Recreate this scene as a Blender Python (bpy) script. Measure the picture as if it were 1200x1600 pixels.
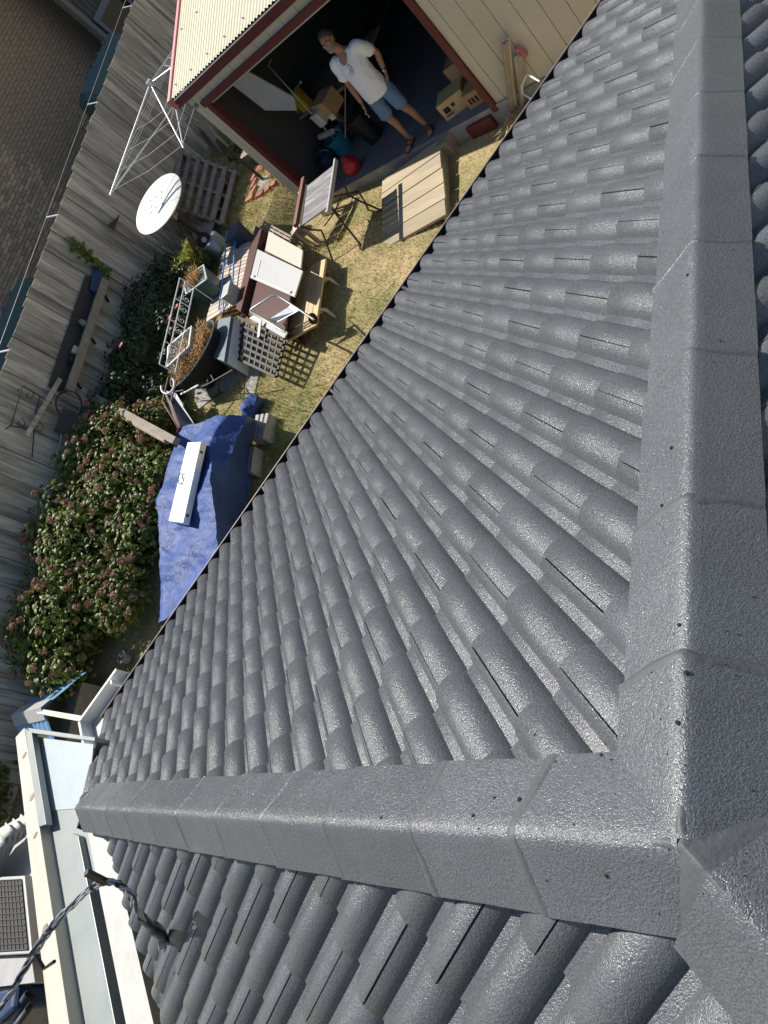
import bpy, bmesh, math, random
import numpy as np
from mathutils import Vector, Matrix, noise as mnoise

random.seed(7)
rng = np.random.default_rng(7)
scene = bpy.context.scene
for o in list(bpy.data.objects):
    bpy.data.objects.remove(o)
COL = scene.collection

# ------------------------------------------------------------------ camera
CAM = Vector((-0.16695332, -4.5254105, 4.67052412))
RX = Vector((0.58561361, -0.43117085, -0.6864025))      # picture right
RY = Vector((-0.79536689, -0.46899321, -0.38397511))    # picture down
RZ = Vector((-0.15635924, 0.77080287, -0.61758783))     # view direction
FPX = 1109.0
cam_data = bpy.data.cameras.new('camera')
cam = bpy.data.objects.new('camera', cam_data)
COL.objects.link(cam)
cam.matrix_world = Matrix(((RX.x, -RY.x, -RZ.x, CAM.x), (RX.y, -RY.y, -RZ.y, CAM.y),
                           (RX.z, -RY.z, -RZ.z, CAM.z), (0, 0, 0, 1)))
cam_data.sensor_fit = 'VERTICAL'
cam_data.sensor_height = 24.0
cam_data.lens = 24.0 * FPX / 1600.0
cam_data.clip_start = 0.05
cam_data.clip_end = 1000.0
scene.camera = cam

# ------------------------------------------------------------------ light
SUN_EL = math.radians(50.0)
U = Vector((0.50886, -0.86085, 0.0))       # along the shed front, towards the house
N = Vector((0.86085, 0.50886, 0.0))        # into the shed
az = math.radians(6.0)
hdir = (U * math.cos(az) - N * math.sin(az)).normalized()   # where shadows run on the ground
travel = hdir * math.cos(SUN_EL) - Vector((0, 0, 1)) * math.sin(SUN_EL)
to_sun = -travel
sun_data = bpy.data.lights.new('sun', 'SUN')
sun_data.energy = 5.0
sun_data.angle = math.radians(0.55)
sun_data.color = (1.0, 0.955, 0.89)
sun = bpy.data.objects.new('sun', sun_data)
COL.objects.link(sun)
sun.rotation_euler = to_sun.to_track_quat('Z', 'Y').to_euler()
sun.location = (0, 0, 20)
world = bpy.data.worlds.new('World')
scene.world = world
world.use_nodes = True
wn = world.node_tree
wn.nodes.clear()
sky = wn.nodes.new('ShaderNodeTexSky')
sky.sky_type = 'NISHITA'
sky.sun_disc = False
sky.sun_elevation = SUN_EL
sky.sun_rotation = math.atan2(to_sun.x, to_sun.y)
sky.altitude = 50
sky.air_density = 1.0
sky.dust_density = 0.6
bg = wn.nodes.new('ShaderNodeBackground')
bg.inputs['Strength'].default_value = 0.080
wo = wn.nodes.new('ShaderNodeOutputWorld')
wn.links.new(sky.outputs[0], bg.inputs['Color'])
wn.links.new(bg.outputs[0], wo.inputs['Surface'])
scene.view_settings.view_transform = 'Standard'
scene.view_settings.look = 'None'
scene.view_settings.exposure = 0.45
scene.view_settings.gamma = 1.0
scene.view_settings.use_curve_mapping = False

# ------------------------------------------------------------------ places
def ray(px, py):
    return RX * ((px - 600) / FPX) + RY * ((py - 800) / FPX) + RZ
def at(px, py, z):
    d = ray(px, py)
    return CAM + d * ((z - CAM.z) / d.z)
def on_plane(px, py, p0, n):
    d = ray(px, py)
    return CAM + d * ((p0 - CAM).dot(n) / d.dot(n))
def lerp(a, b, t):
    return a + (b - a) * t
def V(*a):
    return Vector(a)
UP = V(0, 0, 1)
S0 = V(1.76988727, 6.591192, 0.25)          # a point of the shed's slab edge
def shed(a, d, z):
    """a metres along the shed front, d metres into the shed, z metres up"""
    return V(S0.x + U.x * a + N.x * d, S0.y + U.y * a + N.y * d, z)
def sstep(a, b, x):
    t = min(1, max(0, (x - a) / (b - a)))
    return t * t * (3 - 2 * t)
def gz(x, y):
    """height of the sloping yard"""
    w = (x - 3.25) * -U.x + (y - 4.09) * -U.y
    w = min(max(w, -1.0), 9.5)
    a = (x - S0.x) * U.x + (y - S0.y) * U.y
    d = -((x - S0.x) * N.x + (y - S0.y) * N.y)
    k = 1.0
    if a > -1.6:
        k = 0.25 + 0.75 * max(sstep(0.1, 1.7, d), 1 - sstep(-1.6, -0.9, a))
    return 0.13 * w * k + 0.012 * math.sin(x * 2.3 + y) * math.cos(y * 1.7)
def atg(px, py, h=0.0):
    """where the sight line meets the yard (h metres above it)"""
    z = 0.4
    for _ in range(40):
        p = at(px, py, z + h)
        z = 0.5 * z + 0.5 * gz(p.x, p.y)
    return at(px, py, z + h)
def above(base, px, py):
    """height on the vertical through base of what is seen at px, py"""
    d = ray(px, py)
    # least squares  base + h*z = CAM + k*d
    A = np.array([[0, -d.x], [0, -d.y], [1, -d.z]])
    b = np.array(CAM - base)
    return float(np.linalg.lstsq(A, b, rcond=None)[0][0])

# ------------------------------------------------------------------ mesh helpers
class MB:
    def __init__(self):
        self.v = []
        self.f = []
    def quad(self, a, b, c, d):
        i = len(self.v)
        self.v += [Vector(a), Vector(b), Vector(c), Vector(d)]
        self.f.append((i, i + 1, i + 2, i + 3))
    def tri(self, a, b, c):
        i = len(self.v)
        self.v += [Vector(a), Vector(b), Vector(c)]
        self.f.append((i, i + 1, i + 2))
    def hexa(self, p):
        """eight corners, bottom four then top four (same order)"""
        i = len(self.v)
        self.v += [Vector(q) for q in p]
        for f in ((3, 2, 1, 0), (4, 5, 6, 7), (0, 1, 5, 4), (1, 2, 6, 5), (2, 3, 7, 6), (3, 0, 4, 7)):
            self.f.append(tuple(i + k for k in f))
    def box(self, c, sx, sy, sz, ax=None, ay=None, az_=None):
        c = Vector(c)
        ax = Vector(ax).normalized() if ax is not None else V(1, 0, 0)
        ay = Vector(ay).normalized() if ay is not None else V(0, 1, 0)
        az_ = Vector(az_).normalized() if az_ is not None else ax.cross(ay).normalized()
        h = [(-1, -1), (1, -1), (1, 1), (-1, 1)]
        self.hexa([c + ax * (sx / 2 * i) + ay * (sy / 2 * j) + az_ * (sz / 2 * k) for k in (-1, 1) for i, j in h])
    def bar(self, p, q, w, t, up=None):
        """a straight board from p to q, w wide, t thick along up"""
        p, q = Vector(p), Vector(q)
        d = q - p
        up = Vector(up) if up is not None else UP
        side = d.cross(up)
        if side.length < 1e-5:
            side = d.cross(V(1, 0, 0))
        side.normalize()
        u2 = side.cross(d).normalized()
        self.box((p + q) / 2, d.length, w, t, d, side, u2)
    def tube(self, pts, r, seg=8, cap=True):
        pts = [Vector(p) for p in pts]
        rr = r if isinstance(r, (list, tuple)) else [r] * len(pts)
        base = len(self.v)
        prev = None
        for i, p in enumerate(pts):
            if i == 0: d = pts[1] - p
            elif i == len(pts) - 1: d = p - pts[i - 1]
            else: d = (pts[i + 1] - p).normalized() + (p - pts[i - 1]).normalized()
            d.normalize()
            if prev is None:
                a = d.cross(UP)
                if a.length < 0.05: a = d.cross(V(1, 0, 0))
            else:
                a = prev - d * prev.dot(d)
            a.normalize()
            prev = a
            b = d.cross(a)
            for k in range(seg):
                t = 2 * math.pi * k / seg
                self.v.append(p + a * (rr[i] * math.cos(t)) + b * (rr[i] * math.sin(t)))
        for i in range(len(pts) - 1):
            for k in range(seg):
                a0 = base + i * seg + k
                a1 = base + i * seg + (k + 1) % seg
                self.f.append((a0, a1, a1 + seg, a0 + seg))
        if cap:
            self.f.append(tuple(base + k for k in reversed(range(seg))))
            self.f.append(tuple(base + (len(pts) - 1) * seg + k for k in range(seg)))
    def lathe(self, c, prof, seg=24, axis=None, sx=1.0, sy=1.0, ax=None):
        """profile [(r, h)] turned about axis through c"""
        c = Vector(c)
        axis = Vector(axis).normalized() if axis is not None else UP
        a = Vector(ax) if ax is not None else (axis.cross(V(0, 1, 0)) if abs(axis.y) < 0.9 else axis.cross(V(1, 0, 0)))
        a = (a - axis * a.dot(axis)).normalized()
        b = axis.cross(a)
        base = len(self.v)
        for r, h in prof:
            for k in range(seg):
                t = 2 * math.pi * k / seg
                self.v.append(c + axis * h + a * (r * sx * math.cos(t)) + b * (r * sy * math.sin(t)))
        for i in range(len(prof) - 1):
            for k in range(seg):
                p = base + i * seg + k
                q = base + i * seg + (k + 1) % seg
                self.f.append((p, q, q + seg, p + seg))
    def grid(self, rows):
        base = len(self.v)
        n = len(rows[0])
        for r in rows: self.v += [Vector(p) for p in r]
        for i in range(len(rows) - 1):
            for j in range(n - 1):
                a = base + i * n + j
                self.f.append((a, a + 1, a + n + 1, a + n))
    def mesh(self, name, m, smooth=None, off=None):
        me = bpy.data.meshes.new(name)
        off = Vector(off) if off is not None else V(0, 0, 0)
        me.from_pydata([tuple(p - off) for p in self.v], [], self.f)
        me.validate()
        bm = bmesh.new(); bm.from_mesh(me)
        bmesh.ops.recalc_face_normals(bm, faces=bm.faces)
        bm.to_mesh(me); bm.free()
        if m is not None: me.materials.append(m)
        if smooth:
            for p in me.polygons: p.use_smooth = True
            me.set_sharp_from_angle(angle=math.radians(smooth))
        me.update()
        return me

def tag(o, label=None, cat=None, group=None, kind=None):
    if label: o['label'] = label
    if cat: o['category'] = cat
    if group: o['group'] = group
    if kind: o['kind'] = kind
    return o
def link(name, me, parent=None, loc=None):
    o = bpy.data.objects.new(name, me)
    COL.objects.link(o)
    if loc is not None: o.location = loc
    if parent is not None: o.parent = parent
    return o
class Thing:
    """an Empty at the base; parts are given in world coordinates"""
    def __init__(self, name, label, cat, loc, group=None):
        self.root = bpy.data.objects.new(name, None)
        COL.objects.link(self.root)
        self.loc = Vector(loc)
        self.root.location = self.loc
        self.root.empty_display_size = 0.2
        tag(self.root, label, cat, group)
    def part(self, name, mb, m, parent=None, smooth=None, kind=None, bevel=0.0):
        o = link(name, mb.mesh(name, m, smooth, self.loc), parent or self.root)
        if bevel: add_bevel(o, bevel)
        if kind: o['kind'] = kind
        return o
def single(name, label, cat, mb, m, smooth=None, loc=None, bevel=0.0, group=None):
    loc = Vector(loc) if loc is not None else sum(mb.v, V(0, 0, 0)) / len(mb.v)
    o = link(name, mb.mesh(name, m, smooth, loc), None, loc)
    if bevel: add_bevel(o, bevel)
    return tag(o, label, cat, group)
def struct(name, mb, m, smooth=None):
    o = link(name, mb.mesh(name, m, smooth))
    o['kind'] = 'structure'
    return o
def add_bevel(o, w, seg=2):
    md = o.modifiers.new('bevel', 'BEVEL')
    md.width = w; md.segments = seg; md.limit_method = 'ANGLE'; md.angle_limit = math.radians(40)

# ------------------------------------------------------------------ materials
def mat(name, col, rough=0.6, metal=0.0, var=0.12, scale=6.0, bump=0.0, bscale=60.0, objvar=0.0,
        spec=0.5, dirt=None, dirt_amt=0.0, dscale=3.0, stretch=None, bdist=0.01, detail=6.0, coat=0.0, alpha=None, trans=0.0):
    m = bpy.data.materials.new(name)
    m.use_nodes = True
    nt = m.node_tree; nt.nodes.clear()
    L = nt.links.new
    out = nt.nodes.new('ShaderNodeOutputMaterial')
    b = nt.nodes.new('ShaderNodeBsdfPrincipled')
    L(b.outputs[0], out.inputs[0])
    geo = nt.nodes.new('ShaderNodeNewGeometry')
    vec = geo.outputs['Position']
    if stretch is not None:
        # stretch = (direction, factor): squeezes the noise along a direction so grain runs along it
        mp = nt.nodes.new('ShaderNodeMapping')
        mp.vector_type = 'TEXTURE'
        d, k = stretch
        mp.inputs['Rotation'].default_value = (0, 0, math.atan2(d.y, d.x)) if abs(d.z) < 0.5 else (0, 0, 0)
        mp.inputs['Scale'].default_value = (k, 1, 1) if abs(d.z) < 0.5 else (1, 1, k)
        L(vec, mp.inputs['Vector'])
        vec = mp.outputs[0]
    nz = nt.nodes.new('ShaderNodeTexNoise')
    nz.inputs['Scale'].default_value = scale
    nz.inputs['Detail'].default_value = detail
    nz.inputs['Roughness'].default_value = 0.62
    L(vec, nz.inputs['Vector'])
    hsv = nt.nodes.new('ShaderNodeHueSaturation')
    hsv.inputs['Color'].default_value = (*col, 1)
    mr = nt.nodes.new('ShaderNodeMapRange')
    mr.inputs['From Min'].default_value = 0.25; mr.inputs['From Max'].default_value = 0.75
    mr.inputs['To Min'].default_value = 1 - var; mr.inputs['To Max'].default_value = 1 + var
    L(nz.outputs['Fac'], mr.inputs['Value'])
    val = mr.outputs[0]
    if objvar:
        oi = nt.nodes.new('ShaderNodeObjectInfo')
        m2 = nt.nodes.new('ShaderNodeMapRange')
        m2.inputs['To Min'].default_value = 1 - objvar; m2.inputs['To Max'].default_value = 1 + objvar
        L(oi.outputs['Random'], m2.inputs['Value'])
        mu = nt.nodes.new('ShaderNodeMath'); mu.operation = 'MULTIPLY'
        L(val, mu.inputs[0]); L(m2.outputs[0], mu.inputs[1])
        val = mu.outputs[0]
    L(val, hsv.inputs['Value'])
    colout = hsv.outputs[0]
    if dirt is not None:
        n2 = nt.nodes.new('ShaderNodeTexNoise')
        n2.inputs['Scale'].default_value = dscale; n2.inputs['Detail'].default_value = 8
        n2.inputs['Roughness'].default_value = 0.7
        L(vec, n2.inputs['Vector'])
        r2 = nt.nodes.new('ShaderNodeMapRange')
        r2.inputs['From Min'].default_value = 0.48; r2.inputs['From Max'].default_value = 0.68
        r2.inputs['To Max'].default_value = dirt_amt
        L(n2.outputs['Fac'], r2.inputs['Value'])
        mx = nt.nodes.new('ShaderNodeMix'); mx.data_type = 'RGBA'
        L(r2.outputs[0], mx.inputs[0]); L(colout, mx.inputs[6])
        mx.inputs[7].default_value = (*dirt, 1)
        colout = mx.outputs[2]
    L(colout, b.inputs['Base Color'])
    b.inputs['Roughness'].default_value = rough
    b.inputs['Metallic'].default_value = metal
    b.inputs['Specular IOR Level'].default_value = spec
    b.inputs['Coat Weight'].default_value = coat
    b.inputs['Transmission Weight'].default_value = trans
    if bump:
        n3 = nt.nodes.new('ShaderNodeTexNoise')
        n3.inputs['Scale'].default_value = bscale; n3.inputs['Detail'].default_value = 4
        L(vec, n3.inputs['Vector'])
        bp = nt.nodes.new('ShaderNodeBump')
        bp.inputs['Strength'].default_value = bump; bp.inputs['Distance'].default_value = bdist
        L(n3.outputs['Fac'], bp.inputs['Height'])
        L(bp.outputs[0], b.inputs['Normal'])
    return m

def leaf_mat(name, col, rough=0.45, objvar=0.0, trans=0.25, var=0.35, scale=14.0):
    m = mat(name, col, rough, var=var, scale=scale, objvar=objvar)
    nt = m.node_tree
    b = [n for n in nt.nodes if n.type == 'BSDF_PRINCIPLED'][0]
    out = [n for n in nt.nodes if n.type == 'OUTPUT_MATERIAL'][0]
    tr = nt.nodes.new('ShaderNodeBsdfTranslucent')
    src = b.inputs['Base Color'].links[0].from_socket
    nt.links.new(src, tr.inputs['Color'])
    mx = nt.nodes.new('ShaderNodeMixShader'); mx.inputs[0].default_value = trans
    nt.links.new(b.outputs[0], mx.inputs[1]); nt.links.new(tr.outputs[0], mx.inputs[2])
    nt.links.new(mx.outputs[0], out.inputs[0])
    return m

M = {}
def roof_paint():
    m = mat('roof_paint', (0.098, 0.104, 0.112), 0.36, var=0.12, scale=7.0, objvar=0.10, spec=0.7)
    nt = m.node_tree; L = nt.links.new
    b = [n for n in nt.nodes if n.type == 'BSDF_PRINCIPLED'][0]
    geo = [n for n in nt.nodes if n.type == 'NEW_GEOMETRY'][0]
    # fresh paint over gritty concrete: fine grain with thick and thin patches
    f1 = nt.nodes.new('ShaderNodeTexNoise'); f1.inputs['Scale'].default_value = 340; f1.inputs['Detail'].default_value = 2
    f2 = nt.nodes.new('ShaderNodeTexNoise'); f2.inputs['Scale'].default_value = 150; f2.inputs['Detail'].default_value = 3
    f3 = nt.nodes.new('ShaderNodeTexNoise'); f3.inputs['Scale'].default_value = 5.5; f3.inputs['Detail'].default_value = 5
    for f in (f1, f2, f3): L(geo.outputs['Position'], f.inputs['Vector'])
    patch = nt.nodes.new('ShaderNodeMapRange')
    patch.inputs['From Min'].default_value = 0.38; patch.inputs['From Max'].default_value = 0.6
    patch.inputs['To Min'].default_value = 0.80; patch.inputs['To Max'].default_value = 1.05
    L(f3.outputs['Fac'], patch.inputs['Value'])
    add = nt.nodes.new('ShaderNodeMath'); add.operation = 'ADD'
    L(f1.outputs['Fac'], add.inputs[0]); L(f2.outputs['Fac'], add.inputs[1])
    mul = nt.nodes.new('ShaderNodeMath'); mul.operation = 'MULTIPLY'
    L(add.outputs[0], mul.inputs[0]); L(patch.outputs[0], mul.inputs[1])
    bp = nt.nodes.new('ShaderNodeBump')
    bp.inputs['Strength'].default_value = 0.62; bp.inputs['Distance'].default_value = 0.0034
    L(mul.outputs[0], bp.inputs['Height']); L(bp.outputs[0], b.inputs['Normal'])
    # grain in the colour: pigment variation plus painted-in glints and shadows of the grit
    hs = [n for n in nt.nodes if n.type == 'HUE_SAT'][0]
    gr = nt.nodes.new('ShaderNodeMapRange')
    gr.inputs['From Min'].default_value = 0.32; gr.inputs['From Max'].default_value = 0.68
    gr.inputs['To Min'].default_value = 0.62; gr.inputs['To Max'].default_value = 1.38
    L(f1.outputs['Fac'], gr.inputs['Value'])
    pv = hs.inputs['Value'].links[0].from_socket
    mv = nt.nodes.new('ShaderNodeMath'); mv.operation = 'MULTIPLY'
    L(pv, mv.inputs[0]); L(gr.outputs[0], mv.inputs[1]); L(mv.outputs[0], hs.inputs['Value'])
    rr = nt.nodes.new('ShaderNodeMapRange')
    rr.inputs['From Min'].default_value = 0.35; rr.inputs['From Max'].default_value = 0.65
    rr.inputs['To Min'].default_value = 0.17; rr.inputs['To Max'].default_value = 0.40
    L(f2.outputs['Fac'], rr.inputs['Value']); L(rr.outputs[0], b.inputs['Roughness'])
    return m
M['paint'] = roof_paint()
M['pointing'] = mat('ridge_pointing', (0.082, 0.086, 0.091), 0.6, var=0.2, scale=20, bump=0.45, bscale=90, bdist=0.004)
M['underlay'] = mat('roof_underlay', (0.012, 0.012, 0.013), 0.9)
M['gutter_black'] = mat('black_gutter_paint', (0.010, 0.010, 0.012), 0.6)
M['gutter_lip'] = mat('brown_pink_gutter_lip', (0.30, 0.22, 0.20), 0.45, var=0.3, scale=20)  # brownish pink, lighter than the gutter body
M['white_paint'] = mat('white_paint', (0.52, 0.515, 0.475), 0.65, var=0.10, dirt=(0.30, 0.28, 0.22), dirt_amt=0.5, dscale=6)
M['wall_cream'] = mat('house_wall', (0.55, 0.50, 0.40), 0.8, var=0.08)
M['sheet_green'] = mat('pale_green_sheet_metal', (0.30, 0.325, 0.305), 0.42, var=0.10, scale=2.5, dirt=(0.22, 0.25, 0.25), dirt_amt=0.5, dscale=2.0, metal=0.1)
M['sheet_blue'] = mat('blue_grey_sheet_metal', (0.40, 0.455, 0.475), 0.4, var=0.12, scale=4, dirt=(0.30, 0.33, 0.34), dirt_amt=0.5, dscale=4, metal=0.1)
M['pine'] = mat('pale_pine', (0.55, 0.515, 0.415), 0.6, var=0.12, scale=5, stretch=(V(0, 1, 0), 6), dirt=(0.38, 0.26, 0.13), dirt_amt=0.45, dscale=6)
M['cream_clad'] = mat('cream_cladding', (0.60, 0.54, 0.42), 0.55, var=0.05, scale=1.5, dirt=(0.42, 0.37, 0.28), dirt_amt=0.3, dscale=1.3, objvar=0.03)
M['cream_steel'] = mat('cream_roof_steel', (0.80, 0.73, 0.52), 0.45, var=0.05, scale=2)
M['maroon'] = mat('maroon_trim', (0.115, 0.022, 0.022), 0.45, var=0.12)
M['pink'] = mat('faded_red_flashing', (0.50, 0.15, 0.165), 0.5, var=0.15, scale=4)
M['concrete'] = mat('grey_concrete', (0.36, 0.35, 0.33), 0.85, var=0.2, scale=4, bump=0.3, bscale=40, dirt=(0.18, 0.17, 0.15), dirt_amt=0.5)
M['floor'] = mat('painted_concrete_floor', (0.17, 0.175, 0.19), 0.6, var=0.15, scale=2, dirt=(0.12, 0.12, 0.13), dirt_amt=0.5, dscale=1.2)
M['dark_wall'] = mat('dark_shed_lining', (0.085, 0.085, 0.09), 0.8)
M['fence'] = mat('weathered_fence_timber', (0.52, 0.46, 0.365), 0.85, var=0.42, scale=15, stretch=(V(0, 0, 1), 10), objvar=0.24, bump=0.5, bscale=30, dirt=(0.08, 0.07, 0.055), dirt_amt=0.75, dscale=7.0)
M['old_wood'] = mat('weathered_grey_timber', (0.30, 0.25, 0.19), 0.85, var=0.3, scale=10, stretch=(U, 8), objvar=0.2, bump=0.4, bscale=40)
M['ramp_wood'] = mat('sun_bleached_planks', (0.40, 0.325, 0.215), 0.85, var=0.18, scale=7, stretch=(U, 9), objvar=0.12, bump=0.35, bscale=30, dirt=(0.25, 0.2, 0.14), dirt_amt=0.55, dscale=4)
M['bench_wood'] = mat('yellow_pine_boards', (0.58, 0.42, 0.22), 0.65, var=0.14, scale=8, stretch=(V(.92, .39, 0), 9), objvar=0.1)
M['slat_wood'] = mat('bleached_slats', (0.52, 0.42, 0.33), 0.8, var=0.2, scale=10, objvar=0.22)
M['brown_wood'] = mat('reddish_brown_wood', (0.085, 0.030, 0.020), 0.42, var=0.2, scale=6, stretch=(U, 5))
M['brown_rail'] = mat('brown_stained_rail', (0.19, 0.085, 0.06), 0.6, var=0.2)
M['offwhite'] = mat('off_white_laminate', (0.46, 0.455, 0.435), 0.4, var=0.03)
M['cream_lam'] = mat('cream_laminate', (0.54, 0.52, 0.42), 0.45, var=0.04)
M['white'] = mat('white_enamel', (0.82, 0.83, 0.82), 0.35, var=0.04)
M['dish'] = mat('white_reflector_metal', (0.72, 0.71, 0.66), 0.45, var=0.06, dirt=(0.42, 0.38, 0.30), dirt_amt=0.35, dscale=6)
M['chrome'] = mat('bright_steel_tube', (0.62, 0.62, 0.58), 0.28, metal=0.8, var=0.08)
M['alu'] = mat('dull_aluminium', (0.66, 0.67, 0.67), 0.4, metal=0.6, var=0.1)
M['galv'] = mat('galvanised_steel', (0.40, 0.43, 0.44), 0.42, metal=0.7, var=0.15, scale=12)
M['grey_steel'] = mat('grey_painted_steel', (0.17, 0.21, 0.22), 0.4, var=0.12, metal=0.2)
M['dark_metal'] = mat('dark_metal', (0.035, 0.032, 0.030), 0.5, var=0.2)
M['black'] = mat('black_plastic', (0.012, 0.012, 0.013), 0.6, var=0.2)
M['rubber'] = mat('black_rubber', (0.018, 0.018, 0.018), 0.8)
M['blue_frame'] = mat('light_blue_paint', (0.16, 0.38, 0.66), 0.45, var=0.12)
M['blue_dark'] = mat('navy_plastic', (0.02, 0.045, 0.11), 0.4)
M['tan'] = mat('tan_metal', (0.30, 0.19, 0.08), 0.5, var=0.25, scale=14)
M['rust'] = mat('rusty_red_frame', (0.22, 0.075, 0.055), 0.6, var=0.3, scale=18)
M['brick_red'] = mat('red_garden_brick', (0.36, 0.13, 0.085), 0.85, var=0.2, scale=15, objvar=0.15, bump=0.4, bscale=60)
M['brick'] = mat('brown_house_brick', (0.47, 0.34, 0.23), 0.9, var=0.22, scale=8, objvar=0.26, bump=0.3, bscale=40)
M['mortar'] = mat('dark_mortar', (0.15, 0.125, 0.10), 0.95)
M['tank'] = mat('green_plastic_tank', (0.055, 0.11, 0.098), 0.45, var=0.1)
M['slate_blue'] = mat('slate_blue_trim', (0.075, 0.11, 0.17), 0.45)
M['charcoal'] = mat('charcoal_cladding', (0.035, 0.037, 0.042), 0.6)
M['glass_dark'] = mat('dark_window_glass', (0.012, 0.016, 0.03), 0.25, spec=0.3)
M['card'] = mat('brown_cardboard', (0.42, 0.27, 0.13), 0.8, var=0.08)
M['print'] = mat('black_print', (0.02, 0.018, 0.015), 0.8)
M['yellow'] = mat('yellow_plastic', (0.62, 0.42, 0.03), 0.5)
M['teal'] = mat('teal_plastic', (0.02, 0.22, 0.30), 0.4)
M['red'] = mat('red_plastic', (0.50, 0.025, 0.03), 0.35)
M['greenp'] = mat('green_plastic', (0.03, 0.30, 0.16), 0.45)
M['kennel_blue'] = mat('pale_blue_plastic_sheet', (0.22, 0.40, 0.60), 0.35, var=0.12)
M['cable'] = mat('grey_cable_sheath', (0.34, 0.34, 0.35), 0.25, var=0.3, scale=30)
M['cable_black'] = mat('black_cable_sheath', (0.012, 0.012, 0.014), 0.35)
M['dry'] = leaf_mat('dry_straw', (0.46, 0.27, 0.10), 0.7, var=0.45, scale=40)
M['straw'] = leaf_mat('pale_straw', (0.60, 0.45, 0.22), 0.7, var=0.35, scale=40)
M['conifer'] = leaf_mat('yellow_green_conifer', (0.34, 0.36, 0.05), 0.6, var=0.4, scale=30)
M['hyd_leaf'] = leaf_mat('hydrangea_leaf', (0.135, 0.175, 0.020), 0.52, var=0.5, scale=9, trans=0.3)
M['hyd_flower'] = leaf_mat('faded_hydrangea_bloom', (0.38, 0.215, 0.14), 0.8, var=0.35, scale=30, objvar=0.3, trans=0.15)
M['shrub'] = leaf_mat('dark_shrub_leaf', (0.050, 0.080, 0.022), 0.5, var=0.5, scale=8)
M['silver_leaf'] = leaf_mat('silver_green_leaf', (0.26, 0.29, 0.18), 0.6, var=0.35, scale=20)
M['red_flower'] = mat('red_petals', (0.45, 0.02, 0.015), 0.6)
M['bark'] = mat('brown_bark', (0.09, 0.06, 0.04), 0.9, var=0.3, scale=20)
M['skin'] = mat('tanned_skin', (0.36, 0.185, 0.115), 0.5, var=0.06, scale=20)
M['tshirt'] = mat('white_cotton', (0.80, 0.81, 0.83), 0.9, var=0.04, bump=0.35, bscale=14, bdist=0.02)
M['denim'] = mat('blue_denim', (0.12, 0.21, 0.36), 0.9, var=0.12, scale=25, bump=0.2, bscale=30)
M['hair'] = mat('dark_grey_hair', (0.055, 0.05, 0.046), 0.7, var=0.4, scale=60, bump=0.5, bscale=150)
M['beard'] = mat('white_grey_beard', (0.26, 0.235, 0.215), 0.8, var=0.3, scale=80, bump=0.5, bscale=150)
M['leather'] = mat('dark_leather', (0.05, 0.03, 0.022), 0.6)

# ================================================================== ground
def ground_material():
    m = bpy.data.materials.new('dry_lawn_soil')
    m.use_nodes = True
    nt = m.node_tree; nt.nodes.clear(); L = nt.links.new
    out = nt.nodes.new('ShaderNodeOutputMaterial'); b = nt.nodes.new('ShaderNodeBsdfPrincipled')
    L(b.outputs[0], out.inputs[0])
    geo = nt.nodes.new('ShaderNodeNewGeometry')
    def noise(s, d=6):
        n = nt.nodes.new('ShaderNodeTexNoise'); n.inputs['Scale'].default_value = s; n.inputs['Detail'].default_value = d
        n.inputs['Roughness'].default_value = 0.65
        L(geo.outputs['Position'], n.inputs['Vector']); return n
    def ramp(src, pts):
        r = nt.nodes.new('ShaderNodeValToRGB'); r.color_ramp.elements.remove(r.color_ramp.elements[0])
        r.color_ramp.elements[0].position = pts[0][0]; r.color_ramp.elements[0].color = (*pts[0][1], 1)
        for p, c in pts[1:]:
            e = r.color_ramp.elements.new(p); e.color = (*c, 1)
        L(src, r.inputs[0]); return r
    fine = ramp(noise(28, 8).outputs['Fac'], [(0.3, (0.20, 0.145, 0.07)), (0.5, (0.42, 0.32, 0.155)), (0.7, (0.56, 0.45, 0.24))])
    green = ramp(noise(34, 8).outputs['Fac'], [(0.3, (0.08, 0.09, 0.025)), (0.7, (0.27, 0.26, 0.085))])
    big = nt.nodes.new('ShaderNodeMapRange')
    big.inputs['From Min'].default_value = 0.44; big.inputs['From Max'].default_value = 0.66
    L(noise(0.75, 4).outputs['Fac'], big.inputs['Value'])
    mx = nt.nodes.new('ShaderNodeMix'); mx.data_type = 'RGBA'
    L(big.outputs[0], mx.inputs[0]); L(fine.outputs[0], mx.inputs[6]); L(green.outputs[0], mx.inputs[7])
    L(mx.outputs[2], b.inputs['Base Color'])
    b.inputs['Roughness'].default_value = 0.95
    bp = nt.nodes.new('ShaderNodeBump'); bp.inputs['Strength'].default_value = 0.6; bp.inputs['Distance'].default_value = 0.02
    L(noise(45, 6).outputs['Fac'], bp.inputs['Height']); L(bp.outputs[0], b.inputs['Normal'])
    return m
M['lawn'] = ground_material()
SH_A0, SH_A1, SH_D = -0.97, 6.6, 6.2
def in_shed(a, d):
    return SH_A0 - 0.005 < a < SH_A1 + 0.005 and -0.005 < d < SH_D + 0.005
avals = [-260, -120, -60, -35, -24] + list(np.arange(-18, SH_A0 - 0.3, 0.4)) + [SH_A0 - 0.01, SH_A0] + \
        list(np.arange(SH_A0 + 0.3, SH_A1 - 0.1, 0.3)) + [SH_A1, SH_A1 + 0.01, 9, 14, 25, 60, 120, 260]
dvals = [-260, -120, -60, -30] + list(np.arange(-20, -0.3, 0.4)) + [-0.01, 0.0] + list(np.arange(0.5, SH_D, 0.8)) + [SH_D, SH_D + 0.01] + \
        list(np.arange(SH_D + 1, 20, 1.0)) + [35, 60, 120, 260]
rows = []
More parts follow.
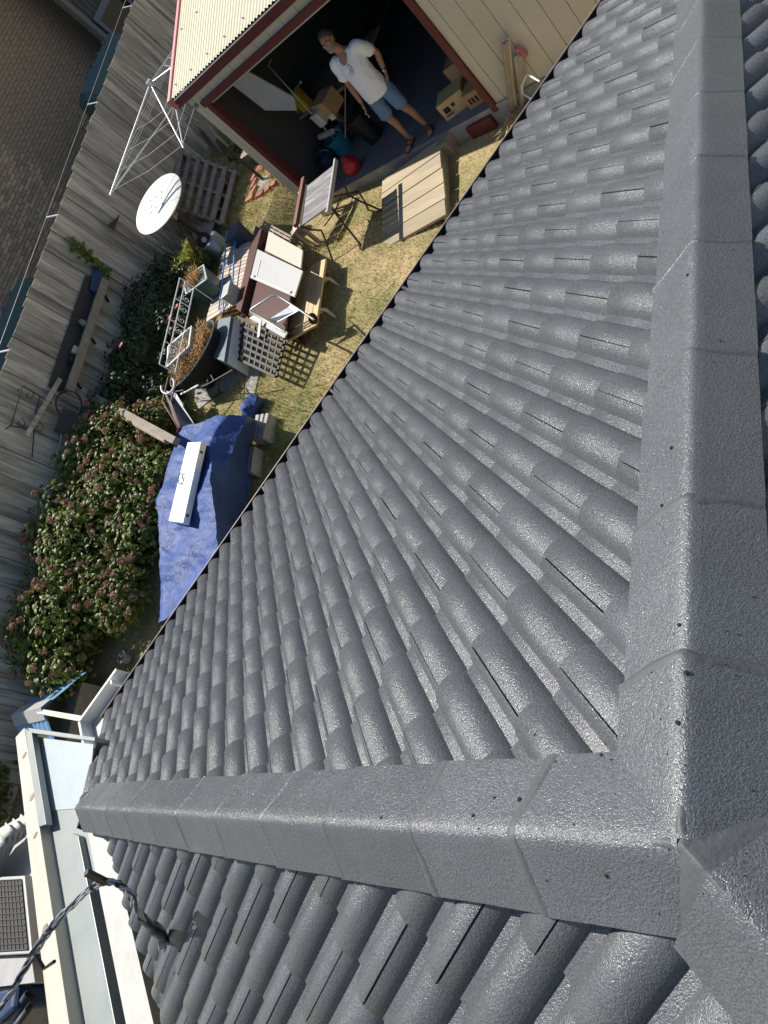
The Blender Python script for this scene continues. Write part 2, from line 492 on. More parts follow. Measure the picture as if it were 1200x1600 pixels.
for a in avals:
    r = []
    for d in dvals:
        p = shed(float(a), float(d), 0)
        z = gz(p.x, p.y)
        if in_shed(a, d): z = min(z, 0.02)
        r.append(V(p.x, p.y, z))
    rows.append(r)
mb = MB(); mb.grid(rows)
struct('ground', mb, M['lawn'])

# fence line (used by several builders)
dd = ray(0, 583).normalized()
FC = CAM + dd * 12.4
HD = V(0.728, 0.686, 0).normalized()       # along the fence, to the right
FN = V(HD.y, -HD.x, 0)                     # from the fence towards the house
def fence_pt(t, off=0.0, z=0.0):
    p = FC + HD * t + FN * off
    return V(p.x, p.y, z)
def fence_top(t):
    return FC.z + 0.0512 * t
def fence_px(px, py, off=0.0):
    return on_plane(px, py, FC + FN * off, FN)

# ------------------------------------------------------------------ grass
def grass():
    pts = []
    n = 0
    tri_v = []; 
    while n < 115000:
        x = rng.uniform(-4.6, 3.4); y = rng.uniform(0.1, 12.5)
        a = (x - S0.x) * U.x + (y - S0.y) * U.y
        d = (x - S0.x) * N.x + (y - S0.y) * N.y
        if d > -0.06 and a > -1.05: continue
        if (V(x, y, 0) - FC).dot(FN) < 0.25: continue
        if a > 2.0 and rng.random() < 0.75: continue
        g = mnoise.noise(V(x * 0.8, y * 0.8, 3.3))
        if rng.random() > 0.62 + 0.5 * g: continue
        z = gz(x, y)
        h = rng.uniform(0.018, 0.05) * (1.5 if g > 0.1 else 0.95) * (1.5 if mnoise.noise(V(x * 4, y * 4, 9)) > 0.3 else 1.0)
        t = rng.uniform(0, 6.283)
        lean = rng.uniform(0.2, 1.3) * h
        w = rng.uniform(0.0022, 0.005)
        c, s = math.cos(t), math.sin(t)
        tri_v += [(x - s * w, y + c * w, z), (x + s * w, y - c * w, z), (x + c * lean, y + s * lean, z + h)]
        n += 1
    me = bpy.data.meshes.new('grass')
    me.from_pydata(tri_v, [], [(3 * i, 3 * i + 1, 3 * i + 2) for i in range(n)])
    return me
def grass_material():
    m = leaf_mat('dry_grass_blades', (0.5, 0.4, 0.2), 0.7, trans=0.2)
    nt = m.node_tree; L = nt.links.new
    geo = [n for n in nt.nodes if n.type == 'NEW_GEOMETRY'][0]
    hsv = [n for n in nt.nodes if n.type == 'HUE_SAT'][0]
    n1 = nt.nodes.new('ShaderNodeTexNoise'); n1.inputs['Scale'].default_value = 0.75; n1.inputs['Detail'].default_value = 4
    n1.inputs['Roughness'].default_value = 0.65
    n2 = nt.nodes.new('ShaderNodeTexWhiteNoise')
    L(geo.outputs['Position'], n1.inputs['Vector'])
    isl = nt.nodes.new('ShaderNodeNewGeometry')
    ad = nt.nodes.new('ShaderNodeMath'); ad.operation = 'MULTIPLY_ADD'
    ad.inputs[1].default_value = 0.22; 
    L(isl.outputs['Random Per Island'], ad.inputs[0]); L(n1.outputs['Fac'], ad.inputs[2])
    r = nt.nodes.new('ShaderNodeValToRGB')
    r.color_ramp.elements[0].position = 0.46; r.color_ramp.elements[0].color = (0.68, 0.54, 0.29, 1)
    r.color_ramp.elements[1].position = 0.73; r.color_ramp.elements[1].color = (0.24, 0.27, 0.07, 1)
    e = r.color_ramp.elements.new(0.58); e.color = (0.52, 0.44, 0.19, 1)
    L(ad.outputs[0], r.inputs[0]); L(r.outputs[0], hsv.inputs['Color'])
    pv = hsv.inputs['Value'].links[0].from_socket
    rb = nt.nodes.new('ShaderNodeMapRange'); rb.inputs['To Min'].default_value = 0.7; rb.inputs['To Max'].default_value = 1.4
    wn2 = nt.nodes.new('ShaderNodeTexWhiteNoise'); wn2.noise_dimensions = '1D'
    L(isl.outputs['Random Per Island'], wn2.inputs['W']); L(wn2.outputs['Value'], rb.inputs['Value'])
    mm = nt.nodes.new('ShaderNodeMath'); mm.operation = 'MULTIPLY'; L(pv, mm.inputs[0]); L(rb.outputs[0], mm.inputs[1]); L(mm.outputs[0], hsv.inputs['Value'])
    return m
M['grass'] = grass_material()
gme = grass(); gme.materials.append(M['grass'])
tag(link('grass', gme), 'short dry yellow lawn grass across the sloping yard', 'grass', kind='stuff')

# ================================================================== neighbour behind the fence
WALL_OFF = -5.2
def wall_px(px, py, off=WALL_OFF):
    return on_plane(px, py, FC + FN * off, FN)
nb = Thing('brick_house', 'brown brick wall of the neighbouring house rising behind the paling fence', 'house',
           fence_pt(6, WALL_OFF, gz(*fence_pt(6, WALL_OFF).xy)))
WT0, WT1, WZ1 = -7.0, 17.0, 7.6
mb = MB()
wg = nb.loc.z - 0.3
p, q = fence_pt(WT0, WALL_OFF - 0.15), fence_pt(WT1, WALL_OFF - 0.15)
mb.box((p + q) / 2 + UP * ((wg + WZ1) / 2), (q - p).length, 0.27, WZ1 - wg, HD, FN, UP)
nb.part('wall', mb, M['mortar'])
mb = MB(); mb.box((0, 0, 0), 0.228, 0.03, 0.074)
bme = mb.mesh('brick', M['brick'])
cands = []
BL, BH = 0.24, 0.086
edge_t = (wall_px(88, 0) - FC).dot(HD)
for r in range(int((WZ1 - 1.6) / BH)):
    z = 1.6 + (r + 0.5) * BH
    for c in range(int((WT1 - WT0) / BL)):
        t = WT0 + (c + 0.5 + 0.5 * (r % 2)) * BL
        P = fence_pt(t, WALL_OFF, z)
        v = P - CAM
        dz = v.dot(RZ)
        px = 600 + FPX * v.dot(RX) / dz; py = 800 + FPX * v.dot(RY) / dz
        vis = -15 < px < 1215 and -15 < py < 1615 and px < 212 - 0.3575 * py
        cands.append((0 if vis else 1, v.length, P, px, py))
cands.sort(key=lambda k: (k[0], k[1]))
rotb = Matrix(((HD.x, FN.x, 0), (HD.y, FN.y, 0), (0, 0, 1))).to_4x4()
for k in cands[:300]:
    o = link('brick', bme, nb.root)
    o.matrix_local = Matrix.Translation(k[2] - nb.loc + FN * random.uniform(-0.004, 0.004)) @ rotb
mb = MB()
for k in cands[300:]:
    if k[0] == 1 and not (-250 < k[3] < 450 and -250 < k[4] < 900): continue
    mb.box(k[2] + FN * random.uniform(-0.004, 0.004), 0.228, 0.03, 0.074, HD, FN, UP)
bm_ = M['brick'].copy(); bm_.name = 'brown_house_brick_far'
nb.part('brickwork', mb, bm_, kind='stuff')

# dark clad annex with blue framed glazing
G_OFF = WALL_OFF + 0.9
def gar_px(px, py): return wall_px(px, py, G_OFF)
ta = (gar_px(122, 26) - FC).dot(HD)
ga = Thing('annex', 'charcoal clad annex with slate blue window frame above the fence', 'building', fence_pt(ta, G_OFF, gz(*fence_pt(ta, G_OFF).xy)))
zb = ga.loc.z - 0.2
head = gar_px(151, 37)
th = (head - FC).dot(HD)
zt_ = head.z
mb = MB()
mb.box(fence_pt(ta, G_OFF + 0.02, (zb + 7.2) / 2), 0.16, 0.16, 7.2 - zb, HD, FN, UP)
ga.part('corner_trim', mb, mat('grey_corner_trim', (0.17, 0.155, 0.14), 0.7))
mb0 = MB(); mb0.box((0, 0, 0), 0.175, 0.03, 1)
cme = mb0.mesh('cladding_board', M['charcoal'])
t = ta + 0.18
while t < ta + 7:
    z0 = zb if t < th - 0.1 else zt_ + 0.08
    o = link('cladding_board', cme, ga.root)
    o.matrix_local = Matrix.Translation(fence_pt(t, G_OFF, (z0 + 7.2) / 2) - ga.loc) @ rotb @ Matrix.Diagonal((1, 1, 7.2 - z0, 1))
    t += 0.2
mb = MB(); p = fence_pt(ta + 3.6, G_OFF - 0.06, (zb + 7.2) / 2); mb.box(p, 7.2, 0.04, 7.2 - zb, HD, FN, UP)
ga.part('backing', mb, M['charcoal'])
fr = MB()
fr.box(fence_pt(th, G_OFF + 0.05, (zb + zt_) / 2), 0.14, 0.1, zt_ - zb, HD, FN, UP)
fr.box(fence_pt(th + 3.07, G_OFF + 0.05, zt_ + 0.05), 6.3, 0.1, 0.16, HD, FN, UP)
fr.box(fence_pt(th + 1.5, G_OFF + 0.05, (zb + zt_) / 2 - 0.02), 0.1, 0.08, zt_ - zb - 0.04, HD, FN, UP)
fro = ga.part('window_frame', fr, M['slate_blue'])
mb = MB(); mb.box(fence_pt(th + 3, G_OFF + 0.0, (zb + zt_) / 2), 6, 0.03, zt_ - zb, HD, FN, UP)
ga.part('pane', mb, M['glass_dark'], parent=fro)
# slim water tanks between the fence and the wall
def water_tank(p_top, length, label):
    t0 = (p_top - FC).dot(HD); z1 = p_top.z
    off = (p_top - FC).dot(FN)
    b = fence_pt(t0, off, gz(*fence_pt(t0, off).xy))
    w = Thing('water_tank', label, 'tank', b, 'green water tanks beyond the fence')
    mb = MB()
    R = []
    for u, s in ((-0.5, 0.8), (-0.46, 1), (0.46, 1), (0.5, 0.8)):
        ring = []
        for o_, z in ((0.45, 0.0), (0.5, 0.9), (0.48, 1.5), (0.36, 1.86), (0.05, 2.0), (-0.35, 1.86), (-0.5, 1.5), (-0.5, 0)):
            zz = b.z + z * (z1 - b.z) / 2.0
            if s < 1: zz = b.z + (zz - b.z) * 0.93
            ring.append(fence_pt(t0 + u * length, off + o_ * s * 0.8, zz))
        R.append(ring)
    mb.grid(R)
    for r in (R[0], R[-1]):
        i = len(mb.v); mb.v += r; mb.f.append(tuple(range(i, i + len(r))))
    w.part('body', mb, M['tank'], smooth=35)
    for k in range(4):
        mb = MB()
        tt = t0 + (-0.2 + 0.17 * k) * length
        mb.tube([fence_pt(tt, off + 0.05, z1 + 0.0), fence_pt(tt, off - 0.30, z1 - 0.13), fence_pt(tt, off - 0.42, z1 - 0.42)], 0.05, 8)
        w.part('rib', mb, M['tank'], smooth=50)
water_tank(wall_px(146, 100, -2.6), 2.3, 'dark green ribbed water tank beside the charcoal annex')
water_tank(wall_px(-4, 505, -2.6), 2.3, 'dark green water tank at the left edge behind the fence')

# ================================================================== paling fence
fc = Thing('paling_fence', 'tall weathered grey paling fence of vertical boards along the yard', 'fence', fence_pt(0, 0, gz(FC.x, FC.y)))
pm = []
for k in range(4):
    mb = MB()
    rr = []
    w = 0.0945
    for z in (0, 0.25, 0.5, 0.75, 1.0):
        dx = random.uniform(-0.003, 0.003); b_ = 0.0
        rr.append([V(-w + dx, -0.009, z), V(w + dx, -0.009, z), V(w + dx, 0.009, z), V(-w + dx, 0.009, z), V(-w + dx, -0.009, z)])
    if True:
        rr[-1][0].z += 0.002 * k; rr[-1][3].z += 0.002 * k
    mb.grid(rr); mb.quad(*rr[-1][:4])
    pm.append(mb.mesh('paling', M['fence']))
t = -8.6; i = 0
while t < 14.5:
    g = fence_pt(t); zg = gz(g.x, g.y) - 0.05
    h = fence_top(t) + random.uniform(-0.02, 0.015) - zg
    o = link('paling', pm[i % 4], fc.root)
    o.matrix_local = Matrix.Translation(fence_pt(t, 0.006 * (i % 2) + random.uniform(-0.004, 0.004), zg) - fc.loc) @ rotb @ \
        Matrix.Rotation(random.uniform(-0.006, 0.006), 4, 'Y') @ Matrix.Diagonal((1.0, 1, h, 1))
    t += 0.195; i += 1
mb = MB(); rw = [[fence_pt(t_, -0.016, gz(*fence_pt(t_).xy) - .05) for t_ in np.arange(-8.6, 14.5, 0.5)], [fence_pt(t_, -0.016, fence_top(t_) - 0.03) for t_ in np.arange(-8.6, 14.5, 0.5)]]
mb.grid(rw); fc.part('light_block_sheet', mb, M['dark_wall'])  # dark sheet added behind the palings to block light and blacken the gaps
for f_ in (0.12, 0.5, 0.86):
    mb = MB()
    a, b = -8.6, 14.4
    za = gz(*fence_pt(a).xy); zb_ = gz(*fence_pt(b).xy)
    mb.bar(fence_pt(a, -0.045, za + (fence_top(a) - za) * f_), fence_pt(b, -0.045, zb_ + (fence_top(b) - zb_) * f_), 0.05, 0.09)
    fc.part('rail', mb, M['fence'])
for t in np.arange(-8, 14.6, 2.4):
    mb = MB(); g = fence_pt(t); mb.box(fence_pt(t, -0.13, (gz(g.x, g.y) + fence_top(t)) / 2 - 0.1), 0.1, 0.1, fence_top(t) - gz(g.x, g.y), HD, FN, UP)
    fc.part('post', mb, M['fence'])
tips = []
for px, py in ((208, -30), (205, 8), (150, 158), (88, 335), (18, 549)):
    P = fence_px(px + 2, py)
    tt = (P - FC).dot(HD)
    a = fence_pt(tt, 0.0, fence_top(tt) - 0.02)
    b = fence_pt(tt - 0.06, -0.16, fence_top(tt) + 0.10)
    tips.append(b)
    if py > 0:
        mb = MB(); mb.bar(a, b, 0.035, 0.012); fc.part('bracket', mb, M['white'])
mb = MB(); mb.tube(tips, 0.003, 5)
fc.part('wire', mb, M['alu'])
mb = MB(); p = fence_px(131, 116 * 0 + 190); tt = (fence_px(131, 190) - FC).dot(HD)
mb.tube([fence_pt(tt, -0.15, fence_top(tt) + 0.05), fence_pt(tt + 0.35, -0.15, fence_top(tt) + 0.06)], 0.02, 6)
fc.part('wire_strainer', mb, M['dark_metal'])

# ================================================================== the house roof
PM = math.radians(18.5)
PL = math.radians(19.5)
APX = V(-0.46, -4.14, 3.486)
house = Thing('tiled_house', 'dark grey freshly painted tiled hip roof of the house in the foreground', 'house', (0, -2.5, 0))
RP, GAUGE_M, GAUGE_L = 0.15, 0.322, 0.310
def profile(v):
    x = (v - 0.022 + 0.075) % RP - 0.075
    k = max(0.0, 1 - (x / 0.0605) ** 2)
    return -0.036 + 0.041 * k ** 0.68
us = sorted(set([round(x, 4) for x in
      [0.0, 0.008, 0.022, 0.038, 0.054, 0.068, 0.0775, 0.0825, 0.092, 0.1105, 0.1120, 0.119, 0.130, 0.142]]))
US = us + [u + RP for u in us] + [2 * RP]
def tile_mesh(gap, gauge, seed):
    r = random.Random(seed)
    mb = MB()
    U2 = [min(max(u, gap), 2 * RP - gap) for u in US]
    slope = 0.015 / gauge
    w1, w2 = r.uniform(-.0012, .0012), r.uniform(-.0012, .0012)
    rows = []
    for y, dz in ((0.002, -0.015), (0.0, -0.0045), (-0.0045, -0.0005), (-gauge * 0.5, 0.0), (-gauge - 0.05, 0.0)):
        row = []
        for k, u in enumerate(U2):
            z = profile(u) + 0.011 + slope * y + dz + (w1 * math.sin(u * 21) if y > -0.01 else 0)
            row.append(V(u, y + w2 * math.sin(u * 34 + seed) * (1 if y > -0.01 else 0), z))
        rows.append(row)
    mb.grid(rows)
    for e in (0, -1):
        mb.grid([[rows[1][e], rows[3][e], rows[4][e]], [rows[1][e] - UP * 0.013, rows[3][e] - UP * 0.013, rows[4][e] - UP * 0.013]])
    me = mb.mesh('roof_tile', M['paint'], smooth=48)
    return me
TM = {}
for key, g in (('M', GAUGE_M), ('L', GAUGE_L)):
    TM[key] = [tile_mesh(gp, g, 3 * k + 1) for k, gp in enumerate((0.0010, 0.0017, 0.0020, 0.0025, 0.0031))]
tiles = []       # (score, mesh, matrix, clipping planes)
def lay(key, O, eu, es, en, j0, j1, c1, par, gauge, clips, inside):
    """a face of the roof: lattice of tiles two rolls wide in broken bond"""
    for c in range(c1):
        for j in range(j0, j1):
            if (j + c) % 2 != par: continue
            base = O + eu * (j * RP) + es * (c * gauge)
            pts = [base + eu * a + es * b for a in (0, 0.15, 0.3) for b in (0, gauge * .5, gauge + 0.05)]
            if not any(inside(p) for p in pts): continue
            cut = []
            dead = False
            for co, no in clips:
                s = [(p - co).dot(no) for p in pts]
                if min(s) > 0: dead = True
                elif max(s) > 0: cut.append((co, no))
            if dead: continue
            ctr = base + eu * 0.15 + es * 0.16
            v = ctr - CAM
            dz = v.dot(RZ)
            px = 600 + FPX * v.dot(RX) / dz; py = 800 + FPX * v.dot(RY) / dz
            vis = dz > 0.1 and -60 < px < 1260 and -60 < py < 1660
            Mx = Matrix(((eu.x, -es.x, en.x, base.x), (eu.y, -es.y, en.y, base.y), (eu.z, -es.z, en.z, base.z), (0, 0, 0, 1)))
            Mx = Mx @ Matrix.Translation((0, random.uniform(-0.003, 0.003), random.uniform(-0.001, 0.0012))) @ \
                Matrix.Rotation(random.uniform(-0.003, 0.003), 4, 'Z')
            tiles.append((0 if vis else 1, v.length, TM[key][random.choice((0, 1, 1, 2, 2, 3, 4))], Mx, cut))
cpm, spm, cpl, spl = math.cos(PM), math.sin(PM), math.cos(PL), math.sin(PL)
hipL_no = V(-1, -1, 0); hipR_no = V(1, -1, 0)       # outside of the main face
OM = V(0, 0, 2.1)
VERGE = -3.60
lay('M', OM, V(1, 0, 0), V(0, -cpm, spm), V(0, spm, cpm), -27, 26, 14, 1, GAUGE_M,
    [(APX + V(-0.0, 0.03, 0), hipL_no), (APX + V(0, 0.03, 0), hipR_no), (V(VERGE, 0, 0), V(-1, 0, 0))],
    lambda p: p.x > VERGE - 0.3)
# left face; its eave runs askew
EL0, EL1 = V(-3.34, -1.47, 0), V(-2.95, -2.77, 0)
ed = (EL1 - EL0).normalized()
eno = V(ed.y, -ed.x, 0)
if eno.x > 0: eno = -eno
zL = lambda x: APX.z - (APX.x - x) * math.tan(PL)
xL0 = -1.155 - 0.292 * 8
OL = V(xL0, -3.87, zL(xL0))
lay('L', OL, V(0, 1, 0), V(cpl, 0, spl), V(-spl, 0, cpl), -9, 19, 11, 0, GAUGE_L,
    [(APX + V(-0.03, 0, 0), V(1, 1, 0)), (V(APX.x - 0.03, 0, 0), V(1, 0, 0)), (EL0, eno)],
    lambda p: True)
xR0 = APX.x + 4.1
OR_ = V(xR0, -4.05, APX.z - 4.1 * math.tan(PM))
lay('M', OR_, V(0, -1, 0), V(-cpm, 0, spm), V(spm, 0, cpm), -30, 8, 14, 0, GAUGE_M,
    [(APX + V(0.03, 0, 0), V(-1, 1, 0)), (V(APX.x + 0.03, 0, 0), V(-1, 0, 0))], lambda p: True)
tiles.sort(key=lambda k: (k[0], k[1]))
stuff_bm = bmesh.new()
for i, (vis, dist, me, Mx, cut) in enumerate(tiles):
    if cut or i >= 300:
        bm = bmesh.new(); bm.from_mesh(me)
        inv = Mx.inverted()
        for co, no in cut:
            lc = inv @ co; ln = (inv.to_3x3() @ no).normalized()
            lc2 = inv @ (co); 
            bmesh.ops.bisect_plane(bm, geom=bm.verts[:] + bm.edges[:] + bm.faces[:], plane_co=lc, plane_no=(Mx.to_3x3().transposed() @ no).normalized(), clear_outer=True)
        if not bm.faces:
            bm.free(); continue
        if i < 300:
            m2 = bpy.data.meshes.new('roof_tile'); bm.to_mesh(m2); m2.materials.append(M['paint'])
            o = link('roof_tile', m2, house.root); o.matrix_local = Matrix.Translation(-house.loc) @ Mx
        else:
            bm.transform(Matrix.Translation(-house.loc) @ Mx)
            tmp = bpy.data.meshes.new('tmp'); bm.to_mesh(tmp); stuff_bm.from_mesh(tmp); bpy.data.meshes.remove(tmp)
        bm.free()
    else:
        o = link('roof_tile', me, house.root); o.matrix_local = Matrix.Translation(-house.loc) @ Mx
sm = bpy.data.meshes.new('distant_roof_tiles'); stuff_bm.to_mesh(sm); stuff_bm.free(); sm.materials.append(M['paint'])
tag(link('distant_roof_tiles', sm, house.root), kind='stuff')

# dark underlay below the tiles
mb = MB()
dn = 0.062
def mainp(x, y, h=0.0): return V(x, y, 2.1 - y * math.tan(PM) + h)
mb.tri(mainp(VERGE + 0.01, -0.02, -dn), mainp(3.66, -0.02, -dn), APX - UP * dn)
mb.tri(mainp(VERGE + 0.01, -0.02, -dn), APX - UP * dn, mainp(VERGE + 0.01, -1.0, -dn))
def leftp(x, y, h=0.0): return V(x, y, zL(x) + h)
e_far = EL0 + ed * 9
mb.quad(APX - UP * dn, leftp(-3.35, -1.45 + 0.2, -dn), leftp(e_far.x, e_far.y, -dn), V(APX.x, e_far.y, APX.z - dn))
mb.quad(APX - UP * dn, V(APX.x, e_far.y, APX.z - dn), V(xR0, e_far.y, OR_.z - dn), V(xR0, -0.04, OR_.z - dn))
house.part('underlay', mb, M['underlay'])

# ridge and hip caps
def cap_run(P0, d, wa, wb, joints, first=0.0, flare=0.015, h0=0.070, wa_l=0.150, wb_l=0.132, end_h=0.012):
    """V shaped caps along d from P0; wa, wb point down the two faces"""
    d = d.normalized(); wa = (wa - d * wa.dot(d)).normalized(); wb = (wb - d * wb.dot(d)).normalized()
    nrm = wa.cross(d)
    if nrm.z < 0: nrm = -nrm
    nrm = (-(wa + wb)).normalized()
    if nrm.z < 0: nrm = -nrm
    def section(s, lift, out=0.0, th=None):
        c = P0 + d * s
        sec = []
        for w, wl, sg in ((wa, wa_l, 1), (wb, wb_l, -1)):
            nw = (nrm - w * nrm.dot(w)).normalized()
            e = c + w * wl + nw * (end_h + lift + out)
            top = c + nrm * (h0 + lift + out)
            dv = (e - top)
            sec.append((e, [top + dv * f for f in (0.5, 0.22, 0.10)], nw))
        top = c + nrm * (h0 + lift + out - 0.0045)
        ea, ia, na = sec[0]; eb, ib, nb_ = sec[1]
        pts = [ea - na * 0.016, ea, ia[0], ia[1], ia[2], top, ib[2], ib[1], ib[0], eb, eb - nb_ * 0.016]
        return pts
    for k in range(len(joints) - 1):
        s0, s1 = joints[k], joints[k + 1]          # s grows downhill
        mb = MB(); rows = []
        nseg = 5
        for i in range(nseg + 1):
            f = i / nseg
            lift = -0.006 + flare * f + 0.002
            ov_ = 0.05 if k else 0.008
            s = s0 - ov_ + (s1 - s0 + ov_) * f
            sec = section(s, lift)
            sec = [p + Vector([mnoise.noise(p * 9 + V(j, 0, 0)) * 0.0022 for j in range(3)]) for p in sec]
            rows.append(sec)
        mb.grid(rows)
        # lower end thickness
        lo = rows[-1]
        mid = [p - nrm * 0.017 for p in lo]
        mb.grid([lo[1:-1], mid[1:-1]])
        house.part('hip_cap', mb, M['paint'], smooth=38)
        # smeared pointing over the joint
        mb = MB(); rows = []
        ww = random.uniform(0.009, 0.026)
        for f, o_ in ((-1, -0.003), (-0.6, 0.002), (0.0, 0.0042), (0.7, -0.002), (1.3, -0.016)):
            sec = section(s1 + ww * f, -0.005 + flare * 0.95, o_)
            rows.append([p + d * (0.020 * mnoise.noise(p * 9) + 0.006 * mnoise.noise(p * 40)) for p in sec[1:-1]])
        mb.grid(rows)
        house.part('pointing_band', mb, M['pointing'] if k < 3 else M['paint'], smooth=50)
    # bedding mortar under the edges
    mb = MB()
    for w, wl in ((wa, wa_l), (wb, wb_l)):
        nw = (nrm - w * nrm.dot(w)).normalized()
        rows = [[], []]
        n = int((joints[-1] - joints[0]) / 0.04)
        for i in range(n + 1):
            c = P0 + d * (joints[0] + (joints[-1] - joints[0]) * i / n)
            j = 0.004 * mnoise.noise(c * 25)
            rows[0].append(c + w * (wl - 0.012 + j) + nw * 0.010)
            rows[1].append(c + w * (wl - 0.004 + j) - nw * 0.052)
        mb.grid(rows)
    house.part('bedding', mb, M['pointing'], smooth=40)
dL = V(-1, 1, -math.tan(PM)); dR = V(1, 1, -math.tan(PM))
down_main = V(0, cpm, -spm); down_left = V(-cpl, 0, -spl); down_right = V(cpm, 0, -spm)
cap_run(APX, dL, down_main, down_left, [0.0, 0.332, 0.66, 1.06, 1.47, 1.88, 2.30, 2.71, 3.12, 3.53, 3.94, 4.27], wa_l=0.150, wb_l=0.128)
cap_run(APX, dR, down_main, down_right, [0.0, 0.285, 0.64, 1.08, 1.53, 1.98, 2.42, 2.86, 3.30, 3.74, 4.18, 4.6, 5.02, 5.44, 5.86], wa_l=0.155, wb_l=0.115)
cap_run(APX + V(0, -0.045, 0), V(0, -1, 0), down_left, down_right, [0.015, 0.40, 0.82, 1.22, 1.62, 2.02, 2.4, 2.8], flare=0.002, wa_l=0.150, wb_l=0.150, h0=0.070)
# mortar worked over the junction of the three runs
mb = MB()
for d_, w1_, w2_, h_, l1, l2, P_ in ((dL, down_main, down_left, 0.0655, 0.12, 0.12, APX), (dR, down_main, down_right, 0.0655, 0.12, 0.108, APX), (V(0, -1, 0), down_left, down_right, 0.0655, 0.14, 0.14, APX)):
    d_ = d_.normalized(); wa = (w1_ - d_ * w1_.dot(d_)).normalized(); wb = (w2_ - d_ * w2_.dot(d_)).normalized()
    nr_ = (-(wa + wb)).normalized()
    if nr_.z < 0: nr_ = -nr_
    rings = []
    for s_, k_ in ((-0.002, 1.0), (0.012, 1.0), (0.03, 0.98), (0.055, 0.93)) + (((0.085, 0.92),) if d_.y < -0.9 else ()):
        c = P_ + d_ * s_
        top = c + nr_ * (h_ + 0.0005) * (1 if s_ < 0.05 else 0.97)
        ea = c + wa * l1 * k_ + nr_ * 0.010; eb = c + wb * l2 * k_ + nr_ * 0.010
        rings.append([c - nr_ * 0.02, ea - nr_ * 0.04, ea, lerp(ea, top, .55), top, lerp(eb, top, .55), eb, eb - nr_ * 0.04])
    i0 = len(mb.v)
    for r in rings: mb.v += r
    for i in range(len(rings) - 1):
        for j in range(8):
            a_ = i0 + i * 8 + j; b_ = i0 + i * 8 + (j + 1) % 8
            mb.f.append((a_, b_, b_ + 8, a_ + 8))
    mb.f.append(tuple(i0 + j for j in range(8))); e_ = i0 + 8 * (len(rings) - 1); mb.f.append(tuple(e_ + j for j in range(8)))
am = house.part('apex_mortar', mb, M['pointing'])
r_ = am.modifiers.new('remesh', 'REMESH'); r_.mode = 'VOXEL'; r_.voxel_size = 0.005; r_.use_smooth_shade = True
r_ = am.modifiers.new('smooth', 'SMOOTH'); r_.factor = 0.5; r_.iterations = 4

# gutter along the hip end
mb = MB()
gx0, gx1 = -3.74, 4.0
prof = [(-0.065, 2.06), (-0.065, 1.955), (0.10, 1.955), (0.128, 2.045), (0.132, 2.05), (0.128, 1.945), (-0.067, 1.945)]
for (y0, z0), (y1, z1) in zip(prof[:-1], prof[1:]):
    mb.quad(V(gx0, y0, z0), V(gx1, y0, z0), V(gx1, y1, z1), V(gx0, y1, z1))
gut = house.part('gutter', mb, M['gutter_black'])
mb = MB(); mb.tube([V(gx0, 0.13, 2.05), V(gx1, 0.13, 2.05)], 0.007, 8)
house.part('gutter_lip', mb, M['gutter_lip'], parent=gut, smooth=60)
for x in np.arange(-3.2, 4, 0.9):
    mb = MB(); mb.bar(V(x, -0.06, 2.05), V(x, 0.128, 2.046), 0.02, 0.004); house.part('gutter_strap', mb, M['gutter_black'], parent=gut)
mb = MB(); mb.box((0.13, -0.085, 1.96), 7.6, 0.03, 0.2); house.part('fascia', mb, M['white_paint'])
mb = MB(); mb.bar(mainp(VERGE - 0.02, -0.05, -0.11), mainp(VERGE - 0.02, -1.15, -0.11), 0.03, 0.14)
house.part('verge_board', mb, M['underlay'])
# walls
mb = MB()
mb.box((0.2, -0.45, 0.8), 7.2, 0.2, 2.4)
mb.box((3.2, -4.5, 0.8), 0.2, 7.9, 2.4)
mb.box((-3.0, -4.5, 0.8), 0.2, 7.9, 2.4)
house.part('wall', mb, M['wall_cream'])
for wx in (-1.2, 1.5):
    mb = MB(); mb.box((wx, -0.33, 1.3), 1.3, 0.05, 1.0); w_ = house.part('window', mb, M['white_paint'])
    mb = MB(); mb.box((wx, -0.30, 1.3), 1.18, 0.02, 0.88); house.part('pane', mb, M['glass_dark'], parent=w_)
mb = MB(); mb.quad(V(-3.5, -0.05, 1.93), V(3.7, -0.05, 1.93), V(3.7, -8, 1.93), V(-2.9, -8, 1.93))
house.part('soffit', mb, M['white_paint'])

# ------------------------------------------------------------------ lean-to roof beside the left eave
lt = Thing('lean_to_roof', 'flat pale green metal lean-to roof with timber fascia beside the left eave', 'roof', at(80, 1400, 0) * 0 + at(85, 1400, 2.2))
def strip(px0, px1, px2, px3, z, th, name, m, over=1.25, under=0.0, bevel=0.004):
    """px0, px1: the two edges at the far end, px2, px3 at the near end"""
    a, b = at(*px0, z), at(*px1, z)
    c, d = at(*px3, z), at(*px2, z)
    d = lerp(a, d, over); c = lerp(b, c, over)
    mb = MB()
    mb.hexa([p - UP * th for p in (a, b, c, d)] + [a, b, c, d])
    return lt.part(name, mb, m, bevel=bevel)
strip((50, 1150), (137, 1162), (107, 1600), (165, 1600), 2.30, 0.03, 'sheet', M['sheet_green'])
mb = MB(); a, b, c, d = at(52, 1152, 2.306), at(146, 1163, 2.306), at(136, 1262, 2.306), at(70, 1267, 2.306)
mb.hexa([p - UP * 0.003 for p in (a, b, c, d)] + [a, b, c, d]); lt.part('cover_sheet', mb, M['sheet_blue'])
strip((112, 1302), (122, 1306), (163, 1600), (180, 1600), 2.345, 0.10, 'upstand', M['sheet_green'])
mb = MB(); a, b, c, d = at(24, 1152, 2.38), at(38, 1137, 2.38), at(108, 1600, 2.38), at(76, 1600, 2.38)
c = lerp(b, c, 1.25); d = lerp(a, d, 1.25)
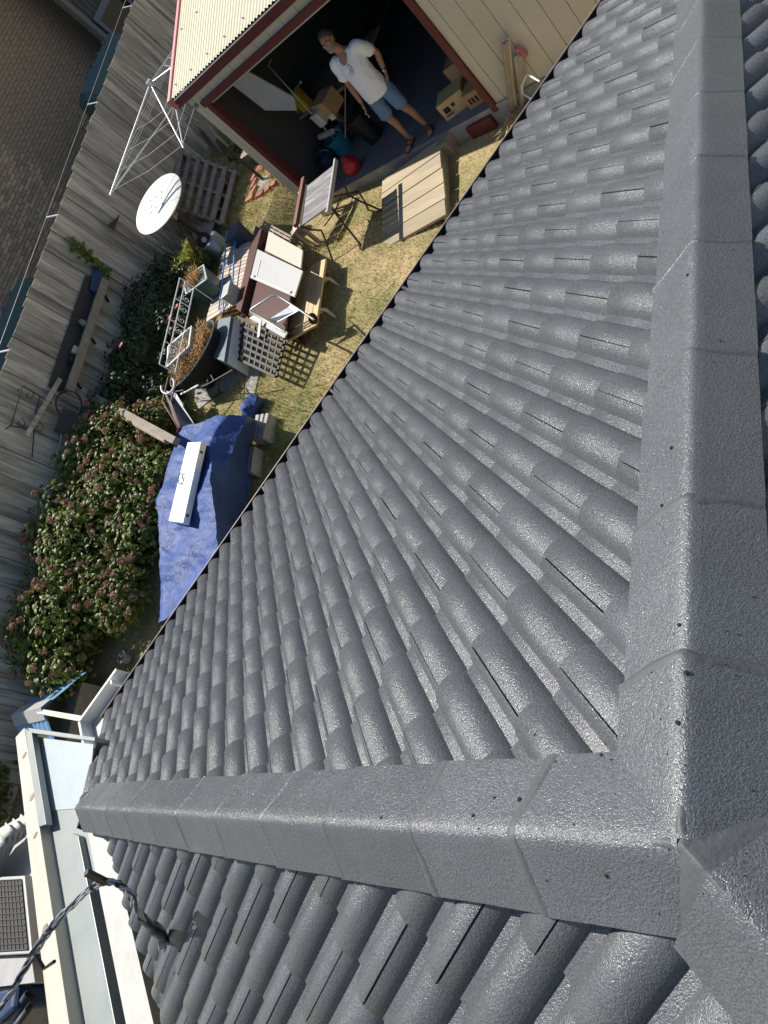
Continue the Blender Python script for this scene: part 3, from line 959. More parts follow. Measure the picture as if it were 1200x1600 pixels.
mb.hexa([p - UP * 0.19 for p in (a, b, c, d)] + [a, b, c, d]); lt.part('fascia_board', mb, M['pine'], bevel=0.004)
mb = MB(); a, b, c, d = at(39, 1138, 2.385), at(49, 1144, 2.385), at(72, 1288, 2.385), at(60, 1292, 2.385)
mb.hexa([p - UP * 0.05 for p in (a, b, c, d)] + [a, b, c, d]); lt.part('edge_flashing', mb, M['sheet_green'], bevel=0.003)
mb = MB(); a, b, c, d = at(42, 1137, 2.386), at(148, 1152, 2.386), at(147, 1158, 2.386), at(48, 1145, 2.386)
mb.hexa([p - UP * 0.12 for p in (a, b, c, d)] + [a, b, c, d]); lt.part('end_flashing', mb, M['sheet_green'], bevel=0.003)
for kx, ky, r in ((38, 1180, 0.02), (50, 1245, 0.024), (55, 1305, 0.018), (70, 1450, 0.02)):
    c = at(kx, ky, 2.382); mb = MB(); mb.lathe(c, [(0.0, 0.0015), (r, 0.0015), (r * 1.05, -0.001)], 12, sx=1.6)
    lt.part('knot', mb, M['tan'])
# posts that carry it
for px, py in ((35, 1165), (80, 1560)):
    p = at(px, py, 2.2); mb = MB(); mb.box((p.x, p.y, (gz(p.x, p.y) + 2.19) / 2 - .1), 0.09, 0.09, 2.19 - gz(p.x, p.y) + .2)
    lt.part('post', mb, M['old_wood'])
# white eave flashing of the left face and the dark gutter slot
mb = MB(); z = 2.43
a, b = at(136, 1296, z), at(205, 1640, z); ex = (b - a).normalized()
a2 = a + ex * 0.03; b2 = b + ex * 1.2
inn = V(0.22, 0.0, 0.02)
mb.hexa([p - UP * 0.012 for p in (a2, a2 + inn, b2 + inn, b2)] + [a2, a2 + inn, b2 + inn, b2])
house.part('eave_flashing', mb, M['white_paint'])
mb = MB(); o_ = V(-0.10, 0, 0)
mb.hexa([p - UP * 0.2 for p in (a2 + o_, a2 + V(0.02, 0, 0), b2 + V(0.02, 0, 0), b2 + o_)] + [p - UP * 0.10 for p in (a2 + o_, a2 + V(0.02, 0, 0), b2 + V(0.02, 0, 0), b2 + o_)])
house.part('side_gutter', mb, M['underlay'])
mb = MB(); mb.hexa([p - UP * 0.2 for p in (a2 + V(.03, 0, 0), a2 + V(.06, 0, 0), b2 + V(.06, 0, 0), b2 + V(.03, 0, 0))] + [p - UP * 0.014 for p in (a2 + V(.0, 0, 0), a2 + V(.06, 0, 0), b2 + V(.06, 0, 0), b2 + V(.0, 0, 0))])
house.part('side_fascia', mb, M['white_paint'])

# ================================================================== shed
sd = Thing('garden_shed', 'cream clad shed with maroon trim, corrugated roof and wide open doorway', 'shed', shed(2.0, 0.0, 0.0))
DA0, DA1 = -0.60, 2.92            # doorway
H_HEAD, H_EAVE = 2.36, 2.62
mb = MB()
mb.hexa([shed(a, d, z) for z in (-0.3, 0.25) for a, d in ((-0.95, -0.045), (6.55, -0.045), (6.55, 6.1), (-0.95, 6.1))])
slab = sd.part('slab', mb, M['concrete'])
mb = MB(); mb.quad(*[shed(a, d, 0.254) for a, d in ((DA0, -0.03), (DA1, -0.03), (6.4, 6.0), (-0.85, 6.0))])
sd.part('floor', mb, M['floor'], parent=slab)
# boards
def board(a0, a1, z0, z1, d=0.0):
    mb = MB()
    mb.hexa([shed(a, dd_, z) for z in (z0, z1) for a, dd_ in ((a0 + 0.004, d - 0.012), (a1 - 0.004, d - 0.012), (a1 - 0.004, d + 0.012), (a0 + 0.004, d + 0.012))])
    sd.part('cladding_board', mb, M['cream_clad'], bevel=0.003)
a = DA1 + 0.085
edges = [a, 3.143] + [3.143 + 0.2495 * k for k in range(1, 14)]
for e0, e1 in zip(edges[:-1], edges[1:]): board(e0, e1, 0.17, H_EAVE)
for e0, e1 in zip([-0.95, -0.83], [-0.83, DA0 - 0.085]): board(e0, e1, 0.20, H_EAVE)
k = DA0 - 0.085
while k < DA1 + 0.08:
    board(k, min(k + 0.298, DA1 + 0.085), H_HEAD + 0.0, H_EAVE); k += 0.298
mb = MB()
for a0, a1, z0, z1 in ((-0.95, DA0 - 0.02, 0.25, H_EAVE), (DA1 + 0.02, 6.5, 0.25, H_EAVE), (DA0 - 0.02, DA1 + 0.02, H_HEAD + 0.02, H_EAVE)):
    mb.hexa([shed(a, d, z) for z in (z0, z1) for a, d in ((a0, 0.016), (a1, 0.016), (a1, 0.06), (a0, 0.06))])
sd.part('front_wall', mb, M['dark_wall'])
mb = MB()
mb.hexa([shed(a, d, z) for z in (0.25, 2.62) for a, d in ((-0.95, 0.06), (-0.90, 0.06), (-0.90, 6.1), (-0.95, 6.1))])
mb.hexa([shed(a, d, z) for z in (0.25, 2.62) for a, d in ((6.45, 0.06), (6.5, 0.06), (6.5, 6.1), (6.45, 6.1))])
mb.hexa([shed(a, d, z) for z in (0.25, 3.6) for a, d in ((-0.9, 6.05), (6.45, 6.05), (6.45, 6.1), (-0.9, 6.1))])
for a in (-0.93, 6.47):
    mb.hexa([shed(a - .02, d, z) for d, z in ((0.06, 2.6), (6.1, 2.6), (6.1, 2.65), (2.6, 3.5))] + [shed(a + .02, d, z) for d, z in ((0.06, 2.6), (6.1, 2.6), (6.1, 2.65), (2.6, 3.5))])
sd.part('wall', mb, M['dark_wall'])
# door trim
def trim(a0, a1, z0, z1, name='door_trim', d0=-0.055, d1=0.07):
    mb = MB(); mb.hexa([shed(a, d, z) for z in (z0, z1) for a, d in ((a0, d0), (a1, d0), (a1, d1), (a0, d1))])
    return sd.part(name, mb, M['maroon'], bevel=0.004)
trim(DA0 - 0.09, DA0, 0.25, H_HEAD - 0.0)
trim(DA1, DA1 + 0.085, 0.17, H_HEAD - 0.0)
trim(DA0 - 0.13, DA1 + 0.11, H_HEAD, H_HEAD + 0.095, d0=-0.06)
mb = MB(); mb.hexa([shed(a, d, z) for z in (H_HEAD - 0.035, H_HEAD - 0.002) for a, d in ((DA0, 0.0), (DA1, 0.0), (DA1, 0.06), (DA0, 0.06))])
sd.part('door_track', mb, M['offwhite'])
# fascia and roof
RS = 0.30
OV = 0.10
fz = 2.585
mb = MB(); mb.hexa([shed(a, d, z) for z in (fz, fz + 0.125) for a, d in ((-1.06, -OV), (6.7, -OV), (6.7, -OV + 0.03), (-1.06, -OV + 0.03))])
sd.part('fascia', mb, M['maroon'], bevel=0.003)
mb = MB(); mb.hexa([shed(a, d, z) for z in (fz + 0.122, fz + 0.134) for a, d in ((-1.06, -OV - 0.012), (6.7, -OV - 0.012), (6.7, -OV + 0.012), (-1.06, -OV + 0.012))])
sd.part('fascia_edge', mb, M['white'])
rows = []
nA = int((6.7 + 1.04) / 0.0127)
for d in (-OV - 0.005, 1.2, 2.6):
    rows.append([shed(-1.0 + i * 0.0127, d, fz + 0.165 + RS * (d + OV) + 0.011 * math.sin(2 * math.pi * i * 0.0127 / 0.076)) for i in range(nA)])
mb = MB(); mb.grid(rows)
mb.grid([rows[0], [p - UP * 0.006 for p in rows[0]]])
roof = sd.part('corrugated_roof', mb, M['cream_steel'], smooth=60)
mb = MB()
rows2 = [[shed(a, 2.6 + x, fz + 0.165 + RS * (2.6 + OV) - RS * x) for a in (-1.0, 6.7)] for x in (0, 1.5, 3.6)]
mb.grid(rows2); sd.part('rear_roof', mb, M['cream_steel'])
for r in range(2):
    for i in range(14):
        a = -0.9 + 0.457 * i
        d = 0.05 + 0.8 * r
        mb = MB(); mb.lathe(shed(a, d, fz + 0.176 + RS * (d + OV)), [(0.0, 0.010), (0.008, 0.008), (0.012, 0)], 8)
        sd.part('roof_screw', mb, M['galv'], parent=roof)
mb = MB()
d0, d1 = -OV - 0.03, 2.7
def rp(a, d, z): return shed(a, d, fz + 0.165 + RS * (d + OV) + z)
mb.hexa([rp(a, d, z) for z in (-0.13, 0.028) for a, d in ((-1.105, d0), (-1.02, d0), (-1.02, d1), (-1.105, d1))])
sd.part('verge_flashing', mb, M['pink'], bevel=0.008)
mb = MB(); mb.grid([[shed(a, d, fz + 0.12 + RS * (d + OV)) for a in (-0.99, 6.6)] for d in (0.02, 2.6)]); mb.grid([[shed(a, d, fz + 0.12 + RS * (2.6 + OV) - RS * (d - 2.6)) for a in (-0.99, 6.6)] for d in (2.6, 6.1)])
sd.part('light_seal_ceiling', mb, M['dark_wall'])  # sheet added under the roof to close a light leak
# small alarm box and hinge by the corner
mb = MB(); mb.box(shed(-0.86, -0.03, 2.45), 0.07, 0.03, 0.05, U, N, UP); sd.part('wall_fitting', mb, M['grey_steel'])

# ------------------------------------------------------------------ what stands in the shed
def ad(px, py, z):
    q_ = at(px, py, z) - S0
    return q_.dot(U), q_.dot(N)
def crate(name, label, cat, a, d, z, sa, sd_, h, m, rot=0.0, prints=()):
    c = shed(a, d, z)
    ax = (U * math.cos(rot) + N * math.sin(rot)); ay = V(-ax.y, ax.x, 0)
    t = Thing(name, label, cat, c)
    mb = MB(); mb.box(c + UP * (h / 2), sa, sd_, h, ax, ay, UP)
    b = t.part('body', mb, m, bevel=0.006)
    mb = MB()
    for s in (-1, 1):
        mb.box(c + UP * (h + 0.004) + ay * (s * sd_ * 0.255), sa * 0.99, sd_ * 0.48, 0.008, ax, ay, UP)
    t.part('flap', mb, m)
    fy = -ay if (-ay).dot(-N) > 0 else ay
    for (u, v, w, hh) in prints:
        mb = MB(); mb.box(c + fy * (sd_ / 2 + 0.002) + ax * (u * sa) + UP * (v * h), w * sa, 0.003, hh * h, ax, ay, UP)
        t.part('print', mb, M['print'])
    return t
crate('cardboard_box', 'large plain brown cardboard box behind the right door jamb', 'box', 2.55, 0.72, 0.254, 0.55, 0.42, 0.42, M['card'], 0.1)
crate('cardboard_box', 'pale cardboard box with black print beside the right door jamb', 'box', 2.30, 0.33, 0.254, 0.40, 0.30, 0.24, mat('pale_cardboard', (0.55, 0.40, 0.20), 0.8), 0.25,
      prints=((-0.25, 0.55, 0.22, 0.34), (-0.25, 0.25, 0.3, 0.08), (0.02, 0.62, 0.12, 0.2)))
crate('cardboard_box', 'low cardboard box with bold black lettering against the right door jamb', 'box', 2.72, 0.25, 0.254, 0.34, 0.26, 0.20, M['card'], 0.05,
      prints=((-0.3, 0.5, 0.08, 0.4), (-0.15, 0.5, 0.1, 0.4), (0.02, 0.5, 0.1, 0.4), (0.18, 0.5, 0.06, 0.4), (0.3, 0.5, 0.08, 0.4)))
t = crate('cardboard_box', 'open cardboard carton on the clutter left of the man', 'box', *ad(522, 172, 0.97), 0.97, 0.36, 0.30, 0.26, M['card'], -0.3)
mb = MB(); a_, d_ = ad(528, 172, 1.05); mb.box(shed(a_, d_ - .17, 1.09), 0.10, 0.004, 0.08, U, N, UP); t.part('label_sticker', mb, M['offwhite'])
# workbench that carries it
wb = Thing('workbench', 'cluttered dark workbench along the left side of the shed', 'workbench', shed(-0.2, 1.6, 0.25))
mb = MB(); _q = [ad(x, y, .97) for x, y in ((522, 172), (425, 150))]; WBA = (_q[0][0] + _q[1][0]) / 2; WBD = (_q[0][1] + _q[1][1]) / 2; mb.box(shed(WBA, WBD + .05, 0.94), abs(_q[0][0] - _q[1][0]) + .7, 0.95, 0.05, U, N, UP); wb.part('top', mb, M['old_wood'])
for a_, d_ in ((WBA - .75, WBD - .35), (WBA + .75, WBD - .35), (WBA - .75, WBD + .4), (WBA + .75, WBD + .4)):
    mb = MB(); mb.box(shed(a_, d_, 0.585), 0.07, 0.07, 0.66, U, N, UP); wb.part('leg', mb, M['old_wood'])
# bucket, helmet, tubs
def bucket(name, label, cat, a, d, z, r, h, m, lid=False):
    t = Thing(name, label, cat, shed(a, d, z))
    mb = MB(); mb.lathe(shed(a, d, z), [(0.0, 0.005), (r * 0.8, 0.0), (r, h), (r * 1.04, h), (r * 1.04, h - 0.02), (r * 0.95, h - 0.005), (r * 0.76, 0.02), (0, 0.02)], 24)
    t.part('body', mb, m, smooth=50)
    mb = MB(); mb.tube([shed(a + r * 1.02 * math.cos(x), d, z + h - 0.01 + 0.5 * r * math.sin(x)) for x in np.linspace(0, math.pi, 10)], 0.006, 6)
    t.part('handle', mb, M['galv'])
    return t
bucket('bucket', 'teal plastic bucket on the shed floor left of the man', 'bucket', *ad(541, 232, 0.254), 0.254, 0.19, 0.30, M['teal'])
t = Thing('gas_bottle', 'rounded red plastic container on the slab edge near the table', 'container', shed(*ad(556, 266, 0.254), 0.254))
mb = MB(); mb.lathe(t.loc, [(0.0, 0), (0.10, 0.0), (0.135, 0.05), (0.14, 0.14), (0.10, 0.21), (0.045, 0.235), (0.04, 0.26), (0, 0.262)], 20); t.part('body', mb, M['red'], smooth=50)
mb = MB(); mb.tube([t.loc + V(0.05 * math.cos(x), 0, 0.23 + 0.05 * math.sin(x)) for x in np.linspace(0, math.pi, 8)], 0.012, 6); t.part('handle', mb, M['red'], smooth=60)
bucket('bucket', 'dark blue plastic tub beside the red container', 'bucket', *ad(520, 258, 0.254), 0.254, 0.17, 0.24, M['blue_dark'])
t = Thing('dust_bin', 'tall black bin standing close behind the man', 'bin', shed(*ad(588, 216, 0.254), 0.254))
mb = MB(); mb.lathe(t.loc, [(0, 0), (0.13, 0), (0.16, 0.44), (0.175, 0.45), (0.17, 0.48), (0.07, 0.52), (0, 0.53)], 24); t.part('body', mb, M['black'], smooth=45)
for i, (a_, d_, z_, s_, m_, nm) in enumerate([(*ad(482, 168, .97), 0.97, (0.20, 0.16, 0.34), 'yellow', 'yellow plastic jerry can on the workbench'),
        (*ad(462, 178, .97), 0.97, (0.40, 0.20, 0.18), 'tan', 'tan tool case on the workbench'),
        (*ad(447, 140, .97), 0.97, (0.18, 0.12, 0.22), 'greenp', 'green plastic bottle high on the workbench clutter'),
        (*ad(425, 150, .97), 0.97, (0.26, 0.22, 0.30), 'grey_steel', 'grey metal box at the far end of the workbench'),
        (*ad(436, 165, .97), 0.97, (0.34, 0.2, 0.24), 'dark_metal', 'dark tin beside the tan case')]):
    t = Thing(('jerry_can', 'tool_case', 'bottle', 'metal_box', 'tin')[i], nm, ('can', 'case', 'bottle', 'box', 'tin')[i], shed(a_, d_, z_))
    mb = MB(); mb.box(shed(a_, d_, z_ + s_[2] / 2), *s_, U, N, UP); t.part('body', mb, M[m_], bevel=0.02)
    mb = MB(); mb.tube([shed(a_ - s_[0] * .25, d_, z_ + s_[2] - .005), shed(a_ - s_[0] * .2, d_, z_ + s_[2] + 0.03), shed(a_ + s_[0] * .2, d_, z_ + s_[2] + .03), shed(a_ + s_[0] * .25, d_, z_ + s_[2] - .005)], 0.012, 6)
    t.part('handle', mb, M['black'])
for i, (px, py, z_, s_, m_, nm, lb, ct) in enumerate([
        (500, 205, 0.254, (0.34, 0.28, 0.42), 'dark_metal', 'paint_drum', 'dark drum on the floor under the workbench edge', 'drum'),
        (488, 232, 0.254, (0.30, 0.22, 0.26), 'greenp', 'small_crate', 'small green crate on the floor near the left jamb', 'crate'),
        (470, 205, 0.254, (0.30, 0.3, 0.5), 'blue_dark', 'cool_box', 'dark blue cool box on the floor by the left jamb', 'cool box'),
        (508, 192, 0.97, (0.16, 0.14, 0.2), 'alu', 'paint_tin', 'pale metal tin beside the open carton', 'tin'),
        (436, 200, 0.254, (0.4, 0.3, 0.45), 'grey_steel', 'steel_cabinet', 'grey steel cabinet deep behind the left jamb', 'cabinet'),
        (452, 226, 0.254, (0.28, 0.24, 0.30), 'tan', 'fruit_box', 'tan wooden box on the floor just inside the left jamb', 'box'),
        (466, 246, 0.254, (0.22, 0.22, 0.2), 'offwhite', 'paint_pail', 'white paint pail on the floor inside the left jamb', 'pail'),
        (420, 176, 0.254, (0.3, 0.3, 0.7), 'old_wood', 'timber_crate', 'tall timber crate at the far left of the shed', 'crate'),
        (492, 258, 0.254, (0.12, 0.3, 0.24), 'card', 'paper_stack', 'stack of papers on the floor behind the slatted table', 'papers')]):
    a_, d_ = ad(px, py, z_)
    t = Thing(nm, lb, ct, shed(a_, d_, z_))
    mb = MB(); mb.box(shed(a_, d_, z_ + s_[2] / 2), *s_, U, N, UP); t.part('body', mb, M[m_], bevel=0.015)
    mb = MB(); mb.box(shed(a_, d_, z_ + s_[2] + .008), s_[0] * 1.04, s_[1] * 1.04, .016, U, N, UP); t.part('lid', mb, M[m_], bevel=0.004)
for i, (p0, p1, r_, m_, nm, lb) in enumerate([
        ((412, 178, .40), (402, 118, 1.7), .016, 'pine', 'rake_handle', 'pale rake handle leaning at the left of the shed'),
        ((420, 190, .30), (470, 128, 1.5), .014, 'alu', 'steel_pole', 'grey steel pole slanting across the left clutter'),
        ((455, 205, .30), (446, 150, 1.2), .02, 'red', 'red_handle', 'red tool handle standing among the left clutter'),
        ((470, 215, .30), (500, 160, 1.1), .016, 'yellow', 'yellow_handle', 'yellow tool handle leaning under the carton'),
        ((432, 170, .80), (455, 185, .95), .05, 'offwhite', 'paper_roll', 'white paper roll lying on the workbench'),
        ((500, 214, .80), (520, 205, .82), .045, 'alu', 'thermos', 'pale metal flask lying in front of the carton')]):
    a, b = at(*p0), at(*p1)
    mb = MB(); mb.tube([a, lerp(a, b, .5), b], [r_, r_ * 1.02, r_ * .9], 9)
    single(nm, lb, 'pole' if i < 2 else 'tool handle' if i < 4 else 'roll' if i == 4 else 'flask', mb, M[m_], smooth=60)
# grey board hung inside the door head
mb = MB()
P = [shed(-0.45, 0.35, 2.22), shed(-0.12, 0.42, 2.22), shed(0.02, 0.55, 1.50), shed(-0.10, 0.52, 1.34), shed(-0.45, 0.42, 1.65)]
for off in (V(0, 0, 0), N * 0.02):
    i0 = len(mb.v); mb.v += [p + off for p in P]; mb.f.append(tuple(range(i0, i0 + 5)))
for i in range(5): mb.quad(P[i], P[(i + 1) % 5], P[(i + 1) % 5] + N * 0.02, P[i] + N * 0.02)
single('cut_board', 'pale grey cut board hanging inside the left of the doorway', 'board', mb, mat('pale_grey_board', (0.34, 0.35, 0.37), 0.6))
# long pipes and garden tools leaning at the left jamb
for i, (a_, d_, da, L_, nm, lb) in enumerate([(-0.50, 0.20, 0.10, 1.15, 'steel_tube', 'bright bent steel tube leaning low by the left jamb'),
        (-0.30, 0.38, 0.30, 1.30, 'steel_tube', 'bright bent steel tube leaning behind the first by the left jamb'),
        (-0.10, 0.75, 0.5, 1.7, 'broom_handle', 'long pale broom handle slanting over the clutter'),
        (-0.42, 0.8, 0.0, 1.9, 'rake_handle', 'thin upright tool handle under the grey board')]):
    mb = MB(); p0 = shed(a_ - da * .5, d_ + 0.1, 0.26); p1 = shed(a_ + da, d_ + 0.25, 0.26 + 0.85 * L_ * (0.5 if da else 1))
    mb.tube([p0, lerp(p0, p1, 0.5), p1, p1 + N * 0.12], 0.012, 7)
    if i < 2:
        mb = MB(); o_ = (0, 21)[i]
        mb.tube([at(409 - o_ * .3, 166 + o_, .98), at(413 - o_ * .3, 171 + o_, .95), at(430 - o_ * .3, 186 + o_, .72), at(447 - o_ * .3, 205 + o_, .48)], 0.012, 7)
    single(nm, lb, 'pipe' if i < 2 else 'tool handle', mb, M['alu'] if i != 2 else M['pine'], smooth=60)
# shelf rack on the back wall
t = Thing('shelf_rack', 'dark shelf rack loaded with boxes along the back of the shed', 'shelves', shed(1.5, 5.6, 0.25))
for z in (0.6, 1.2, 1.8):
    mb = MB(); mb.box(shed(1.5, 5.7, z), 4.2, 0.5, 0.04, U, N, UP); t.part('shelf', mb, M['old_wood'])
for a_ in (-0.5, 1.5, 3.5):
    mb = MB(); mb.box(shed(a_, 5.45, 1.2), 0.05, 0.05, 1.9, U, N, UP); t.part('upright', mb, M['dark_metal'])
# mottled grey blanket bundle high behind the man
mb = MB()
rows = []
for i in range(13):
    rows.append([shed(0.55 + 1.5 * i / 12 + 0.03 * math.sin(j), 2.6 + 0.28 * math.cos(2 * math.pi * j / 12) * math.sin(math.pi * (i + .4) / 12.8), 1.55 + 0.05 * mnoise.noise(V(i, j, 1)) + 0.24 * math.sin(2 * math.pi * j / 12) * math.sin(math.pi * (i + .4) / 12.8)) for j in range(13)])
mb.grid(rows)
bl = Thing('hanging_bundle', 'mottled grey rolled blanket slung inside the shed behind the man', 'blanket', shed(1.3, 2.6, 1.5))
bl.part('roll', mb, mat('mottled_grey_cloth', (0.25, 0.25, 0.27), 0.9, var=0.8, scale=40), smooth=60)
for a_ in (0.9, 1.7):
    mb = MB(); mb.tube([shed(a_, 2.6, 1.6), shed(a_, 2.6, 3.2)], 0.008, 5); bl.part('strap', mb, M['dark_metal'])

# ================================================================== person
def loft(mb, rings, seg=14, cap=True):
    """rings: (centre, half width along a, half depth along b, a, b)"""
    base = len(mb.v)
    for c, ra, rb, a, b in rings:
        for k in range(seg):
            t = 2 * math.pi * k / seg
            mb.v.append(c + a * (ra * math.cos(t)) + b * (rb * math.sin(t)))
    for i in range(len(rings) - 1):
        for k in range(seg):
            p = base + i * seg + k; q = base + i * seg + (k + 1) % seg
            mb.f.append((p, q, q + seg, p + seg))
    if cap:
        mb.f.append(tuple(base + k for k in range(seg)))
        e = base + (len(rings) - 1) * seg
        mb.f.append(tuple(e + k for k in range(seg)))
def limb(mb, pts, rad, seg=12, sub=3):
    """smooth tapering limb through joints"""
    P, R = [], []
    n = len(pts)
    for i in range(n - 1):
        p0 = pts[max(i - 1, 0)]; p1 = pts[i]; p2 = pts[i + 1]; p3 = pts[min(i + 2, n - 1)]
        for k in range(sub):
            t = k / sub
            P.append(0.5 * ((2 * p1) + (p2 - p0) * t + (2 * p0 - 5 * p1 + 4 * p2 - p3) * t * t + (3 * p1 - 3 * p2 + p3 - p0) * t ** 3))
            R.append(rad[i] + (rad[i + 1] - rad[i]) * t)
    P.append(pts[-1]); R.append(rad[-1])
    P = [P[0] - (P[1] - P[0]).normalized() * R[0] * 0.6] + P + [P[-1] + (P[-1] - P[-2]).normalized() * R[-1] * 0.6]
    R = [R[0] * 0.55] + R + [R[-1] * 0.55]
    mb.tube(P, R, seg)
def remesh(o, vox, smooth=4):
    r = o.modifiers.new('remesh', 'REMESH'); r.mode = 'VOXEL'; r.voxel_size = vox; r.use_smooth_shade = True
    s = o.modifiers.new('smooth', 'SMOOTH'); s.factor = 0.5; s.iterations = smooth

feet = at(657, 214, 0.256)
man = Thing('person', 'man in white T-shirt and blue denim shorts standing in the shed doorway', 'person', feet)
# facing: out of the shed, turned towards the camera
F = V(CAM.x - feet.x, CAM.y - feet.y, 0).normalized()
F = (F * 0.25 - N * 0.75).normalized()
Rt = V(-F.y, F.x, 0)                 # the man's left-hand side is +Rt (towards picture right)
def B(r, f, z):                      # body coordinates: right of picture, forward, up
    return feet + (Rt * r + F * f + UP * z) * 1.035
if pxr := True:
    # make sure +Rt points to picture right
    if Rt.dot(RX) < 0: Rt = -Rt
HT = 1.76
body = MB()
# legs: picture-left leg straight, picture-right leg slightly out
hipL, hipR = B(-0.095, 0.0, 0.90), B(0.095, 0.0, 0.90)
ankL, ankR = B(-0.14, -0.02, 0.075), B(0.16, -0.04, 0.075)
kneeL, kneeR = B(-0.125, 0.035, 0.49), B(0.14, 0.03, 0.49)
for h, k, a in ((hipL, kneeL, ankL), (hipR, kneeR, ankR)):
    calf = lerp(k, a, 0.3) - F * 0.02
    limb(body, [h, lerp(h, k, 0.5) + F * 0.01, k, calf, lerp(k, a, 0.72), a], [0.088, 0.078, 0.056, 0.054, 0.038, 0.034])
toeL = (F - Rt * 0.25).normalized(); toeR = (F + Rt * 0.35).normalized()
for a, td in ((ankL, toeL), (ankR, toeR)):
    sd2 = V(-td.y, td.x, 0)
    g = V(a.x, a.y, feet.z)
    loft(body, [(g - td * 0.06 + UP * 0.035, 0.028, 0.028, sd2, UP), (g - td * 0.03 + UP * 0.045, 0.034, 0.042, sd2, UP), (g + td * 0.05 + UP * 0.046, 0.038, 0.036, sd2, UP),
                (g + td * 0.12 + UP * 0.034, 0.044, 0.022, sd2, UP), (g + td * 0.165 + UP * 0.028, 0.042, 0.015, sd2, UP), (g + td * 0.19 + UP * 0.025, 0.03, 0.010, sd2, UP)], 12)
    for q in range(5):
        o_ = (q - 2) * 0.016
        limb(body, [g + td * 0.165 + sd2 * o_ + UP * 0.026, g + td * (0.205 - 0.008 * abs(q - 1.5)) + sd2 * o_ * 1.1 + UP * 0.021], [0.010, 0.0085], 8, 2)
# torso and neck
def tor(z, w, d, f=0.0, r=0.0): return (B(r, f, z), w, d, Rt, F)
loft(body, [tor(0.84, 0.13, 0.095), tor(0.90, 0.165, 0.12), tor(0.98, 0.165, 0.125, 0.015), tor(1.06, 0.160, 0.130, 0.02), tor(1.16, 0.165, 0.125, 0.015), tor(1.28, 0.175, 0.118),
            tor(1.38, 0.165, 0.10, -0.01), tor(1.44, 0.12, 0.075, -0.015), tor(1.475, 0.07, 0.062, -0.01)], 20)
neck0, neck1 = B(0, -0.01, 1.44), B(-0.015, 0.025, 1.56)
limb(body, [neck0, neck1], [0.062, 0.056], 14)
# head, tilted back to look up at the roof
hc = B(-0.02, 0.035, 1.655)
tilt = math.radians(20)
hu = (UP * math.cos(tilt) - F * math.sin(tilt) - Rt * 0.10).normalized()
hf = (F - hu * F.dot(hu)).normalized()
hr = hu.cross(hf)
if hr.dot(Rt) < 0: hr = -hr
def Hd(r, f, u): return hc + hr * r + hf * f + hu * u
loft(body, [(Hd(0, 0.030, -0.118), 0.030, 0.032, hr, hf), (Hd(0, 0.022, -0.098), 0.050, 0.058, hr, hf), (Hd(0, 0.012, -0.06), 0.066, 0.084, hr, hf), (Hd(0, 0.004, -0.01), 0.073, 0.094, hr, hf),
            (Hd(0, -0.004, 0.04), 0.076, 0.099, hr, hf), (Hd(0, -0.010, 0.08), 0.068, 0.088, hr, hf), (Hd(0, -0.014, 0.108), 0.044, 0.058, hr, hf), (Hd(0, -0.014, 0.117), 0.015, 0.02, hr, hf)], 20)
limb(body, [Hd(0, 0.088, 0.02), Hd(0, 0.106, -0.012), Hd(0, 0.113, -0.030)], [0.010, 0.012, 0.015], 8)      # nose
for s in (-1, 1):
    limb(body, [Hd(s * 0.020, 0.094, 0.030), Hd(s * 0.045, 0.084, 0.032)], [0.010, 0.009], 8)                # brow
    loft(body, [(Hd(s * 0.074, -0.006, -0.03), 0.006, 0.010, hr, hf), (Hd(s * 0.080, -0.010, 0.0), 0.007, 0.019, hr, hf), (Hd(s * 0.080, -0.014, 0.024), 0.006, 0.015, hr, hf)], 8)
    limb(body, [Hd(s * 0.034, 0.078, -0.012), Hd(s * 0.050, 0.066, -0.022)], [0.020, 0.018], 8)               # cheek
limb(body, [Hd(-0.022, 0.092, -0.062), Hd(0.022, 0.092, -0.062)], [0.007, 0.007], 8)                           # lips
# arms. picture-left arm hangs with a cigarette; picture-right hand rests behind the hip
def hand(wr, pd, thumb_dir, curl, size=1.0):
    """palm and five fingers; pd: direction of the fingers"""
    pd = pd.normalized(); td = (thumb_dir - pd * thumb_dir.dot(pd)).normalized(); nd = pd.cross(td)
    loft(body, [(wr, 0.026, 0.019, td, nd), (wr + pd * 0.03, 0.034, 0.017, td, nd), (wr + pd * 0.075, 0.041, 0.016, td, nd), (wr + pd * 0.095, 0.040, 0.013, td, nd)], 12)
    for q in range(4):
        L = (0.070, 0.080, 0.075, 0.058)[q]
        b = wr + pd * 0.09 + td * (0.030 - 0.020 * q)
        d1 = (pd + nd * curl * 0.4).normalized(); d2 = (pd + nd * curl * 1.1).normalized(); d3 = (pd * 0.7 + nd * curl * 1.7).normalized()
        limb(body, [b, b + d1 * L * 0.45, b + d1 * L * 0.45 + d2 * L * 0.32, b + d1 * L * 0.45 + d2 * L * 0.32 + d3 * L * 0.23], [0.0098, 0.0092, 0.0086, 0.0075], 8, 2)
    b = wr + pd * 0.03 + td * 0.028
    d1 = (pd * 0.75 + td * 0.65).normalized(); d2 = (pd * 0.95 + td * 0.25 + nd * curl * 0.4).normalized()
    limb(body, [b, b + d1 * 0.036, b + d1 * 0.036 + d2 * 0.030], [0.0125, 0.0105, 0.0088], 8, 2)
shL, shR = B(-0.185, -0.01, 1.395), B(0.185, -0.01, 1.395)
elL, wrL = B(-0.245, -0.02, 1.13), B(-0.235, 0.08, 0.88)
elR, wrR = B(0.275, -0.10, 1.16), B(0.232, -0.03, 0.94)
limb(body, [B(-0.14, -0.01, 1.39), shL, lerp(shL, elL, 0.5), elL, lerp(elL, wrL, 0.35), wrL], [0.062, 0.060, 0.052, 0.041, 0.042, 0.027])
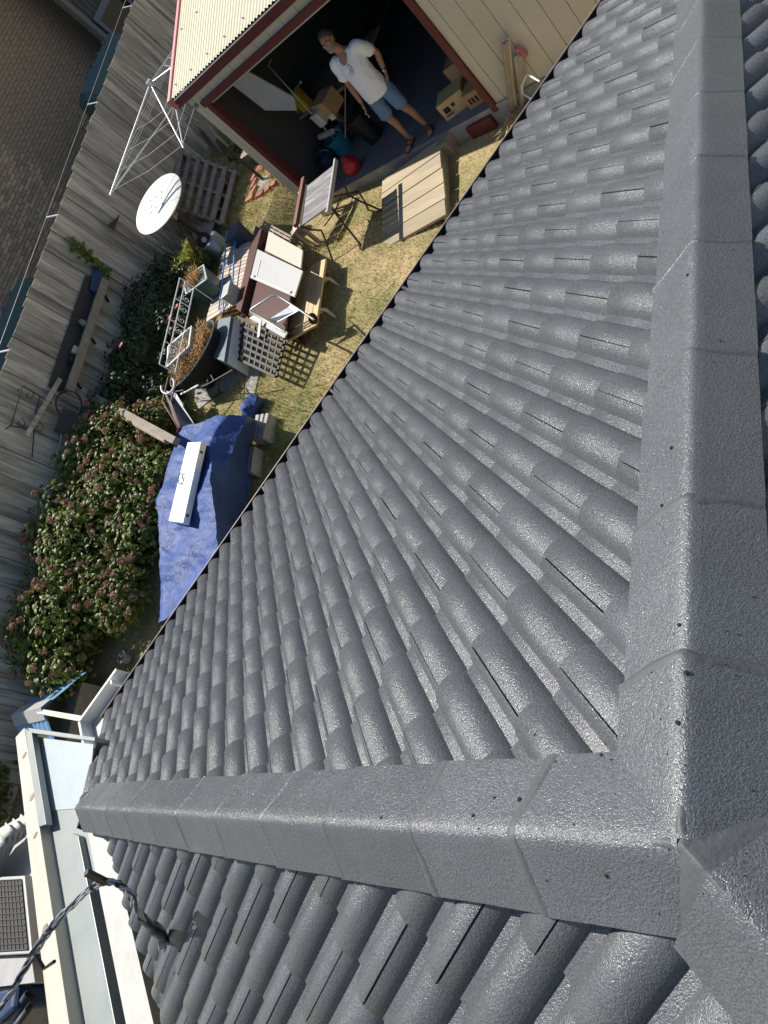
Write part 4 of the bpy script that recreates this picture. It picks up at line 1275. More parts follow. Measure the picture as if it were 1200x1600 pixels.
limb(body, [B(0.14, -0.01, 1.39), shR, lerp(shR, elR, 0.5), elR, lerp(elR, wrR, 0.35), wrR], [0.062, 0.060, 0.052, 0.041, 0.042, 0.027])
hand(wrL, (wrL - elL) + F * 0.03, F * 0.9 + Rt * 0.3, 0.45)
hand(wrR, V(0, 0, -1) + F * 0.1 - Rt * 0.35, F, 0.5)
ob = man.part('body', body, M['skin'])
remesh(ob, 0.0065, 3)
# T-shirt
ts = MB()
loft(ts, [tor(0.80, 0.198, 0.155, 0.015), tor(0.86, 0.196, 0.158, 0.02), tor(0.98, 0.188, 0.156, 0.022), tor(1.08, 0.182, 0.152, 0.02), tor(1.20, 0.186, 0.142, 0.012), tor(1.30, 0.192, 0.132, 0.0),
          tor(1.375, 0.182, 0.112, -0.01), tor(1.42, 0.150, 0.090, -0.014), tor(1.452, 0.105, 0.074, -0.016)], 24)
for s, sh, el in ((-1, shL, elL), (1, shR, elR)):
    e = lerp(sh, el, 0.72)
    limb(ts, [B(s * 0.12, -0.01, 1.375), sh + UP * 0.002, lerp(sh, el, 0.4), e], [0.075, 0.078, 0.075, 0.078], 14)
ot = man.part('t_shirt', ts, M['tshirt'])
remesh(ot, 0.009, 4)
ft = bpy.data.textures.new('cloth_folds', 'CLOUDS'); ft.noise_scale = 0.09; ft.noise_depth = 1
for o_, s_ in ((ot, 0.022),):
    dm = o_.modifiers.new('folds', 'DISPLACE'); dm.texture = ft; dm.strength = s_; dm.mid_level = 0.5; dm.texture_coords = 'LOCAL'
# scoop of the neckline: a skin-coloured opening with a ribbed edge
mbn = MB()
ring = []
for k in range(25):
    t = 2 * math.pi * k / 24
    r_ = 0.083 * math.cos(t); f_ = 0.075 * math.sin(t)
    z = 1.455 - (0.105 * max(0, math.sin(t)) ** 1.2)
    f2 = f_ + (0.062 * max(0, math.sin(t)))
    ring.append(B(r_, f2 + 0.0, z))
mbn.tube(ring, 0.007, 6)
man.part('neckband', mbn, M['tshirt'], parent=ot, smooth=60)
ch = MB()
rows = []
for i in range(8):
    q = i / 7
    rows.append([lerp(ring[k], B(0.0, 0.055, 1.47), q) + F * (0.006 * math.sin(math.pi * q) + 0.002) for k in range(25)])
ch.grid(rows)
man.part('chest', ch, M['skin'], smooth=60)
# shorts
so = MB()
loft(so, [tor(0.76, 0.150, 0.11), tor(0.84, 0.178, 0.130), tor(0.92, 0.176, 0.132, 0.005), tor(0.985, 0.168, 0.130, 0.012)], 20)
for h, k in ((hipL, kneeL), (hipR, kneeR)):
    limb(so, [h - UP * 0.02, lerp(h, k, 0.45), lerp(h, k, 0.92)], [0.105, 0.104, 0.092], 16)
os_ = man.part('shorts', so, M['denim'])
remesh(os_, 0.009, 4)
dm = os_.modifiers.new('folds', 'DISPLACE'); dm.texture = ft; dm.strength = 0.02; dm.mid_level = 0.5; dm.texture_coords = 'LOCAL'
# hair, beard
ha = MB()
loft(ha, [(Hd(0, -0.045, -0.05), 0.070, 0.062, hr, hf), (Hd(0, -0.030, 0.01), 0.090, 0.086, hr, hf), (Hd(0, -0.020, 0.060), 0.091, 0.104, hr, hf), (Hd(0, -0.012, 0.105), 0.074, 0.092, hr, hf), (Hd(0, -0.012, 0.138), 0.042, 0.052, hr, hf)], 18)
oh = man.part('hair', ha, M['hair']); remesh(oh, 0.008, 2)
be = MB()
loft(be, [(Hd(0, 0.040, -0.132), 0.028, 0.030, hr, hf), (Hd(0, 0.034, -0.112), 0.050, 0.054, hr, hf), (Hd(0, 0.030, -0.088), 0.062, 0.066, hr, hf), (Hd(0, 0.030, -0.072), 0.062, 0.056, hr, hf)], 16)
limb(be, [Hd(-0.036, 0.084, -0.058), Hd(0, 0.100, -0.046), Hd(0.036, 0.084, -0.058)], [0.009, 0.011, 0.009], 8)
obd = man.part('beard', be, M['beard']); remesh(obd, 0.007, 2)
for s in (-1, 1):
    mb = MB(); mb.lathe(Hd(s * 0.031, 0.088, 0.010), [(0.0, 0.008), (0.006, 0.006), (0.010, 0.0), (0.006, -0.006), (0, -0.008)], 10, axis=hf)
    man.part('eye', mb, M['glass_dark'], smooth=60)
# glasses hung on the neckline, watch, cigarette, sandals
mb = MB()
for s in (-1, 1):
    c = B(0.02 + s * 0.012, 0.158, 1.285 + s * 0.032)
    mb.tube([c + Rt * (0.024 * math.cos(t) * 1.0) + UP * (0.026 * math.sin(t)) for t in np.linspace(0, 2 * math.pi, 14)], 0.003, 5)
mb.tube([B(0.02, 0.158, 1.279), B(0.022, 0.158, 1.291)], 0.003, 5)
mb.tube([B(0.045, 0.158, 1.255), B(0.058, 0.155, 1.315), B(0.03, 0.145, 1.36)], 0.003, 5)
man.part('glasses', mb, M['black'])
mb = MB(); wd = (wrR - elR).normalized(); mb.lathe(lerp(elR, wrR, 0.88) - wd * 0.012, [(0.031, 0), (0.034, 0.006), (0.034, 0.018), (0.031, 0.024)], 16, axis=wd)
wch = man.part('watch', mb, M['black'], smooth=60)
mb = MB(); mb.lathe(lerp(elR, wrR, 0.88) + F * 0.033, [(0, 0.004), (0.015, 0.004), (0.017, 0.0)], 14, axis=F); man.part('watch_face', mb, M['alu'], parent=wch)
mb = MB(); c0 = wrL + (wrL - elL).normalized() * 0.15 + F * 0.03; mb.tube([c0, c0 + F * 0.05 - UP * 0.03 + Rt * 0.02], 0.0045, 6); man.part('cigarette', mb, M['white'])
for a, td in ((ankL, toeL), (ankR, toeR)):
    sd2 = V(-td.y, td.x, 0); g = V(a.x, a.y, feet.z)
    mb = MB()
    for z in (0.0, 0.018):
        i0 = len(mb.v)
        mb.v += [g + td * (0.075 + 0.15 * math.cos(t)) + sd2 * ((0.045 + 0.008 * math.cos(t)) * math.sin(t)) + UP * z for t in np.linspace(0, 2 * math.pi, 20, endpoint=False)]
        mb.f.append(tuple(range(i0, i0 + 20)))
    for k in range(20): mb.f.append((k, (k + 1) % 20, 20 + (k + 1) % 20, 20 + k))
    sdl = man.part('sandal', mb, M['leather'])
    mb = MB()
    for o_ in (0.115, 0.06):
        mb.tube([g + td * o_ + sd2 * (0.048 * math.cos(t)) + UP * (0.012 + (0.052 if o_ > 0.1 else 0.078) * math.sin(t)) for t in np.linspace(0, math.pi, 9)], 0.011, 6)
    man.part('strap', mb, M['leather'], parent=sdl, smooth=60)

# ================================================================== things in the yard
def G(p): return V(p.x, p.y, gz(p.x, p.y))
def plank_between(mb, a0, a1, b0, b1, th):
    """board with corners a0,a1 at one end and b0,b1 at the other (top surface)"""
    mb.hexa([p - UP * th for p in (a0, a1, b1, b0)] + [a0, a1, b1, b0])

# ------------------------------------------------------------------ ramp
rm = Thing('plank_ramp', 'sun bleached wooden plank ramp leading down from the shed slab', 'ramp', G(at(645, 300, 0.1)))
rz0, rz1 = 0.24, 0.17
fl, fr_, nl, nr = at(597, 282, rz0), at(686, 216, rz0), at(596, 391, rz1), at(697, 335, rz1)
n = 5
for k in range(n):
    f0, f1 = k / n + 0.006, (k + 1) / n - 0.006
    mb = MB()
    j = random.uniform(-0.012, 0.012)
    plank_between(mb, lerp(fl, nl, f0) + U * j, lerp(fl, nl, f1) + U * j, lerp(fr_, nr, f0) + U * j, lerp(fr_, nr, f1) + U * j, 0.04)
    rm.part('plank', mb, M['ramp_wood'], bevel=0.005)
for s in (0.04, 0.5, 0.96):
    a, b = lerp(fl, fr_, s), lerp(nl, nr, s)
    mb = MB(); mb.hexa([V(p.x, p.y, gz(p.x, p.y) - 0.03) for p in (a - U * .03, a + U * .03, b + U * .03, b - U * .03)] + [p - UP * 0.042 for p in (a - U * .03, a + U * .03, b + U * .03, b - U * .03)])
    rm.part('bearer', mb, M['old_wood'])
# kerb block beside it
mb = MB(); p = at(702, 222, 0.12); mb.box(p, 0.35, 0.18, 0.26, N, U, UP)
single('timber_step', 'dark timber step block beside the top of the ramp', 'step', mb, M['old_wood'], bevel=0.01)
mb = MB(); p = G(at(758, 196, 0.05)); mb.box(p + UP * 0.09, 0.4, 0.2, 0.18, U, N, UP)
single('maroon_block', 'faded maroon block on the ground below the right door jamb', 'block', mb, M['maroon'], bevel=0.01)

# ------------------------------------------------------------------ folding table by the door
tb = Thing('garden_table', 'weathered slatted table with curved black metal legs by the shed door', 'table', G(atg(525, 370)))
tz = tb.loc.z + 0.70
c0, c1, c2, c3 = at(479, 291, tz), at(521, 258, tz), at(514, 322, tz), at(470, 353, tz)
n = 7
for k in range(n):
    f0, f1 = k / n + 0.003, (k + 1) / n - 0.003
    mb = MB(); plank_between(mb, lerp(c0, c3, f0), lerp(c0, c3, f1), lerp(c1, c2, f0), lerp(c1, c2, f1), 0.02)
    tb.part('slat', mb, mat('grey_table_slat_%d' % k, (0.20 + 0.03 * random.random(), 0.20, 0.20), 0.75, var=0.5, scale=9, stretch=(U, 6), dirt=(0.5, 0.5, 0.5), dirt_amt=0.5, dscale=8), bevel=0.003)
e0, e1 = at(525, 250, tz + .01), at(513, 333, tz + 0.01)
mb = MB(); mb.bar(e0, e1, 0.03, 0.06); tb.part('edge_rail', mb, M['offwhite'])
mb = MB(); mb.bar(lerp(c0, c3, -0.02) - UP * .02, lerp(c0, c3, 1.02) - UP * .02, 0.03, 0.05); tb.part('edge_rail', mb, M['dark_metal'])
ctr = (c0 + c1 + c2 + c3) / 4
for top, foot in ((c3, atg(521, 408)), (c2, atg(566, 385)), (c0, atg(560, 300)), (c1, atg(597, 330))):
    f = V(foot.x, foot.y, gz(foot.x, foot.y) + 0.012)
    knee = lerp(top, f, 0.45); knee = lerp(knee, V(ctr.x, ctr.y, knee.z), 0.35)
    mb = MB(); mb.tube([top - UP * .02, lerp(top, knee, 0.5) + (top - ctr) * 0.05, knee, lerp(knee, f, 0.45) - (f - ctr) * 0.04, lerp(knee, f, 0.85), f], 0.014, 7)
    tb.part('leg', mb, M['dark_metal'], smooth=60)
for a, b in ((c3, c1), (c0, c2)):
    mb = MB(); mb.tube([lerp(a, b, 0.22) - UP * 0.30, lerp(a, b, 0.5) - UP * 0.34, lerp(a, b, 0.78) - UP * 0.30], 0.010, 6)
    tb.part('brace', mb, M['dark_metal'], smooth=60)
# trestle of pale boards with a brown rail beside it
tr = Thing('timber_trestle', 'pale plank trestle with a brown rail on top beside the slatted table', 'trestle', G(atg(470, 345)))
z1 = tr.loc.z + 0.52
a, b = at(479, 282, z1), at(466, 356, z1)
mb = MB(); mb.bar(a + UP * .05, b + UP * .05, 0.075, 0.06); tr.part('rail', mb, M['brown_rail'], bevel=0.005)
sidew = (b - a).cross(UP).normalized()
if sidew.dot(RX) > 0: sidew = -sidew
for k in range(4):
    f0, f1 = k / 4 + 0.01, (k + 1) / 4 - 0.01
    mb = MB(); p, q = lerp(a, b, f0), lerp(a, b, f1)
    plank_between(mb, p + sidew * 0.04, q + sidew * 0.04, p + sidew * 0.20 - UP * .03, q + sidew * 0.20 - UP * .03, 0.02)
    tr.part('board', mb, M['slat_wood'], bevel=0.003)
for f in (0.08, 0.92):
    for s in (0.02, 0.19):
        p = lerp(a, b, f) + sidew * s; g = G(p)
        mb = MB(); mb.bar(p - UP * 0.02, g, 0.05, 0.05, up=U); tr.part('leg', mb, M['slat_wood'])

# ------------------------------------------------------------------ low timber bench
bn = Thing('timber_bench', 'low yellow pine bench of five boards with pale legs on the lawn', 'bench', G(atg(478, 480)))
bz = bn.loc.z + 0.17
far = [at(469, 432, bz), at(477, 423, bz), at(485, 417, bz), at(494, 410, bz), at(502, 406.5, bz), at(509, 404, bz)]
nl_, nr_ = at(446, 534, bz), at(494, 507, bz)
near = [lerp(nl_, nr_, k / 5) for k in range(6)]
for k in range(5):
    mb = MB()
    plank_between(mb, lerp(far[k], far[k + 1], 0.03), lerp(far[k], far[k + 1], 0.97), lerp(near[k], near[k + 1], 0.03), lerp(near[k], near[k + 1], 0.97), 0.035)
    bn.part('board', mb, M['bench_wood'], bevel=0.004)
dirb = (near[5] - far[5]).normalized(); out = (far[5] - far[0]); out = (out - dirb * out.dot(dirb)).normalized()
for f in (0.28, 0.75):
    p = lerp(far[5], near[5], f) - UP * 0.03; q = lerp(far[0], near[0], f) - UP * 0.03
    mb = MB(); mb.bar(p - UP * .03, q - UP * .03, 0.05, 0.05); bn.part('bearer', mb, M['bench_wood'])
    for e, s in ((p, 1), (q, -1)):
        mb = MB(); g = G(e + out * s * 0.04); mb.tube([e - out * s * .03, e + out * s * 0.035 - UP * .06, g], [0.022, 0.024, 0.018], 7); bn.part('leg', mb, M['slat_wood'], smooth=60)

# ------------------------------------------------------------------ sideboard, doors and clutter
Zc = gz(*atg(400, 470).xy)
sb = Thing('sideboard', 'low reddish brown sideboard with a bleached slatted side shelf', 'sideboard', G(atg(385, 470)))
zt2 = Zc + 0.28
q = [at(349, 388, zt2), at(392, 377, zt2), at(372, 472, zt2), at(322, 503, zt2)]
n = 16
for k in range(n):
    f0, f1 = k / n + 0.004, (k + 1) / n - 0.004
    mb = MB(); j = random.uniform(-0.02, 0.02)
    plank_between(mb, lerp(q[0], q[3], f0) + (q[0] - q[1]) * j, lerp(q[0], q[3], f1) + (q[0] - q[1]) * j, lerp(q[1], q[2], f0), lerp(q[1], q[2], f1), 0.03)
    sb.part('slat', mb, M['slat_wood'], bevel=0.003)
zb2 = Zc + 0.29
p0, p1, p2, p3 = at(399, 352, zb2), at(409, 358, zb2), at(376, 487, zb2), at(368, 482, zb2)
mb = MB(); mb.hexa([V(p.x, p.y, gz(p.x, p.y)) for p in (p0, p1, p2, p3)] + [p0, p1, p2, p3]); sb.part('back_panel', mb, M['brown_wood'], bevel=0.006)
zd = Zc + 0.19
d0, d1, d2, d3 = at(404, 372, zd), at(463, 404, zd), at(445, 517, zd), at(379, 488, zd)
mb = MB(); plank_between(mb, d0, d1, d3, d2, 0.03); sb.part('top', mb, M['brown_wood'], bevel=0.004)
for a, b in ((lerp(d3, d2, 0.04), lerp(d3, d2, 0.96)),):
    mb = MB(); mb.hexa([G(a), G(b), G(b) + (d1 - d2) * 0.03, G(a) + (d1 - d2) * 0.03] + [p - UP * 0.032 for p in (a, b, b + (d1 - d2) * 0.03, a + (d1 - d2) * 0.03)])
    sb.part('end_panel', mb, M['brown_wood'])
for a, b in ((lerp(d1, d2, 0.02), lerp(d1, d2, 0.98)),):
    inn_ = (d0 - d1) * 0.03
    mb = MB(); mb.hexa([G(a), G(b), G(b) + inn_, G(a) + inn_] + [p - UP * 0.032 for p in (a, b, b + inn_, a + inn_)])
    pass
for f in (0.06, 0.94):
    for e in (q[0], q[3]):
        e2 = q[1] if e is q[0] else q[2]
        p = lerp(e, e2, f); mb = MB(); mb.bar(p - UP * .03, G(p), 0.05, 0.05, up=U); sb.part('leg', mb, M['slat_wood'])
# cupboard doors lying on it
def lying_door(name, label, px, z, m, groove=True, knob=True, th=0.022, tiltz=(0, 0, 0, 0)):
    c = [at(x, y, z + dz) for (x, y), dz in zip(px, tiltz)]
    t = Thing(name, label, 'door', (c[0] + c[1] + c[2] + c[3]) / 4 - UP * th)
    mb = MB(); plank_between(mb, c[0], c[1], c[3], c[2], th); o = t.part('panel', mb, m, bevel=0.004)
    if groove:
        mb = MB(); a, b = lerp(c[0], c[3], 0.30) * 0.86 + lerp(c[1], c[2], 0.30) * 0.14, lerp(c[0], c[3], 0.86) * 0.86 + lerp(c[1], c[2], 0.86) * 0.14
        mb.bar(a + UP * .005, b + UP * .005, 0.012, 0.008); t.part('handle', mb, M['alu'])
        e0, e1 = lerp(c[3], c[0], 0.06), lerp(c[2], c[1], 0.06)
        mb = MB(); mb.bar(e0 + UP * .003, e1 + UP * .003, 0.015, 0.005); t.part('edge_strip', mb, mat('pale_blue_edging', (0.55, 0.58, 0.66), 0.5))
    if knob:
        for f in (0.10, 0.92):
            mb = MB(); mb.lathe(lerp(lerp(c[3], c[2], f), lerp(c[0], c[1], f), 0.09), [(0.022, 0), (0.022, 0.010), (0.008, 0.016), (0, 0.016)], 12); t.part('hinge', mb, M['dark_metal'])
    return t
lying_door('cupboard_door', 'off white cupboard door with handle lying on the brown sideboard', [(402, 389), (473, 423), (460, 464), (391, 434)], Zc + 0.28, M['offwhite'], tiltz=(0.05, 0, -0.03, 0.02))
lying_door('cupboard_door', 'cream cupboard door lying behind the off white door', [(420, 361), (473, 391), (470, 419), (414, 391)], Zc + 0.24, M['cream_lam'], groove=False, knob=False, tiltz=(0.02, -0.02, -0.02, 0.02))
# small lattice panel at the far end
def lattice(name, label, px, z, nu, nv, w, m, th=0.012, zoff=(0, 0, 0, 0)):
    c = [at(x, y, z + dz) for (x, y), dz in zip(px, zoff)]
    t = Thing(name, label, 'lattice', sum(c, V(0, 0, 0)) / 4)
    for k in range(nu):
        f = k / (nu - 1); mb = MB(); mb.bar(lerp(c[0], c[1], f), lerp(c[3], c[2], f), w, th); t.part('bar', mb, m)
    for k in range(nv):
        f = k / (nv - 1); mb = MB(); mb.bar(lerp(c[0], c[3], f) + UP * th * 1.05, lerp(c[1], c[2], f) + UP * th * 1.05, w, th); t.part('cross_bar', mb, m)
    return t
lattice('garden_trellis', 'small weathered trellis beyond the cream door', [(413, 347), (456, 371), (452, 380), (409, 357)], Zc + 0.16, 6, 3, 0.03, M['old_wood'])
# white storage tub and blue bin on the slats
c = at(369, 464, zt2); t = Thing('storage_tub', 'small off white plastic tub on the near end of the slats', 'tub', c)
ax = (q[2] - q[1]).normalized(); ay = UP.cross(ax)
mb = MB(); mb.box(c + UP * 0.09, 0.26, 0.16, 0.18, ax, ay, UP); t.part('body', mb, M['offwhite'], bevel=0.012)
mb = MB(); mb.box(c + UP * 0.19, 0.28, 0.18, 0.02, ax, ay, UP); t.part('lid', mb, M['offwhite'], bevel=0.006)
c = G(atg(392, 384)); t = Thing('plastic_bin', 'navy blue plastic bin at the far end of the slatted shelf', 'bin', c)
mb = MB(); mb.hexa([c + ax * i * 0.12 + ay * j * 0.11 for i, j in ((-1, -1), (1, -1), (1, 1), (-1, 1))] + [c + UP * 0.36 + ax * i * 0.15 + ay * j * 0.14 for i, j in ((-1, -1), (1, -1), (1, 1), (-1, 1))])
t.part('body', mb, M['blue_dark'], bevel=0.015)
mb = MB(); mb.box(c + UP * 0.37, 0.33, 0.31, 0.025, ax, ay, UP); t.part('rim', mb, M['blue_dark'], bevel=0.008)
# blue tubular frame across the slats
bf = Thing('tube_frame', 'light blue tubular ladder frame lying across the slatted shelf', 'frame', at(355, 430, zt2))
zz = zt2 + 0.05
ra = [at(354, 362, zz + .12), at(367, 378, zz + .06), at(363, 455, zz), at(348, 488, zz), at(342, 483, zz), at(345, 458, zz)]
rb = [at(366, 350, zz + .1), at(366, 375, zz + 0.05)]
for pts in (ra, [at(354, 362, zz + .12), at(352, 395, zz + .05), at(345, 458, zz)], rb):
    mb = MB(); mb.tube(pts, 0.014, 8); bf.part('rail', mb, M['blue_frame'], smooth=60)
for (a, b) in (((353, 392), (366, 384)), ((350, 420), (365, 412)), ((348, 448), (363, 442))):
    mb = MB(); mb.tube([at(*a, zz + .02), at(*b, zz + .02)], 0.011, 7); bf.part('rung', mb, M['blue_frame'], smooth=60)
# hand trolley
ht = Thing('hand_trolley', 'bright steel hand trolley with grey plate tipped over the bench', 'trolley', at(447, 515, bz))
hz = lambda x: Zc + 0.40 + 0.30 * sstep(480, 395, x)
loop = [(490, 499), (468, 484), (440, 466), (431, 462), (424, 463), (394, 482), (391, 486), (394, 489), (411, 498), (430, 510), (446, 519)]
mb = MB(); mb.tube([at(x, y, Zc + 0.20 + 0.36 * min(1, max(0, (492 - x) / 70))) for x, y in loop], 0.016, 8); fr2 = ht.part('frame', mb, M['chrome'], smooth=60)
pl = [at(454, 476, Zc + .36), at(467, 485, Zc + .30), at(430, 505, Zc + .36), at(419, 498, Zc + .44)]
mb = MB(); plank_between(mb, pl[0], pl[1], pl[3], pl[2], 0.006); ht.part('plate', mb, M['galv'])
for x, y in ((489, 498), (446, 520)):
    c = at(x, y, bz + 0.07); mb = MB(); axw = (at(489, 498, bz) - at(446, 520, bz)).normalized()
    mb.lathe(c, [(0.02, -0.02), (0.06, -0.022), (0.075, -0.012), (0.075, 0.012), (0.06, 0.022), (0.02, 0.02)], 18, axis=axw); w_ = ht.part('wheel', mb, M['rubber'], smooth=50)
mb = MB(); mb.tube([at(489, 498, bz + .07), at(446, 520, bz + .07)], 0.009, 6); ht.part('axle', mb, M['dark_metal'])
mb = MB(); mb.tube([at(478, 503, bz + .06), at(455, 516, bz + .06)], 0.007, 6); ht.part('toe_bar', mb, M['chrome'])
# brown panel leaning behind the trolley already is the sideboard top; white shelf boards and black crate
c_ = [at(389, 497, Zc + .24), at(396, 492, Zc + .24), at(449, 519, Zc + .18), at(444, 528, Zc + .18)]
mb = MB(); plank_between(mb, c_[0], c_[1], c_[3], c_[2], 0.018)
single('shelf_board', 'narrow off white shelf board lying across the black lattice', 'board', mb, M['offwhite'], bevel=0.003)
mb = MB(); mb.bar(at(407, 502, Zc + .27), at(404, 527, Zc + .24), 0.06, 0.016)
single('short_board', 'short off white board crossing the long shelf board', 'board', mb, M['offwhite'], bevel=0.003)
lattice('plastic_lattice', 'black plastic lattice lying beside the grey metal box', [(374, 497), (446, 530), (432, 590), (366, 558)], Zc + 0.06, 9, 7, 0.035, M['black'], th=0.02, zoff=(0.12, 0.06, 0.0, 0.08))
mb_t = Thing('metal_box', 'long grey painted metal box standing beside the black lattice', 'metal box', G(atg(362, 560)))
zb3 = Zc + 0.34
m_ = [at(343, 500, zb3), at(363, 495, zb3), at(352, 566, zb3), at(335, 560, zb3)]
mb = MB(); mb.hexa([V(p.x, p.y, gz(p.x, p.y)) for p in m_] + m_); mb_t.part('body', mb, M['grey_steel'], bevel=0.012)
mb = MB(); mb.hexa([p + UP * 0.001 for p in m_] + [p + UP * 0.022 for p in m_]); mb_t.part('lid', mb, M['grey_steel'], bevel=0.006)
side_o = (m_[1] - m_[0]).normalized() * 0.012
mb = MB(); a, b = m_[1] + side_o, m_[2] + side_o; mb.hexa([V(p.x, p.y, gz(p.x, p.y) + .02) for p in (a - side_o, a, b, b - side_o)] + [p - UP * 0.03 for p in (a - side_o, a, b, b - side_o)]); mb_t.part('sunlit_side', mb, M['white'])  # white colour stands in for sunlight on this face of the grey box

# ------------------------------------------------------------------ grass tufts
def tuft(mb, c, r, h, n, spread=1.0, w=0.006, droop=0.3):
    for _ in range(n):
        t = random.uniform(0, 6.283); rr = r * math.sqrt(random.random())
        b = c + V(rr * math.cos(t), rr * math.sin(t), 0)
        t2 = t + random.uniform(-0.9, 0.9)
        hh = h * random.uniform(0.55, 1.1); l = spread * hh * random.uniform(0.15, 0.9)
        o = V(math.cos(t2), math.sin(t2), 0); s = V(-o.y, o.x, 0) * w
        m1 = b + o * l * 0.4 + UP * hh * 0.8; e = b + o * l + UP * (hh * (1 - droop * random.random()))
        mb.quad(b - s, b + s, m1 + s * 0.8, m1 - s * 0.8); mb.tri(m1 - s * 0.8, m1 + s * 0.8, e)

# ------------------------------------------------------------------ tub planters
def tub(name, label, cpx, z_rim, ra, rb, hgt, axis, m, plant, pn):
    c = at(*cpx, z_rim); g = V(c.x, c.y, z_rim - hgt)
    t = Thing(name, label, 'planter', g)
    mb = MB(); ax_ = Vector(axis).normalized()
    mb.lathe(g, [(0.0, 0.0), (0.62, 0.0), (0.85, hgt * 0.5), (1.0, hgt), (1.03, hgt), (0.96, hgt - 0.015), (0.8, hgt * 0.55), (0.0, hgt * 0.5)], 28, sx=ra, sy=rb, ax=ax_)
    t.part('tub', mb, m, smooth=50)
    mb = MB(); mb.tube([c + ax_ * (ra * 1.02 * math.cos(x)) + UP.cross(ax_) * (rb * 1.02 * math.sin(x)) for x in np.linspace(0, 2 * math.pi, 33)], 0.010, 6)
    t.part('rim', mb, M['grey_steel'], smooth=60)
    mb = MB(); mb.lathe(g, [(0.0, hgt - 0.05), (0.9, hgt - 0.06)], 20, sx=ra, sy=rb, ax=ax_); t.part('soil', mb, M['bark'])
    mb = MB()
    for _ in range(pn):
        x = random.uniform(0, 6.283); r_ = math.sqrt(random.random()) * 0.85
        tuft(mb, c + ax_ * (ra * r_ * math.cos(x)) + UP.cross(ax_) * (rb * r_ * math.sin(x)) - UP * 0.05, 0.04, 0.17, 16, 1.3)
    t.part('dry_grass', mb, plant, kind='stuff')
    return t
tz_ = gz(*atg(320, 590).xy) + 0.46
axd = at(330, 505, tz_) - at(268, 602, tz_)
tub('planter_tub', 'black half barrel tub full of dry brown grass', (300, 553), tz_, 0.56, 0.37, 0.46, axd, M['black'], M['dry'], 60)
# white crate in it
c4 = [at(263, 541, tz_ + .13), at(299, 510, tz_ + .13), at(295, 541, tz_ + .13), at(261, 573, tz_ + .13)]
cr = Thing('plastic_crate', 'white open plastic crate sitting in the grass filled tub', 'crate', sum(c4, V(0, 0, 0)) / 4 - UP * 0.15)
for k in range(4):
    a, b = c4[k], c4[(k + 1) % 4]
    mb = MB(); mb.bar(a - UP * 0.075, b - UP * 0.075, 0.012, 0.15); cr.part('side', mb, M['white_paint'])
    mb = MB(); mb.bar(a, b, 0.03, 0.012); cr.part('rim', mb, M['white'])
mb = MB(); mb.quad(*[p - UP * 0.145 for p in c4]); cr.part('base', mb, M['offwhite'])
mb = MB(); tuft(mb, sum(c4, V(0, 0, 0)) / 4 - UP * 0.14, 0.2, 0.14, 120, 1.0); cr.part('straw', mb, M['straw'], kind='stuff')
# green trough planter
gp = [at(288, 436, 0), at(319, 415, 0)]
zg_ = gz(*atg(322, 458).xy) + 0.42
g4 = [at(288, 437, zg_), at(319, 415, zg_), at(324, 437, zg_), at(292, 460, zg_)]
tp = Thing('trough_planter', 'dark green trough planter with dry grass behind the slatted shelf', 'planter', G(sum(g4, V(0, 0, 0)) / 4))
b4 = [lerp(p, tp.loc + UP * (p.z - tp.loc.z), 0.15) for p in g4]
mb = MB(); mb.hexa([V(p.x, p.y, gz(p.x, p.y)) for p in b4] + [p for p in g4]); tp.part('trough', mb, M['tank'], bevel=0.02)
for k in range(4):
    mb = MB(); mb.bar(g4[k] + UP * .01, g4[(k + 1) % 4] + UP * .01, 0.03, 0.02); tp.part('rim', mb, M['galv'])
mb = MB(); tuft(mb, sum(g4, V(0, 0, 0)) / 4, 0.16, 0.16, 150, 1.2); tp.part('dry_grass', mb, M['dry'], kind='stuff')

# ------------------------------------------------------------------ shrubs
def leaf_cloud(mb, pts, size, shape='oval', up=0.4):
    for p, nrm in pts:
        n_ = (nrm + V(random.gauss(0, .5), random.gauss(0, .5), random.gauss(0.3, .4)) + UP * up).normalized()
        a_ = n_.cross(V(random.gauss(0, 1), random.gauss(0, 1), random.gauss(0, 1)))
        if a_.length < 0.01: continue
        a_.normalize(); b_ = n_.cross(a_)
        s = size * random.uniform(0.6, 1.25)
        i0 = len(mb.v)
        dr_ = n_ * (-0.16 * s)
        if shape == 'oval':
            mb.v += [p - a_ * s * 0.5, p - a_ * s * .15 + b_ * s * 0.30 + dr_ * .4, p + a_ * s * .25 + b_ * s * .24 + dr_ * .5, p + a_ * s * 0.55 + dr_, p + a_ * s * .25 - b_ * s * .24 + dr_ * .5, p - a_ * s * .15 - b_ * s * 0.30 + dr_ * .4, p + a_ * s * 0.05 + n_ * 0.03 * s]
            for k in range(6): mb.f.append((i0 + k, i0 + (k + 1) % 6, i0 + 6))
        else:
            mb.v += [p - a_ * s * 0.5, p + b_ * s * 0.10, p + a_ * s * 0.5 + dr_, p - b_ * s * 0.10]
            mb.f.append((i0, i0 + 1, i0 + 2, i0 + 3))
def blob_points(blobs, n, inner=0.35):
    out = []
    tot = sum(b[1] ** 2 for b in blobs)
    for c, r, sq in blobs:
        k = int(n * r * r / tot)
        for _ in range(k):
            d = V(random.gauss(0, 1), random.gauss(0, 1), random.gauss(0, 1)).normalized()
            if d.z < -0.5: d.z *= -0.5
            rr = r * (inner + (1 - inner) * random.random() ** 0.45) * random.uniform(0.9, 1.12)
            out.append((c + V(d.x * rr, d.y * rr, d.z * rr * sq), d))
    return out
